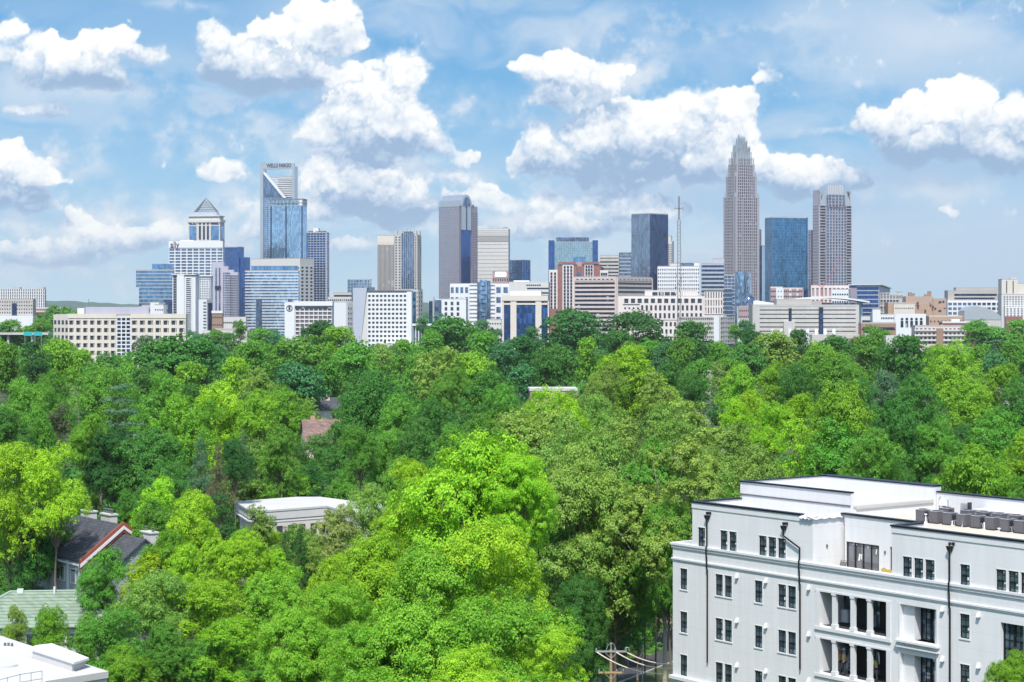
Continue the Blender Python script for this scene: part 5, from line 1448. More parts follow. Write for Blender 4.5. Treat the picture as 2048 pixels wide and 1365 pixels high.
for (xa, xb, py, D_, lab) in ((1730, 1744, 671, 1150, 'small white shed roof low among trees, left of the tan lodging block'), (1772, 1800, 675, 1120, 'white flat-roofed shed in trees just left of the tan lodging block'),
                              (1475, 1505, 640, 1600, 'low cream block left of the grey banded stone block')):
    b = Bld('low_building', lab, 'building', xa, xb, xb + 2, D_, 4, 10); b.body(0, b.z(py), M['offwhite'], roof='roof_white'); b.wins('A', 0, b.Wl, 2, b.z(py + 2), 3, 2, 1.1, 1.2)
b = Bld('low_office', 'brown windowed office low between the garage and the grey banded stone block', 'building', 1478, 1503, 1507, 1750, 4, 12)
b.body(0, b.z(614), M['pink_granite']); b.wins('A', 0, b.Wl, 4, b.z(616), 6, 6, 1.0, 1.4)
b = Bld('office_building', 'small dark-windowed block behind the glass corner of the white low building', 'building', 858, 872, 874, 2300, 4, 12)
b.body(0, b.z(603), M['navy_glass'], 'curtain_wall')
# radio mast
o = thing('radio_mast', 'tall lattice radio mast with a dish platform near the top, in front of the courthouse', 'mast', ((1358 - CX) / F * 1250, 1250, 0), 0)
M['mast'] = plain_mat('galvanised_mast', (.20, .21, .21), .5, .4)
mb = MB(); z1 = zz(440, 1250); lattice(mb, (0, 0, 0), (0, 0, z1), 1.35, 40, .13); mb.build('lattice_shaft', M['mast'], o)
mb = MB(); lattice(mb, (0, 0, z1), (0, 0, zz(393, 1250)), .62, 14, .16); mb.build('top_section', M['mast'], o)
mb = MB(); z_ = zz(417.5, 1250); mb.box(-2.6, 2.6, -1.2, 1.2, z_, z_ + .3)
for x in (-2.5, 2.5): mb.tube((x, 0, z_ - 1.2), (x, 0, z_ + 1.6), .12, .12, 5)
mb.build('platform', M['mast'], o)
for k in range(14):
    a = k * 2.4; z_ = zz(548 + k * 3.1, 1250); x, y = 1.9 * math.cos(a), 1.9 * math.sin(a) - .4
    mb = MB(); mb.tube((x, y, z_), (x * 1.25, y * 1.25 - .2, z_), .75, .8, 10) if k % 3 == 0 else mb.box(x - .16, x + .16, y - .15, y + .15, z_ - 1.1, z_ + 1.1)
    mb.build('dish' if k % 3 == 0 else 'panel_antenna', M['mid_metal'] if k % 2 else M['offwhite'], o)
for k, dxx in ((0, -26), (1, 26), (2, 10)):
    mb = MB(); mb.tube((0, 0, z1 * .97), (dxx, -18 if k < 2 else 26, 0), .04, .04, 4); mb.build('guy_wire', M['mast'], o)
o = thing('thin_antenna', 'thin distant aerial standing on the hills behind the lilac roof plant', 'aerial', ((177.5 - CX) / F * 5000, 5000, 0), 0)
mb = MB(); mb.tube((0, 0, 0), (0, 0, zz(598, 5000)), .9, .7, 5); mb.build('pole', M['mid_metal'], o)
# highway sign gantry at the far left
for px, lab in ((56, 'turquoise highway sign at the far left, left one of the pair'), (76, 'turquoise highway sign at the far left, right one of the pair')):
    o = thing('highway_sign', lab, 'road sign', ((px - CX) / F * 1150, 1150, 0), 0, 'turquoise highway signs')
    M.setdefault('turquoise', plain_mat('turquoise_sign', (.02, .38, .40), .5))
    MB().box(-2.5, 2.5, -.1, .1, zz(672, 1150), zz(664, 1150)).build('sign_panel', M['turquoise'], o)
    mb = MB()
    for x in (-1.8, 1.8): mb.tube((x, .2, 0), (x, .2, zz(665, 1150)), .15, .15, 5)
    mb.build('post', M['steel'], o)
o = thing('road_bridge', 'pale concrete road bridge at the far left beside the turquoise signs', 'bridge', ((10 - CX) / F * 1160, 1165, 0), 0)
MB().box(-20, 24, 0, 8, zz(670, 1165), zz(666, 1165)).build('deck', M['concrete'], o)
mb = MB()
for x in (-14, 0, 14): mb.box(x - .6, x + .6, 2, 6, 0, zz(670, 1165) - .02)
mb.build('pier', M['concrete'], o)
# ---------------------------------------------------------------- trees
def leaf_mat(name, trans=.48, gloss=.22, sat=1.0):
    m, t, out = new_mat(name)
    oi = t.n('ShaderNodeObjectInfo'); at_ = t.n('ShaderNodeAttribute', attribute_name='tone')
    sp = t.n('ShaderNodeSeparateColor'); t.put(sp.inputs[0], at_.outputs['Color'])
    tone, var = sp.outputs[0], sp.outputs[1]
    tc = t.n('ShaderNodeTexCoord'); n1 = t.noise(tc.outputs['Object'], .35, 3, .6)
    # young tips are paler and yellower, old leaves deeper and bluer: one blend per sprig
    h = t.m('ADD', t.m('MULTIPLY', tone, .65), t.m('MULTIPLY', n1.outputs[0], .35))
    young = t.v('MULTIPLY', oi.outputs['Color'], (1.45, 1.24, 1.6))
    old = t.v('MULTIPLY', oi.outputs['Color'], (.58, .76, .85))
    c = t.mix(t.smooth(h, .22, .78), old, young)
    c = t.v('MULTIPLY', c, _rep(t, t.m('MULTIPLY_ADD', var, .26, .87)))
    d = t.n('ShaderNodeBsdfDiffuse'); t.put(d.inputs[0], c)
    tr = t.n('ShaderNodeBsdfTranslucent'); t.put(tr.inputs[0], t.v('MULTIPLY', c, (1.25, 1.15, .55)))
    g = t.n('ShaderNodeBsdfGlossy'); g.inputs['Roughness'].default_value = .45; t.put(g.inputs[0], (.8, .85, .9, 1))
    m1 = t.n('ShaderNodeMixShader'); m1.inputs[0].default_value = trans
    t.put(m1.inputs[1], d.outputs[0]); t.put(m1.inputs[2], tr.outputs[0])
    fr = t.n('ShaderNodeFresnel'); fr.inputs[0].default_value = 1.35
    m2 = t.n('ShaderNodeMixShader'); t.put(m2.inputs[0], t.m('MULTIPLY', fr.outputs[0], gloss))
    t.put(m2.inputs[1], m1.outputs[0]); t.put(m2.inputs[2], g.outputs[0])
    t.put(out.inputs[0], m2.outputs[0])
    return m
M['leaf'] = leaf_mat('leaves')
M['bark'] = wall_mat('bark', (.17, .14, .11), .95, .3, .15, 2.0)
M['pale_bark'] = wall_mat('pale_bark', (.42, .38, .31), .9, .35, .15, 2.0)

def rand_dirs(rng, n):
    v = rng.normal(size=(n, 3)); return v / np.linalg.norm(v, axis=1, keepdims=True)
def leaves_mesh(name, pos, nrm, size, tone, rng, aspect=.62):
    """one rhombus-shaped leaf (or sprig) per point, folded a little along its rib"""
    n = len(pos)
    nrm = nrm / (np.linalg.norm(nrm, axis=1, keepdims=True) + 1e-9)
    r = rand_dirs(rng, n)
    a = np.cross(nrm, r); a /= (np.linalg.norm(a, axis=1, keepdims=True) + 1e-9)
    b = np.cross(nrm, a)
    s = size[:, None]
    bend = nrm * s * .22
    v = np.stack([pos - a * s - bend, pos - b * s * aspect, pos + a * s - bend, pos + b * s * aspect], 1).reshape(-1, 3)
    q = np.arange(n * 4).reshape(n, 4)
    me = np_mesh(name, v, q, M['leaf'], link=False)
    att = me.color_attributes.new('tone', 'FLOAT_COLOR', 'POINT')
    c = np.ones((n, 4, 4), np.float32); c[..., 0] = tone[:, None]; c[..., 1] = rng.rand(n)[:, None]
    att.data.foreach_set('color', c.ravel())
    return me
def crown_points(rng, kind, nleaf, lsize):
    """unit crown: half-width 1, foot at z = 0, returns points, normals, sizes, tones and the bough centres"""
    boughs = []
    if kind == 'cone':
        H = 2.6
        for i in range(46):
            f = rng.rand() ** .8; a = rng.rand() * 6.283; rr = (1 - f) * .78 + .05
            boughs.append((math.cos(a) * rr * .75, math.sin(a) * rr * .75, f * H * .93 + .1, .16 + .20 * (1 - f)))
    elif kind == 'tiers':
        H = 1.75
        for i in range(44):
            lv = i % 8; f = lv / 8; a = rng.rand() * 6.283; rr = (1 - f * .80) * rng.uniform(.35, .85)
            boughs.append((math.cos(a) * rr, math.sin(a) * rr, .12 + f * H * .9 + rng.uniform(-.04, .04), .27 - .08 * f))
    else:
        H, flat, nb, br = dict(round=(2.15, .80, 30, .33), broad=(1.80, .62, 40, .32), tall=(2.9, .95, 44, .31), loose=(2.1, .8, 36, .26), lobed=(2.3, .85, 23, .36))[kind]
        lean = rng.uniform(-.12, .12, 2)
        for i in range(nb):
            d = rand_dirs(rng, 1)[0]
            if d[2] < -.8 or (d[2] < -.3 and rng.rand() < .3): d[2] = abs(d[2])
            q = rng.uniform(.55, .80) if kind != 'loose' else rng.uniform(.45, .86)
            rr = br * rng.uniform(.72, 1.22)
            boughs.append((d[0] * q + lean[0] * d[2], d[1] * q + lean[1] * d[2], H * .50 + d[2] * q * H * .56, rr))
        for i in range(int(nb * .35)):
            d = rand_dirs(rng, 1)[0] * rng.uniform(.1, .55)
            boughs.append((d[0], d[1], H * .5 + d[2] * H * .6, br * 1.05))
    # each bough carries clumps on its skin, each clump its sprigs
    cl = []
    for bx, by, bz, br_ in boughs:
        k = int(18 + 70 * br_)
        d = rand_dirs(rng, k); d[:, 2] = np.where(d[:, 2] < -.25, -d[:, 2], d[:, 2])
        squash = np.array([1, 1, .78 if kind != 'tiers' else .26])
        p = np.array([bx, by, bz]) + d * squash * br_ * rng.uniform(.66, 1.12, (k, 1))
        rad = br_ * rng.uniform(.17, .34, k) * (1.0 if kind not in ('cone',) else .8)
        for i in range(k): cl.append((*p[i], rad[i], *(d[i] * squash), rng.rand()))
    cl = np.array(cl)
    if kind == 'loose': cl = cl[rng.rand(len(cl)) < .62]
    w = cl[:, 3] ** 2; w /= w.sum()
    ci = rng.choice(len(cl), nleaf, p=w)
    c = cl[ci]
    d = rand_dirs(rng, nleaf); flip = (d * c[:, 4:7]).sum(1) < -.15
    d[flip] *= -1
    low = (d[:, 2] < -.2) & (rng.rand(nleaf) < .75); d[low, 2] *= -1
    vs = np.array([1, 1, .8 if kind not in ('tiers',) else .35])
    rad = c[:, 3:4] * np.clip(rng.normal(.88, .17, (nleaf, 1)), .25, 1.35)
    pos = c[:, :3] + d * vs * rad
    nrm = d * .95 + c[:, 4:7] * .45 + np.array([0, 0, .50]) + rng.normal(size=(nleaf, 3)) * .33
    size = lsize * rng.uniform(.65, 1.35, nleaf)
    # young growth sits at the outer tips of a clump
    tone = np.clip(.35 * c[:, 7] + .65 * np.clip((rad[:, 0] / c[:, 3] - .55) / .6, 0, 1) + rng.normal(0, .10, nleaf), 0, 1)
    pos[:, 2] = np.maximum(pos[:, 2], .02)
    return pos, nrm, size, tone, boughs
def skeleton(rng, boughs, kind, thick, base):
    """trunk and limbs reaching the boughs; base: length of clear trunk under the crown, in crown units"""
    mb = MB()
    top = max(b_[2] for b_ in boughs)
    sway = rng.uniform(-.06, .06, 2)
    axis = lambda z: (sway[0] * math.sin(z * 2.1), sway[1] * math.sin(z * 1.7), z)
    n = 9; zs = np.linspace(-base, top * .82, n)
    pts = [axis(z) for z in zs]; pts[0] = (0, 0, -base)
    rs = [thick * (1.15 - .95 * i / (n - 1)) for i in range(n)]; rs[0] *= 1.35
    mb.path(pts, rs, 8)
    for bx, by, bz, br_ in boughs:
        if kind in ('cone', 'tiers') and rng.rand() < .4: continue
        z0 = max(-base * .15, bz * rng.uniform(.25, .6) - .1); p0 = Vector(axis(z0)); p2 = Vector((bx, by, bz))
        mid = p0.lerp(p2, .5) + Vector((rng.uniform(-.06, .06), rng.uniform(-.06, .06), -.05 + .10 * rng.rand()))
        r0 = thick * rng.uniform(.28, .46)
        mb.path([p0, mid, p2], [r0, r0 * .6, r0 * .25], 5)
        for k in range(3):
            d = rand_dirs(rng, 1)[0]; d[2] = abs(d[2])
            q = p2 + Vector(d) * br_ * rng.uniform(.7, 1.08)
            mb.path([p2, p2.lerp(q, .5) + Vector((0, 0, .02)), q], [r0 * .25, r0 * .16, r0 * .07], 4)
    return mb
LOD = {'near': (88000, .0148), 'mid': (34000, .0205), 'far': (6500, .046)}
PROTO = {}
def proto(kind, lod, seed):
    key = (kind, lod, seed)
    if key not in PROTO:
        rng = np.random.RandomState(hash_seed(kind, lod, seed))
        n, ls = LOD[lod]
        if kind == 'loose': n = int(n * .8)
        if kind in ('cone', 'tiers'): ls *= .85
        pos, nrm, size, tone, boughs = crown_points(rng, kind, n, ls)
        me = leaves_mesh('crown_' + kind, pos, nrm, size, tone, rng, .62 if kind not in ('cone', 'tiers') else .35)
        sk = skeleton(rng, boughs, kind, .034, .75)
        tm = bpy.data.meshes.new('trunk_' + kind); tm.from_pydata(sk.v, [], sk.f)
        zmax = float(np.percentile(pos[:, 2], 99.6)); wmax = float(np.percentile(np.abs(pos[:, 0]), 99.0))
        PROTO[key] = (me, tm, zmax, wmax)
    return PROTO[key]
def hash_seed(*a):
    s = 7
    for x in a:
        for ch in str(x): s = (s * 131 + ord(ch)) % 1000003
    return s
GREEN = {   # leaf colours
 'lime': (.285, .560, .030), 'bright': (.200, .450, .034), 'mid': (.140, .370, .042), 'dark': (.086, .265, .042), 'deep': (.056, .190, .038),
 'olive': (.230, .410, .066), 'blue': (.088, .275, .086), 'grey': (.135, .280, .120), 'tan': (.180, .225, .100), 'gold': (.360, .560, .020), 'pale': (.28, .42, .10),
}
WORD = {'lime': 'bright lime-green', 'bright': 'fresh green', 'mid': 'mid-green', 'dark': 'dark green', 'deep': 'very dark green', 'olive': 'olive-green', 'blue': 'bluish green',
        'grey': 'grey-green', 'tan': 'tan-brown, half-bare', 'gold': 'yellow-green', 'pale': 'pale yellow-green'}
SHAPE = {'round': 'round-crowned tree', 'broad': 'broad spreading tree', 'tall': 'tall upright tree', 'loose': 'open-branched tree', 'lobed': 'billowing big-leaved tree', 'cone': 'conical evergreen', 'tiers': 'layered evergreen'}
NAME = {'round': 'shade_tree', 'broad': 'spreading_tree', 'tall': 'tall_tree', 'loose': 'open_tree', 'lobed': 'maple_tree', 'cone': 'conifer_tree', 'tiers': 'cedar_tree'}
TREE_LOG = []
def tree(px, py, wpx, ztop, col, kind='round', D=None, aspect=None, bark='bark', seed=None, place=None):
    """px, py: top of the crown in the photograph; wpx its width there; ztop the height of its top above the ground"""
    if D is None:
        ztop += 5.0
        D = (CAMZ - ztop) * F / (py - HY)
    else:
        ztop = CAMZ - (py - HY) * D / F
    w = wpx * D / F
    lod = 'near' if D < 175 else 'mid' if D < 460 else 'far'
    nvar = {'near': 3, 'mid': 3, 'far': 3}[lod]
    k = len(TREE_LOG)
    rnd = random.Random(k * 17 + 5)
    cm, tm, zmax, wmax = proto(kind, lod, (seed if seed is not None else k) % nvar)
    s = w / 2 / wmax
    sz = s * (aspect or rnd.uniform(.92, 1.12))
    want = (.70 if kind in ('round', 'lobed', 'broad', 'cone', 'tiers') else .62) * ztop       # crowns reach well down
    if zmax * sz < want: sz = min(want / zmax, sz * 1.55)
    base = ztop - zmax * sz
    if base < .5:
        sz *= max(.55, (ztop - .5) / (zmax * sz)) if ztop > 1.5 else 1; base = ztop - zmax * sz
    o = thing(NAME[kind], None, 'tree', ((px - CX) / F * D, D, 0), rnd.uniform(0, 6.28), 'trees of the leafy neighbourhood')
    c = bpy.data.objects.new('crown', cm); COL.objects.link(c); c.parent = o; c.location = (0, 0, base); c.scale = (s, s, sz)
    g = GREEN[col]; j = rnd.uniform(.86, 1.16); jr = rnd.uniform(.9, 1.12)
    c.color = (g[0] * j * jr, g[1] * j, g[2] * j, 1)
    t = bpy.data.objects.new('trunk', tm); COL.objects.link(t); t.parent = o
    if not tm.materials: tm.materials.append(M['bark'])
    t.location = (0, 0, base); t.scale = (s, s, max(sz, base / .75) if False else sz)
    if bark != 'bark':
        t.material_slots[0].link = 'OBJECT'; t.material_slots[0].material = M[bark]
    # the clear trunk below the crown down to the ground
    low = base - .75 * sz
    if low > 0:
        st = bpy.data.objects.new('lower_trunk', STEM); COL.objects.link(st); st.parent = o
        st.scale = (.030 * s, .030 * s, low + .02 * sz); 
        if bark != 'bark': st.material_slots[0].link = 'OBJECT'; st.material_slots[0].material = M[bark]
    TREE_LOG.append(dict(o=o, px=px, py=py, w=wpx, D=D, col=col, kind=kind, place=place, wm=w, h=ztop))
    return o
_mb = MB().tube((0, 0, 0), (0, 0, 1), 1.15, 1.0, 8)
STEM = bpy.data.meshes.new('lower_trunk'); STEM.from_pydata(_mb.v, [], _mb.f); STEM.materials.append(M['bark'])

# -- the trees one can tell apart, far rows first: (px, py top, width px, height of the top in m, colour, shape[, extras])
TREES = [
 # line of trees under the skyline
 (-8,676,80,24,'mid','round'),(20,690,64,22,'mid','round'),(68,684,66,23,'deep','tall'),(118,678,96,23,'bright','round'),(158,700,60,20,'bright','round'),
 (214,708,100,20,'dark','broad'),(255,726,70,18,'mid','round'),(290,672,52,24,'grey','loose'),(340,672,150,24,'dark','round'),(405,678,100,23,'dark','round'),(388,726,100,20,'bright','round'),(300,730,70,18,'dark','round'),
 (437,690,50,20,'blue','round'),(478,716,64,20,'lime','round'),(522,738,80,20,'olive','loose'),(505,682,80,22,'mid','round'),(545,690,70,20,'mid','round'),(600,674,130,23,'mid','broad'),(640,642,76,27,'deep','round'),(682,654,84,25,'bright','round'),
 (712,684,90,22,'mid','round'),(760,690,66,20,'olive','round'),(800,680,56,22,'mid','round'),(830,690,50,20,'mid','round'),(590,726,120,20,'blue','round'),(660,722,80,20,'mid','round'),
 (900,632,120,29,'dark','round'),(862,660,60,25,'mid','round'),(958,664,90,25,'mid','round'),(1000,684,70,22,'blue','round'),(1046,672,76,23,'deep','round'),(1062,654,44,24,'blue','round'),(1090,700,60,21,'dark','round'),
 (1143,620,150,31,'deep','round'),(1178,676,62,22,'bright','round'),(1120,690,80,22,'dark','round'),(1272,624,132,30,'deep','broad'),(1236,662,84,25,'dark','round'),(1300,678,64,22,'mid','round'),(1330,686,60,21,'blue','round'),
 (1394,644,92,27,'dark','round'),(1362,672,60,24,'mid','round'),(1440,684,58,22,'mid','round'),(1500,660,48,24,'deep','round'),(1500,686,84,22,'dark','round'),(1552,664,104,24,'olive','round'),(1596,660,56,24,'deep','round'),
 (1640,684,70,22,'bright','round'),(1668,672,84,23,'dark','broad'),(1710,674,56,22,'tan','round'),(1742,666,80,24,'mid','round'),(1770,690,60,21,'dark','round'),(1824,672,94,24,'dark','round'),(1870,690,50,21,'mid','round'),(1960,690,50,21,'mid','round'),
 (2022,680,74,22,'mid','round'),(2060,690,60,22,'mid','round'),(1985,704,60,20,'blue','round'),(1455,716,60,20,'mid','round'),(1340,720,60,20,'dark','round'),(1400,720,70,19,'mid','round'),
 # second rows
 (1905,684,124,26,'bright','broad'),(1988,732,130,22,'bright','round'),(1930,760,120,20,'bright','round'),(2040,756,90,22,'dark','round'),(1650,696,170,25,'mid','broad'),(1598,730,90,22,'dark','round'),(1485,730,100,22,'bright','round'),(1542,724,64,22,'bright','tall'),
 (1390,744,66,20,'dark','round'),(1440,726,44,21,'pale','loose'),(1778,742,104,22,'grey','round'),(1726,758,60,21,'dark','round'),(1840,750,112,24,'dark','round'),(1690,770,180,24,'bright','lobed'),(1800,800,120,22,'dark','round'),
 (1700,730,80,22,'mid','round'),(1870,832,90,20,'mid','tall'),(1760,860,120,20,'mid','round'),(1840,860,110,18,'dark','round'),
 (890,698,130,23,'olive','broad'),(945,706,120,22,'bright','broad'),(838,708,80,21,'mid','round'),(900,735,90,20,'mid','round'),(750,744,170,23,'dark','broad'),(980,744,130,22,'dark','round'),(1058,730,90,16.5,'blue','round'),(1012,770,90,20,'mid','round'),
 (1270,692,160,25,'lime','round'),(1210,730,90,22,'olive','round'),(1320,745,80,20,'olive','loose'),(1108,780,160,21,'lime','broad'),(1078,782,80,20,'lime','round'),(1140,783,80,20,'olive','round'),(1190,790,90,19,'olive','round'),
 (200,732,150,23,'mid','lobed'),(110,740,70,20,'mid','round'),(36,762,120,22,'mid','round'),(94,770,110,21,'mid','round'),(245,760,90,20,'mid','round'),(320,745,120,22,'mid','round'),(385,770,90,20,'dark','round'),
 (450,766,112,21,'lime','round'),(355,792,120,20,'bright','round'),(410,800,70,19,'bright','round'),(510,780,90,20,'bright','round'),(560,776,130,17,'bright','broad'),(612,796,72,12,'olive','loose'),(236,770,112,22,'grey','tiers'),(620,750,80,16,'mid','round'),
 (20,815,100,20,'dark','round'),(75,815,80,19,'mid','round'),(118,808,50,19,'tan','loose'),(178,828,90,18,'bright','round'),(655,770,70,14,'deep','round'),
 (734,806,120,15,'mid','round'),(700,790,80,14,'dark','round'),(800,790,110,20,'mid','round'),(860,800,110,20,'dark','round'),(720,852,92,17,'mid','round'),(780,860,90,16,'mid','lobed'),(838,836,110,18,'dark','round'),
 # middle ground
 (225,856,130,16,'deep','lobed'),(300,860,140,16,'dark','round'),(340,872,70,15,'mid','round'),(250,924,120,11,'dark','lobed'),(190,900,80,12,'mid','round'),(330,930,110,15,'dark','round'),(400,872,66,17,'grey','cone'),(436,892,60,16,'tan','cone'),(487,862,34,17,'grey','cone'),(470,880,80,16,'deep','round'),(560,850,90,17,'mid','round'),
 (520,884,152,13,'olive','round'),(450,925,100,10,'olive','round'),(590,880,60,12,'dark','round'),(640,870,110,12.5,'dark','round'),(692,882,110,12.5,'dark','tall'),(575,944,110,9,'bright','lobed'),(620,930,90,10,'deep','round'),(700,930,120,10,'mid','round'),(760,900,110,13,'dark','round'),(800,920,100,16,'mid','round'),
 (1060,804,210,20,'olive','broad'),(960,832,140,19,'mid','round'),(900,850,90,18,'mid','round'),(1160,842,190,20,'olive','broad'),(1395,804,170,20,'olive','loose'),(1330,812,130,20,'olive','round'),(1480,800,90,20,'lime','round'),(1505,782,64,21,'lime','round'),(1545,806,94,20,'lime','lobed'),
 (1592,788,90,21,'lime','round'),(1450,850,150,19,'olive','loose'),(1610,846,190,19,'lime','lobed'),(1690,838,150,20,'mid','tall'),(1520,894,170,18,'olive','round'),(1640,936,140,14,'mid','round'),(1720,900,130,17,'mid','round'),(1790,910,110,16,'dark','tall'),(1998,824,160,20,'mid','round'),(1925,850,90,18,'deep','round'),
 (1950,894,186,18,'bright','broad'),(2052,862,90,19,'lime','round'),(2045,950,110,15,'mid','round'),(1860,950,70,14,'dark','round'),(1390,900,190,18,'olive','round'),(1440,964,150,15,'mid','round'),(1560,960,130,14,'mid','round'),
 (1250,836,170,20,'olive','round'),(1300,880,150,19,'mid','loose'),
 # the big trees in front
 (40,888,140,19,'lime','lobed'),(112,892,130,19,'lime','lobed'),(20,1000,120,12.5,'mid','round'),(100,980,100,13.6,'mid','round'),(30,1090,140,5.5,'dark','round'),(85,1120,90,4.5,'mid','round'),(140,1020,60,9,'bright','round'),
 (330,958,110,15,'lime','round'),(385,984,120,14,'lime','lobed'),(300,1000,90,13,'mid','round'),(250,980,60,9,'mid','round'),(335,1060,110,11,'bright','round'),(440,990,136,13,'deep','cone'),(520,1010,60,12,'olive','loose'),(205,1098,110,9,'mid','round'),
 (300,1100,140,9,'gold','round'),(375,1090,90,10,'lime','round'),(530,1058,120,9,'lime','lobed'),(585,1050,96,10,'olive','round'),(625,1068,120,8.5,'olive','lobed'),(475,1060,80,10,'lime','round'),(600,1058,56,11,'deep','cone'),(570,1055,40,11,'dark','cone'),(680,1012,96,14,'pale','loose'),(745,970,110,15,'olive','round'),(640,1075,80,10,'olive','round'),
 (315,1142,160,9,'olive','lobed'),(440,1080,110,11,'lime','lobed'),(500,1062,80,12,'lime','round'),(550,1100,110,10,'lime','round'),(430,1165,150,8,'lime','lobed'),(560,1136,160,9,'bright','lobed'),(660,1110,130,10,'lime','round'),
 (35,1212,50,7,'olive','tall'),(22,1250,60,5,'lime','round'),(105,1214,100,6.5,'bright','lobed'),(180,1225,80,6,'mid','round'),(240,1216,150,7,'mid','lobed'),(330,1250,130,5.5,'mid','round'),(470,1240,150,6,'lime','lobed'),(260,1292,120,4,'bright','round'),(400,1280,130,4,'mid','lobed'),
 (575,1286,110,3.6,'pale','round'),(660,1312,120,3,'lime','lobed'),(520,1310,90,3,'mid','round'),(62,1046,100,10.4,'dark','round'),(30,1150,80,3,'dark','round'),
]
for t_ in TREES:
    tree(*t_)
BIG = [   # (px, py, width, D, colour, shape, aspect, seed)
 (945,876,300,140,'lime','lobed',1.05,0),(830,925,150,143,'lime','lobed',.9,1),(1040,905,130,139,'lime','lobed',1.0,2),(1000,1050,270,129,'lime','lobed',.95,1),(880,1100,260,130,'bright','lobed',.95,2),(760,1075,210,133,'lime','lobed',.95,0),
 (1020,1200,330,120,'bright','lobed',.85,2),(850,1210,290,119,'bright','lobed',.9,0),(1110,1262,160,118,'lime','lobed',.8,1),(690,1170,190,126,'bright','lobed',.9,1),(720,1250,200,118,'bright','lobed',.8,2),(600,1215,170,124,'bright','lobed',.9,0),(950,1300,200,110,'lime','lobed',.8,0),
 (1180,900,210,173,'olive','round',1.5,1),(1163,1150,116,168,'dark','round',1.4,2),(1330,880,230,172,'olive','loose',1.15,0),(1230,985,180,173,'mid','loose',1.1,2),(1130,960,150,176,'mid','round',1.2,1),(1340,1000,130,170,'mid','round',1.3,2),(1200,1128,150,176,'olive','loose',.55,0),(1290,1140,90,178,'olive','loose',.5,2),
 (1145,1040,130,178,'deep','round',1.2,0),(1235,1075,110,176,'dark','round',1.1,1),(1312,1085,90,184,'deep','round',1.2,2),(1170,1225,120,203,'dark','round',.7,0),(1255,1222,110,214,'dark','round',.55,1),(1110,1210,90,196,'mid','round',.7,2),
 (1150,1148,150,180,'mid','round',.75,0),(1235,1160,140,183,'dark','round',.75,1),(1312,1150,120,187,'mid','round',.8,2),(1180,1232,140,190,'dark','round',.7,1),(1275,1240,90,204,'mid','round',.6,0),(1120,1180,120,176,'dark','lobed',.8,1),
 (2035,1308,110,96,'bright','round',.9,1),
]
for px, py, w_, D_, c_, k_, as_, sd_ in BIG:
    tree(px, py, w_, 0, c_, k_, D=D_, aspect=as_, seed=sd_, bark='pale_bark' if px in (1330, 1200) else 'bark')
# -- shaded understorey between them and the far woodland
def scatter_leaves(name, n_cl, sampler, rad, per, lsize, col, seed, label):
    rng = np.random.RandomState(seed)
    P_, N_, S_, T_ = [], [], [], []
    for i in range(n_cl):
        x, y, z, r_ = sampler(rng)
        d = rand_dirs(rng, per); d[:, 2] = np.abs(d[:, 2]) * .9 + .02 * rng.rand(per)
        lump = 1 + .28 * np.sin(d[:, 0] * 7 + i) * np.sin(d[:, 1] * 6 + 2 * i)
        P_.append(np.array([x, y, z]) + d * np.array([1, 1, .9]) * r_ * (lump * np.clip(rng.normal(.9, .12, per), .4, 1.2))[:, None])
        N_.append(d * .8 + np.array([0, 0, .4]) + rng.normal(size=(per, 3)) * .4)
        S_.append(np.full(per, lsize * r_) * rng.uniform(.7, 1.3, per)); T_.append(np.clip(rng.rand() * .5 + rng.rand(per) * .5, 0, 1))
    me = leaves_mesh(name, np.concatenate(P_), np.concatenate(N_), np.concatenate(S_), np.concatenate(T_), rng)
    o = bpy.data.objects.new(name, me); COL.objects.link(o); o.color = (*GREEN[col], 1)
    return tag(o, label, None, None, 'stuff')
def under(rng):
    y = rng.uniform(95, 420) if rng.rand() < .6 else rng.uniform(420, 760); x = rng.uniform(-.30, .30) * y
    if (y < 180 and x > 4) or (192 < y < 264 and 0 < x < 40): x = -abs(x) - 8      # keep off the street and the white building
    if in_house(x, y): x, y = rng.uniform(-100, 100), 640
    r_ = rng.uniform(2.4, 5.0); return x, y, rng.uniform(-.5, 1.5) , r_
HOUSES = []
def in_house(x, y):
    return any(abs(x - hx) < hr and abs(y - hy) < hr for hx, hy, hr in HOUSES)
# ---------------------------------------------------------------- the white apartment building in front
FD = (0.59269, -0.80543); FN = (0.80543, 0.59269)
FX0, FY0, FRZ = (1345.6 - CX) / F * 151.0, 151.0, math.atan2(-0.80543, 0.59269)
M['stucco'] = wall_mat('white_stucco', (.69, .70, .71), .8, .05, .10, .5, lines=(1.08, 3.1, .03, .09))
M['trim'] = wall_mat('white_trim', (.67, .68, .69), .7, .05, .08, .5)
M['roof_pale'] = wall_mat('cream_roof_membrane', (.52, .48, .40), .85, .14, .0, .35)
M['black_metal'] = plain_mat('black_window_frame', (.012, .014, .017), .4, .3)
M['pane'] = glass_mat('apartment_window_pane', (.10, .15, .19), .45, .05, (.41, .40), .55, lit=.06)
M['painted_room_shade'] = plain_mat('painted_interior_shade', (.03, .032, .035), .9)  # near-black colour stands in for the shade indoors
M['ac_grey'] = wall_mat('dark_grey_louvre', (.15, .145, .16), .6, .1, .1, 2.0, lines=(.05, 50.0, .02, .4))
def local(px, py, z):
    """point on level z (above the building's foot at 5 m) seen at px, py, in the apartment building's own frame"""
    D = (CAMZ - 5 - z) * F / (py - HY); X = (px - CX) / F * D
    return ((X - FX0) * FD[0] + (D - FY0) * FD[1], (X - FX0) * FN[0] + (D - FY0) * FN[1])
apt = thing('apartment_building', 'large new white stucco apartment building with black-framed windows, lower right', 'apartment building', (FX0, FY0, 5.0), FRZ)
LEN, DEEP = 58.0, 14.0
FLOORS = [(12.47, 14.05), (9.22, 10.80), (5.97, 7.55)]
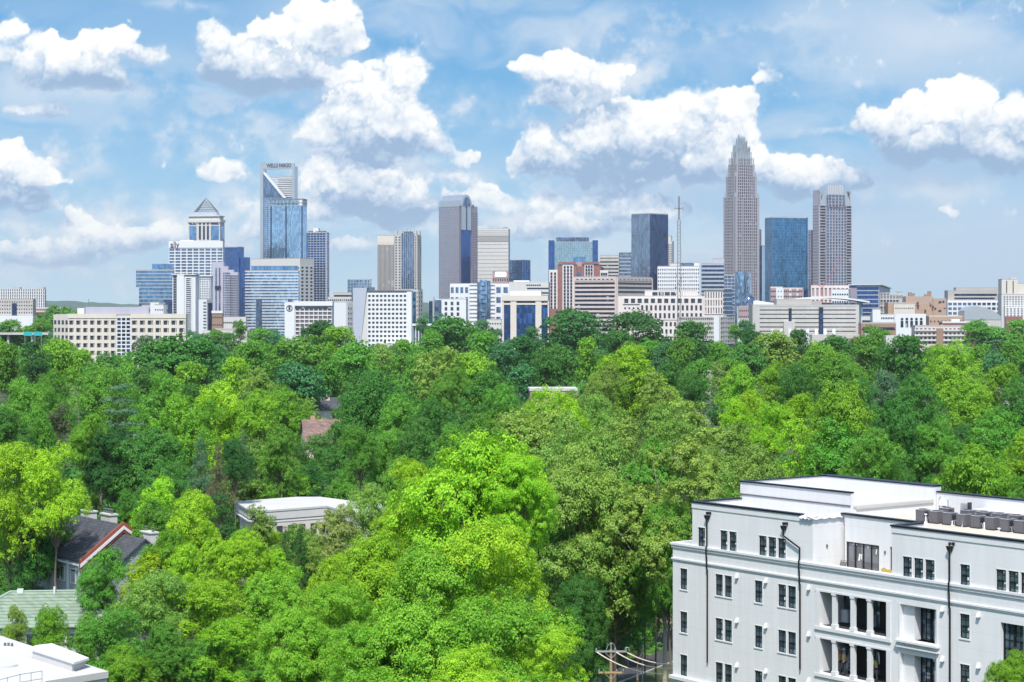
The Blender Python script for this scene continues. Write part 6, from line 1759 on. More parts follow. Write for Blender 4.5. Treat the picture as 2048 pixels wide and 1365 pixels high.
WX = [(.86, 1.65), (4.81, 5.58), (5.79, 6.58), (9.00, 9.78), (11.42, 12.22), (12.41, 13.19), (28.15, 28.97), (35.1, 35.9), (38.0, 38.8), (38.98, 39.78), (43.2, 44.0), (47.1, 47.9), (48.08, 48.88)]
TOPX = [(2.88, 3.67), (5.33, 6.08), (6.30, 7.06), (9.44, 10.23), (10.42, 11.21), (11.40, 12.17)]
TOPX2 = [(23.24, 24.05), (24.24, 25.03), (25.21, 26.01), (28.17, 29.0), (31.11, 31.90), (32.09, 32.90), (33.07, 33.88), (37.2, 38.0), (40.9, 41.7), (41.9, 42.7)]
BALC = [(15.56, 21.8, 11.62, 14.0), (15.56, 21.8, 8.37, 10.75), (15.56, 21.8, 5.12, 7.5)]
PORT = [(23.0, 26.19, 11.72, 14.03), (23.0, 26.19, 8.47, 10.78), (23.0, 26.19, 5.22, 7.53), (31.45, 33.3, 11.2, 13.9), (31.45, 33.3, 7.95, 10.65), (31.45, 33.3, 4.7, 7.4)]
def pierced(mb, x0, x1, z0, z1, y0, y1, holes):
    """wall panel in the plane y0..y1 with rectangular openings"""
    xs = sorted({x0, x1} | {h[0] for h in holes if x0 < h[0] < x1} | {h[1] for h in holes if x0 < h[1] < x1})
    for a, b_ in zip(xs, xs[1:]):
        zs = z0
        for h in sorted([h for h in holes if h[0] < b_ - 1e-6 and h[1] > a + 1e-6], key=lambda h: h[2]):
            if h[2] > zs: mb.box(a, b_, y0, y1, zs, min(h[2], z1))
            zs = max(zs, h[3])
        if zs < z1: mb.box(a, b_, y0, y1, zs, z1)
holes = [(a, b_, z0, z1) for (z0, z1) in FLOORS for a, b_ in WX] + BALC + PORT
mb = MB(); pierced(mb, 0, LEN, -5, 15.3, 0, .30, holes); mb.build('front_wall', M['stucco'], apt)
mb = MB(); pierced(mb, 2.23, 14.86, 15.3, 19.12, 0, .30, [(a, b_, 15.87, 17.32) for a, b_ in TOPX]); mb.build('front_wall', M['stucco'], apt)
mb = MB(); pierced(mb, 22.26, LEN, 15.3, 19.12, 0, .30, [(a, b_, 15.80, 17.23) for a, b_ in TOPX2]); mb.build('front_wall', M['stucco'], apt)
mb = MB(); pierced(mb, 15.16, 22.0, 15.05, 19.12, 2.85, 3.15, [(15.3, 18.43, 15.12, 17.25), (19.43, 19.66, 15.6, 17.28)]); mb.build('recessed_wall', M['stucco'], apt)
MB().box(14.56, 14.86, .302, 3.15, 15.05, 19.12).build('return_wall', M['stucco'], apt); MB().box(22.26, 22.56, .302, 3.15, 15.05, 19.12).build('return_wall', M['stucco'], apt)
MB().box(0, .3, .302, DEEP, -5, 15.3).box(2.23, 2.53, .302, DEEP - .32, 15.3, 19.12).box(0, LEN, DEEP - .3, DEEP + .3, -5, 17.9).build('side_wall', M['stucco'], apt)
# near-black walls painted as unlit rooms behind the glass, floor plates
MB().box(.32, LEN - .3, 2.6, 2.7, -4.9, 15.0).box(2.56, 14.5, 2.0, 2.1, 15.4, 18.2).box(22.6, LEN - .3, 2.0, 2.1, 15.4, 18.2).box(15.2, 22.2, 4.6, 4.7, 15.1, 18.2).build('inner_wall', M['painted_room_shade'], apt)
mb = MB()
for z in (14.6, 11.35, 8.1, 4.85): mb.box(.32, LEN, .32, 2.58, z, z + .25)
mb.build('floor_plate', M['painted_room_shade'], apt)
# cornices, string courses, base
mb = MB()
for z0, z1, out in ((15.76, 15.92, .16), (15.56, 15.76, .09), (14.66, 14.78, .10), (14.54, 14.66, .05), (5.62, 5.86, .22), (5.42, 5.62, .12), (-4.9, 5.42, .06)):
    mb.box(-out, LEN, -out, -.002, z0, z1)
    mb.box(-out, -.002, 0, DEEP, z0, z1)
mb.build('cornice', M['trim'], apt)
MB().box(0, 2.229, 0, .25, 15.302, 15.95).box(0, .25, .252, DEEP, 15.302, 15.95).build('terrace_parapet', M['trim'], apt); MB().box(14.87, 22.25, -.002, .22, 15.302, 15.95).build('terrace_parapet', M['trim'], apt)
MB().box(.26, 2.22, .26, DEEP, 15.05, 15.3).box(14.87, 22.25, .31, 2.84, 14.9, 15.12).build('terrace_floor', M['roof_pale'], apt)
# frieze under the roof edge, pilaster at the corner
MB().box(2.2, 14.89, -.05, -.002, 18.72, 19.1).box(22.23, LEN, -.05, -.002, 18.72, 19.1).build('frieze', M['trim'], apt)
# black coping
cp = MB()
cp.box(2.15, 13.72, -.10, .34, 19.122, 19.24).box(22.18, LEN, -.10, .34, 19.122, 19.24).box(14.84, 22.18, 2.76, 3.2, 19.122, 19.24).box(22.18, 22.62, .36, 2.74, 19.122, 19.24).box(2.15, 2.59, .36, 4.7, 19.122, 19.24)
cp.build('black_coping', M['black_metal'], apt)
mb = MB(); n = 12        # loose white roof membrane hanging over the unfinished corner
for i in range(n):
    a0, a1 = 13.72 + 1.2 * i / n, 13.72 + 1.2 * (i + 1) / n
    dz = .10 * abs(math.sin(i * .8)); dz2 = .10 * abs(math.sin((i + 1) * .8))
    mb.hexa([(a0, -.20, 19.0 - dz), (a1, -.20, 19.0 - dz2), (a1, .5, 19.13), (a0, .5, 19.13)], [(a0, -.20, 19.05 - dz), (a1, -.20, 19.05 - dz2), (a1, .5, 19.2), (a0, .5, 19.2)])
for i in range(16):
    b0, b1 = -.2 + 3.0 * i / 16, -.2 + 3.0 * (i + 1) / 16
    dz = .09 * abs(math.sin(i * .7)); dz2 = .09 * abs(math.sin((i + 1) * .7))
    mb.hexa([(14.4, b0, 19.13), (15.02, b0, 19.0 - dz), (15.02, b1, 19.0 - dz2), (14.4, b1, 19.13)], [(14.4, b0, 19.19), (15.02, b0, 19.05 - dz), (15.02, b1, 19.05 - dz2), (14.4, b1, 19.19)])
mb.build('roof_membrane_flap', M['white'], apt)
# roofs
MB().box(2.54, 14.55, .31, DEEP - .31, 18.1, 18.4).box(14.56, LEN, 3.16, DEEP - .31, 18.1, 18.4).box(22.57, LEN, .31, 3.15, 18.1, 18.4).build('main_roof', M['roof_pale'], apt)
M['roof_sheet'] = wall_mat('white_roof_sheet', (.50, .495, .48), .8, .12, 0, .3, lines=(1000, 1.7, .04, .10))
MB().box(2.56, 13.9, .33, 4.7, 18.402, 18.42).build('white_roof_sheet', M['roof_sheet'], apt)
# penthouse
PX0, PX1, PY0, PY1 = 2.35, 13.92, 4.75, DEEP - .32
ph = MB(); ph.box(PX0, PX1, PY0, PY0 + .25, 18.41, 20.42).box(PX0, PX0 + .25, PY0 + .252, PY1, 18.41, 20.42).box(PX0, PX1, PY1 - .28, PY1 + .6, 18.41, 20.42)
ph.box(PX1 - .25, PX1, PY0 + .252, PY1 - .29, 18.41, 19.35)
ph.build('penthouse_wall', M['trim'], apt)
MB().box(PX0 + .26, PX1 + .06, PY0 + .26, PY1 - .30, 19.36, 19.5).build('penthouse_roof', M['roof_sheet'], apt)
MB().box(PX0, PX1 - .02, PY0 - .05, PY0 - .002, 19.45, 19.55).build('penthouse_string_course', M['mid_metal'], apt)
cp = MB(); cp.box(PX0 - .08, PX1 + .03, PY0 - .08, PY0 + .30, 20.422, 20.52).box(PX0 - .08, PX1 + .03, PY1 - .32, PY1 + .66, 20.422, 20.52).box(PX0 - .08, PX0 + .30, PY0 + .31, PY1 - .33, 20.422, 20.50)
cp.build('penthouse_coping', M['black_metal'], apt)
MB().box(PX1 + .02, PX1 + .10, PY0 + .5, PY1 - .3, 19.25, 19.42).build('gutter', M['concrete'], apt)
MB().box(PX1 + .05, LEN, DEEP - .28, DEEP + .1, 18.41, 20.0).build('rear_parapet', M['trim'], apt)
MB().box(PX1 + .07, LEN, DEEP - .34, DEEP + .16, 20.002, 20.10).build('rear_coping', M['black_metal'], apt)
# windows: black frame, panes, glazing bars, white surround
def window_meshes(w, h, cols, rows, meeting=True):
    fr = MB(); t = .055
    fr.box(0, t, .06, .16, 0, h).box(w - t, w, .06, .16, 0, h).box(t, w - t, .06, .16, 0, t).box(t, w - t, .06, .16, h - t, h)
    if meeting: fr.box(t, w - t, .07, .15, h / 2 - .035, h / 2 + .035)
    for i in range(1, cols): fr.box(w * i / cols - .016, w * i / cols + .016, .085, .135, t, h - t)
    for j in range(1, rows):
        if meeting and j * 2 == rows: continue
        fr.box(t, w - t, .087, .133, h * j / rows - .014, h * j / rows + .014)
    pn = MB().box(t, w - t, .105, .115, t, h - t)
    return fr, pn
WCACHE = {}
M['paper'] = plain_mat('white_sticker', (.75, .76, .74), .8)
def window(x0, x1, z0, z1, k, cols=2, rows=4, y=0.0, sticker=True, name='window', sill=True):
    w, h = .79 if x1 - x0 < .9 else x1 - x0, z1 - z0
    key = (round(w, 2), round(h, 2), cols, rows)
    if key not in WCACHE:
        fr, pn = window_meshes(w, h, cols, rows)
        f = bpy.data.meshes.new('window'); f.from_pydata(fr.v, [], fr.f); f.materials.append(M['black_metal'])
        p = bpy.data.meshes.new('pane'); p.from_pydata(pn.v, [], pn.f); p.materials.append(M['pane'])
        s_ = MB().box(-.07, w + .07, -.05, .055, -.09, -.002).box(-.06, -.002, -.022, .055, 0, h + .05).box(w + .002, w + .06, -.022, .055, 0, h + .05).box(0, w, -.022, .055, h + .002, h + .05)
        s = bpy.data.meshes.new('surround'); s.from_pydata(s_.v, [], s_.f); s.materials.append(M['trim'])
        WCACHE[key] = (f, p, s)
    f, p, s = WCACHE[key]
    o = part(f, name, apt, (x0, y, z0))
    part(p, 'pane', o)
    if sill: part(s, 'surround', o)
    if sticker:
        r = random.Random(k * 7 + int(x0 * 10))
        mb = MB(); a = w * r.uniform(.62, .72); c_ = h * r.uniform(.30, .38)
        mb.box(a, a + .15, .100, .104, c_, c_ + .22)
        if r.random() < .8: mb.box(w * .6, w * .6 + .13, .100, .104, h * .84, h * .84 + .12)
        mb.build('sticker', M['paper'], o)
k = 0
for (z0, z1) in FLOORS:
    for a, b_ in WX:
        k += 1; window(a, b_, z0, z1, k, sticker=(k % 5 == 0 or a > 28))
for a, b_ in TOPX: k += 1; window(a, b_, 15.87, 17.32, k)
for a, b_ in TOPX2: k += 1; window(a, b_, 15.80, 17.23, k)
# terrace doors, slim window, bare sheathing patch
fr = MB(); x0, x1, z0, z1 = 15.3, 18.43, 15.12, 17.25
for i in range(5):
    x = x0 + (x1 - x0 - .09) * i / 4; fr.box(x, x + .09, 2.92, 3.05, z0, z1)
fr.box(x0 + .1, x1 - .1, 2.93, 3.04, z1 - .09, z1).box(x0 + .1, x1 - .1, 2.93, 3.04, z0, z0 + .09)
d_ = fr.build('terrace_door', M['black_metal'], apt); MB().box(x0 + .05, x1 - .05, 2.98, 2.99, z0 + .05, z1 - .05).build('pane', glass_mat('door_pane', (.22, .23, .25), .4, .1, (.76, 4), .4), d_)
mb = MB()
for cx_, cz_, w_, h_ in ((16.35, 16.0, .26, .5), (16.6, 16.1, .14, .4), (15.8, 17.05, .22, .14), (17.2, 16.95, .2, .14), (18.0, 16.6, .14, .36), (16.15, 17.05, .1, .14)):
    mb.hexa([(cx_, 2.955, cz_), (cx_ + w_ * .6, 2.955, cz_), (cx_ + w_ * .6, 2.97, cz_), (cx_, 2.97, cz_)], [(cx_ + w_ * .4, 2.955, cz_ + h_), (cx_ + w_, 2.955, cz_ + h_ * .9), (cx_ + w_, 2.97, cz_ + h_ * .9), (cx_ + w_ * .4, 2.97, cz_ + h_)])
mb.build('torn_sticker', M['paper'], d_)
MB().box(19.43, 19.66, 2.95, 3.0, 15.6, 17.28).build('slim_window', M['black_metal'], apt)
M['osb'] = wall_mat('yellow_sheathing_board', (.52, .38, .10), .9, .2, 0, 3)
mb = MB(); mb.v += [(18.62, 2.84, 15.13), (19.9, 2.84, 15.13), (19.9, 2.84, 15.62), (19.55, 2.84, 15.72), (19.2, 2.84, 15.68), (18.9, 2.84, 15.8), (18.62, 2.84, 15.66)]; mb.v += [(x, 2.849, z) for x, y, z in mb.v]
mb.f += [tuple(range(7)), tuple(reversed(range(7, 14)))] + [(i, i + 7, (i + 1) % 7 + 7, (i + 1) % 7) for i in range(7)]
mb.build('unfinished_wall_patch', M['osb'], apt)
for x, y, z, r_ in ((14.87, 1.3, 16.9, 0), (18.95, 2.79, 16.75, 1)):
    MB().box(x, x + .07 if r_ == 0 else x + .12, y, y + (.12 if r_ == 0 else .05), z, z + .2).build('wall_light', M['mid_metal'], apt)
# balcony bays
for (a, b_, z0, z1) in BALC:
    for cx_ in (16.72, 18.46, 20.01):
        MB().box(cx_, cx_ + .32, .0, .26, z0 + .25, z1 - .14).box(cx_ - .05, cx_ + .37, -.04, .30, z0, z0 + .25).box(cx_ - .05, cx_ + .37, -.04, .30, z1 - .14, z1).build('balcony_column', M['trim'], apt)
    for cx_ in (15.2, 21.8): MB().box(cx_, cx_ + .36, -.06, -.003, z0 - .05, z1).build('balcony_pilaster', M['trim'], apt)
    MB().box(15.1, 22.2, -.10, -.004, z0 - .28, z0 - .06).build('balcony_sill', M['trim'], apt); MB().box(15.1, 22.2, -.04, -.004, z1 + .002, z1 + .12).build('balcony_lintel', M['trim'], apt)
    MB().box(15.3, 15.55, .31, 2.5, z0, z1).build('balcony_side_wall', M['trim'], apt); MB().box(21.82, 22.0, .31, 2.5, z0, z1).build('balcony_side_wall', M['trim'], apt)
    MB().box(15.56, 21.81, .32, 2.5, z0 - .02, z0 + .02).build('balcony_floor', M['painted_room_shade'], apt); MB().box(15.56, 21.81, 2.36, 2.5, z0 + .021, z1).build('balcony_rear_wall', M['painted_room_shade'], apt)  # balcony shade is put into the near-black floor and rear wall
    for ga, gb in ((15.7, 16.5), (18.0, 19.0), (19.6, 20.8)): MB().box(ga, gb, 2.3, 2.34, z0 + .1, z1 - .3).build('balcony_glazing', M['pane'], apt)
    MB().box(15.75, 16.35, 1.9, 2.28, z0 + .1, z0 + 1.0).build('balcony_cabinet', M['trim'], apt); MB().box(18.2, 18.7, 2.0, 2.28, z0 + .1, z0 + .9).build('balcony_cabinet', M['trim'], apt)
# deep portals with double doors and sills
mb = MB()
for j, (a, b_, z0, z1) in enumerate(PORT):
    fr = MB(); pn = MB()
    dp = 1.0 if a < 30 else .35; xa, xb = (24.0, 25.75) if a < 30 else (a + .04, b_ - .04)
    if a < 30:
        mb.box(a, xa, .302, dp + .1, z0, z1).box(xb, b_, .302, dp + .1, z0, z1); mb.box(a - .25, b_ + .25, -.32, -.004, z0 - .16, z0 - .02).box(a - .2, b_ + .2, -.22, -.004, z0 - .52, z0 - .42)
        mb.box(a - .08, a, -.06, -.004, z0, z1 + .08).box(b_, b_ + .08, -.06, -.004, z0, z1 + .08)
    fr.box(xa, xa + .07, dp - .1, dp, z0, z1).box(xb - .07, xb, dp - .1, dp, z0, z1).box((xa + xb) / 2 - .07, (xa + xb) / 2 + .07, dp - .1, dp, z0, z1).box(xa, xb, dp - .095, dp - .005, z1 - .08, z1 - .002)
    for i in range(1, 5): fr.box(xa + .07, xb - .07, dp - .07, dp - .03, z0 + (z1 - z0) * i / 5 - .015, z0 + (z1 - z0) * i / 5 + .015)
    for xm in ((xa * 3 + xb) / 4, (xa + xb * 3) / 4): fr.box(xm - .015, xm + .015, dp - .075, dp - .035, z0, z1)
    pn.box(xa, xb, dp - .02, dp - .01, z0, z1)
    f_ = fr.build('balcony_door', M['black_metal'], apt); pn.build('pane', M['pane'], f_)
mb.build('portal_surround', M['trim'], apt)
# vent hoods
hood = MB(); hood.hexa([(0, -.20, 0), (.26, -.20, 0), (.26, -.003, 0), (0, -.003, 0)], [(0, -.06, .30), (.26, -.06, .30), (.26, -.003, .30), (0, -.003, .30)]).box(.03, .23, -.19, -.02, -.05, -.001)
h0 = None
for x in (7.05, 10.08, 14.4, 26.6, 29.6, 36.6):
    for z in (14.02, 10.77, 7.52):
        if h0 is None: h0 = hood.build('vent_hood', M['white'], apt, (x, 0, z))
        else: part(h0.data, 'vent_hood', apt, (x, 0, z))
# rain pipes
for pts in ([(4.02, 18.0), (4.02, 7.4)], [(12.1, 17.95), (12.1, 17.55), (13.72, 16.85), (13.72, 8.3)], [(27.4, 18.0), (27.4, 2.0)], [(40.0, 18.0), (40.0, 2.0)]):
    mb = MB(); y = -.16
    mb.path([(x, y - (.40 if z < 15.95 and z > 15 else 0), z) for x, z in pts] if False else [(x, y, z) for x, z in pts[:-1]] + [(pts[-1][0], y, 16.1), (pts[-1][0], -.24, 15.95), (pts[-1][0], -.24, 15.4), (pts[-1][0], -.19, 15.2), (pts[-1][0], -.19, 14.4), (pts[-1][0], -.12, 14.25), (pts[-1][0], -.12, pts[-1][1])], [.062] * 12, 8)
    o = mb.build('rain_pipe', M['black_metal'], apt)
    x, z = pts[0]
    MB().hexa([(x - .09, -.25, z), (x + .10, -.30, z), (x + .10, -.01, z), (x - .10, -.01, z)], [(x - .16, -.34, z + .32), (x + .16, -.34, z + .32), (x + .16, -.003, z + .32), (x - .16, -.003, z + .32)]).build('rain_head', M['black_metal'], o)
    MB().box(x - .06, x + .30, -.22, -.18, z + .52, z + .56).box(x - .06, x - .02, -.20, -.003, z + .36, z + .56).box(x + .22, x + .32, -.24, -.003, z + .40, z + .58).build('overflow_bracket', M['black_metal'], o)
# ------------------------------------------------ on its roof
def roof_thing(name, label, cat, x, y, z, rz=0, group=None):
    p = Matrix.Translation((FX0, FY0, 5.0)) @ Matrix.Rotation(FRZ, 4, 'Z') @ Vector((x, y, z))
    return thing(name, label, cat, p, FRZ + rz, group)
ords = ['leftmost', 'second from the left', 'third from the left', 'fourth from the left', 'fifth from the left', 'sixth from the left', 'seventh from the left', 'eighth from the left', 'ninth from the left', 'tenth from the left']
def condenser():
    o = bpy.data.objects.new('condenser', None); COL.objects.link(o)
    s = .37
    MB().box(-s, s, -s, s, .06, .84).build('louvred_casing', M['ac_grey'], o)
    mb = MB(); mb.box(-s - .02, s + .02, -s - .02, s + .02, .842, .87)
    mb.build('top_panel', M['steel'], o)
    mb = MB()
    for r_ in (.30, .22, .14, .06):
        n = 18
        for i in range(n):
            a0, a1 = 6.2832 * i / n, 6.2832 * (i + 1) / n
            mb.tube((r_ * math.cos(a0), r_ * math.sin(a0), .90), (r_ * math.cos(a1), r_ * math.sin(a1), .90), .010, .010, 4, False)
    for i in range(4):
        a0 = i * math.pi / 4; mb.tube((-.31 * math.cos(a0), -.31 * math.sin(a0), .905), (.31 * math.cos(a0), .31 * math.sin(a0), .905), .012, .012, 4)
    mb.build('fan_guard', M['ac_grey'], o)
    MB().box(-s - .05, s + .05, -s - .05, s + .05, 0, .058).build('pad', M['dark_metal'], o)
    mb = MB(); mb.path([(s + .01, -.2, .35), (s + .16, -.2, .33), (s + .2, -.22, .02)], [.025] * 3, 6).path([(s + .01, .02, .35), (s + .14, .02, .34), (s + .16, .1, .02)], [.02] * 3, 6)
    mb.build('refrigerant_pipe', M['steel'], o)
    MB().box(s + .002, s + .02, -.24, .14, .40, .74).build('service_hatch', M['dark_metal'], o)
    return o
def clone(src, loc, rz, label=None, cat=None, group=None, parent=None):
    c = src.copy(); COL.objects.link(c); c.location = loc; c.rotation_euler = (0, 0, rz)
    if parent is not None: c.parent = parent
    for ch in list(src.children):
        d = ch.copy(); COL.objects.link(d); d.parent = c
        for g in ch.children:
            e = g.copy(); COL.objects.link(e); e.parent = d
    return tag(c, label, cat, group)
ac = condenser()
TM = Matrix.Translation((FX0, FY0, 5.0)) @ Matrix.Rotation(FRZ, 4, 'Z')
first = True
rows = [('front', 17.0, 8.9, 1.27, 9), ('rear', 17.2, 11.2, 1.45, 8)]
for row, xs_, y_, st, n in rows:
    for i in range(n):
        x = xs_ + st * i + (.35 if row == 'rear' and i > 0 else 0) * 1.4
        p = TM @ Vector((x, y_ - .02 * (i % 2), 18.41)); rz = FRZ + (0 if i % 2 == 0 else math.pi / 2)
        lab = f'grey condenser unit, {ords[i]}, {row} row on the white apartment roof'
        if first:
            ac.location = p; ac.rotation_euler = (0, 0, rz); tag(ac, lab, 'condenser unit', 'condensers on the white apartment roof'); first = False
        else:
            clone(ac, p, rz, lab, 'condenser unit', 'condensers on the white apartment roof')
for i, (px, py) in enumerate(((1646.5, 1021), (1654, 1020.5), (1662, 1020), (1670, 1019.5))):
    x, y = local(px, py, 18.42)
    o = roof_thing('roof_vent', f'small white hooded roof vent, {ords[i]} of four before the penthouse', 'roof vent', x, y, 18.42, 0, 'hooded vents in front of the penthouse')
    MB().box(-.12, .12, -.12, .12, 0, .5).build('duct', M['white'], o); MB().box(-.09, .09, -.135, -.121, .05, .46).build('opening', M['mid_metal'], o)
    mb = MB(); mb.hexa([(-.15, -.17, .5), (.15, -.17, .5), (.15, .15, .5), (-.15, .15, .5)], [(-.03, -.17, .62), (.03, -.17, .62), (.03, .15, .62), (-.03, .15, .62)]); mb.build('gabled_hood', M['white'], o)
pv = [(1851.5, 1045, .55, 'tapered'), (1904.5, 1052, .35, 'short'), (1925.5, 1054, .62, 'tall'), (1960.5, 1057, .40, 'short'), (1968.5, 1061, .55, 'tall'), (1998, 1073, .50, 'capped'), (1768, 1034.5, .25, 'low')]
words_ = ['beside the first condenser', 'in front of the third condenser', 'in the gap after the third condenser', 'left one of the close pair', 'right one of the close pair', 'nearest the roof edge', 'alone by the penthouse end wall']
for i, ((px, py, h, kd), wd) in enumerate(zip(pv, words_)):
    x, y = local(px, py, 18.41)
    o = roof_thing('vent_pipe', f'{kd} white vent pipe on the apartment roof, {wd}', 'vent pipe', x, y, 18.41, 0, 'white vent pipes on the apartment roof')
    MB().tube((0, 0, 0), (0, 0, h), .055, .05, 10).build('pipe', M['white'], o); MB().tube((0, 0, 0), (0, 0, .08), .13, .07, 10).build('flashing', M['white'], o)
    if kd in ('capped', 'tapered'): MB().tube((0, 0, h), (0, 0, h + .06), .12, .10, 10).build('cap', M['white'], o)
def at_roof(px, py): return local(px, py, 18.41)
x, y = 17.6, 12.4
o = roof_thing('exhaust_fan', 'white mushroom exhaust fan on a tall stack beside the penthouse end', 'exhaust fan', 16.0, 12.2, 18.41)
MB().tube((0, 0, 0), (0, 0, .9), .22, .18, 12).build('stack', M['steel'], o); MB().tube((0, 0, .9), (0, 0, 1.15), .42, .36, 14).tube((0, 0, 1.15), (0, 0, 1.4), .36, .12, 14).build('fan_head', M['white'], o)
mb = MB(); mb.path([(-.4, 0, .3), (-.42, 0, 1.3), (-.3, 0, 1.5)], [.05] * 3, 6).path([(.4, 0, .3), (.42, 0, 1.3), (.3, 0, 1.5)], [.05] * 3, 6); mb.build('bracket', M['steel'], o)
o = roof_thing('electrical_cabinet', 'pale grey cabinet with black frame behind the first condensers', 'cabinet', 17.8, 12.5, 18.41)
MB().box(-.35, .35, -.15, .15, .15, 1.15).build('cabinet_body', M['steel'], o); MB().box(.36, .42, -.2, .2, .1, 1.25).build('black_post', M['dark_metal'], o)
o = roof_thing('raised_roof_deck', 'low white raised roof deck behind the rear condensers', 'roof deck', 21.5, 12.9, 18.41)
MB().box(-2.8, 2.8, -.5, .75, 0, .75).build('deck_box', M['roof_white'], o); MB().box(-2.9, 2.9, -.6, .78, .752, .83).build('deck_edge', M['white'], o)
for i, (x, y, lab) in enumerate(((25.3, 12.6, 'pale green-grey rooftop air handler with a slanted intake hood, left of the two'), (28.2, 12.4, 'pale green-grey rooftop air handler with a slanted intake hood, right of the two'))):
    o = roof_thing('air_handler', lab, 'air handler', x, y, 18.41, 0, 'air handlers on the apartment roof')
    MB().box(-.9, .9, -.5, .5, .25, 1.25).build('casing', M['silver'] if False else M['steel'], o)
    mb = MB(); mb.hexa([(-1.5, -.5, .65), (-.91, -.5, .35), (-.91, .5, .35), (-1.5, .5, .65)], [(-1.5, -.5, 1.2), (-.91, -.5, 1.2), (-.91, .5, 1.2), (-1.5, .5, 1.2)]); mb.build('intake_hood', M['white'], o)
    MB().box(-.95, .95, -.55, .55, 1.252, 1.32).build('lid', M['white'], o); MB().box(-.85, .85, -.45, .45, 0, .248).build('curb', M['mid_metal'], o)
    MB().tube((.3, -.9, 0), (.3, -.9, 1.5), .16, .16, 12).build('flue', M['steel'], o)
o = roof_thing('patio_furniture', 'folded grey slatted lounge chair leaning in the corner of the white terrace', 'chair', 15.05, 2.35, 15.12)
mb = MB()
for i in range(6): mb.hexa([(.02 + i * .09, 0, 0), (.07 + i * .09, 0, 0), (.07 + i * .09, .03, 0), (.02 + i * .09, .03, 0)], [(.02 + i * .09, .22, .72), (.07 + i * .09, .22, .72), (.07 + i * .09, .25, .72), (.02 + i * .09, .25, .72)])
mb.build('slats', M['mid_metal'], o); mb = MB(); mb.tube((0, 0, 0), (0, .25, .8), .02, .02, 6).tube((.57, 0, 0), (.57, .25, .8), .02, .02, 6).tube((0, .25, .8), (.57, .25, .8), .02, .02, 6); mb.build('frame', M['mid_metal'], o)
# ------------------------------------------------ workers on the balcony
def skin_figure(name, verts, edges, radii, mat, parent, sub=1, root=0):
    me = bpy.data.meshes.new(name); me.from_pydata(verts, edges, [])
    ob = bpy.data.objects.new(name, me); COL.objects.link(ob)
    md = ob.modifiers.new('skin', 'SKIN')
    for i, r_ in enumerate(radii): me.skin_vertices[0].data[i].radius = (r_, r_) if not isinstance(r_, tuple) else r_
    me.skin_vertices[0].data[root].use_root = True
    ob.modifiers.new('sub', 'SUBSURF').levels = sub; ob.modifiers['sub'].render_levels = sub
    bpy.context.view_layer.update()
    dg = bpy.context.evaluated_depsgraph_get()
    m2 = bpy.data.meshes.new_from_object(ob.evaluated_get(dg)); bpy.data.objects.remove(ob)
    m2.materials.clear(); m2.materials.append(mat)
    for p in m2.polygons: p.use_smooth = True
    o = bpy.data.objects.new(name, m2); COL.objects.link(o); o.parent = parent; return o
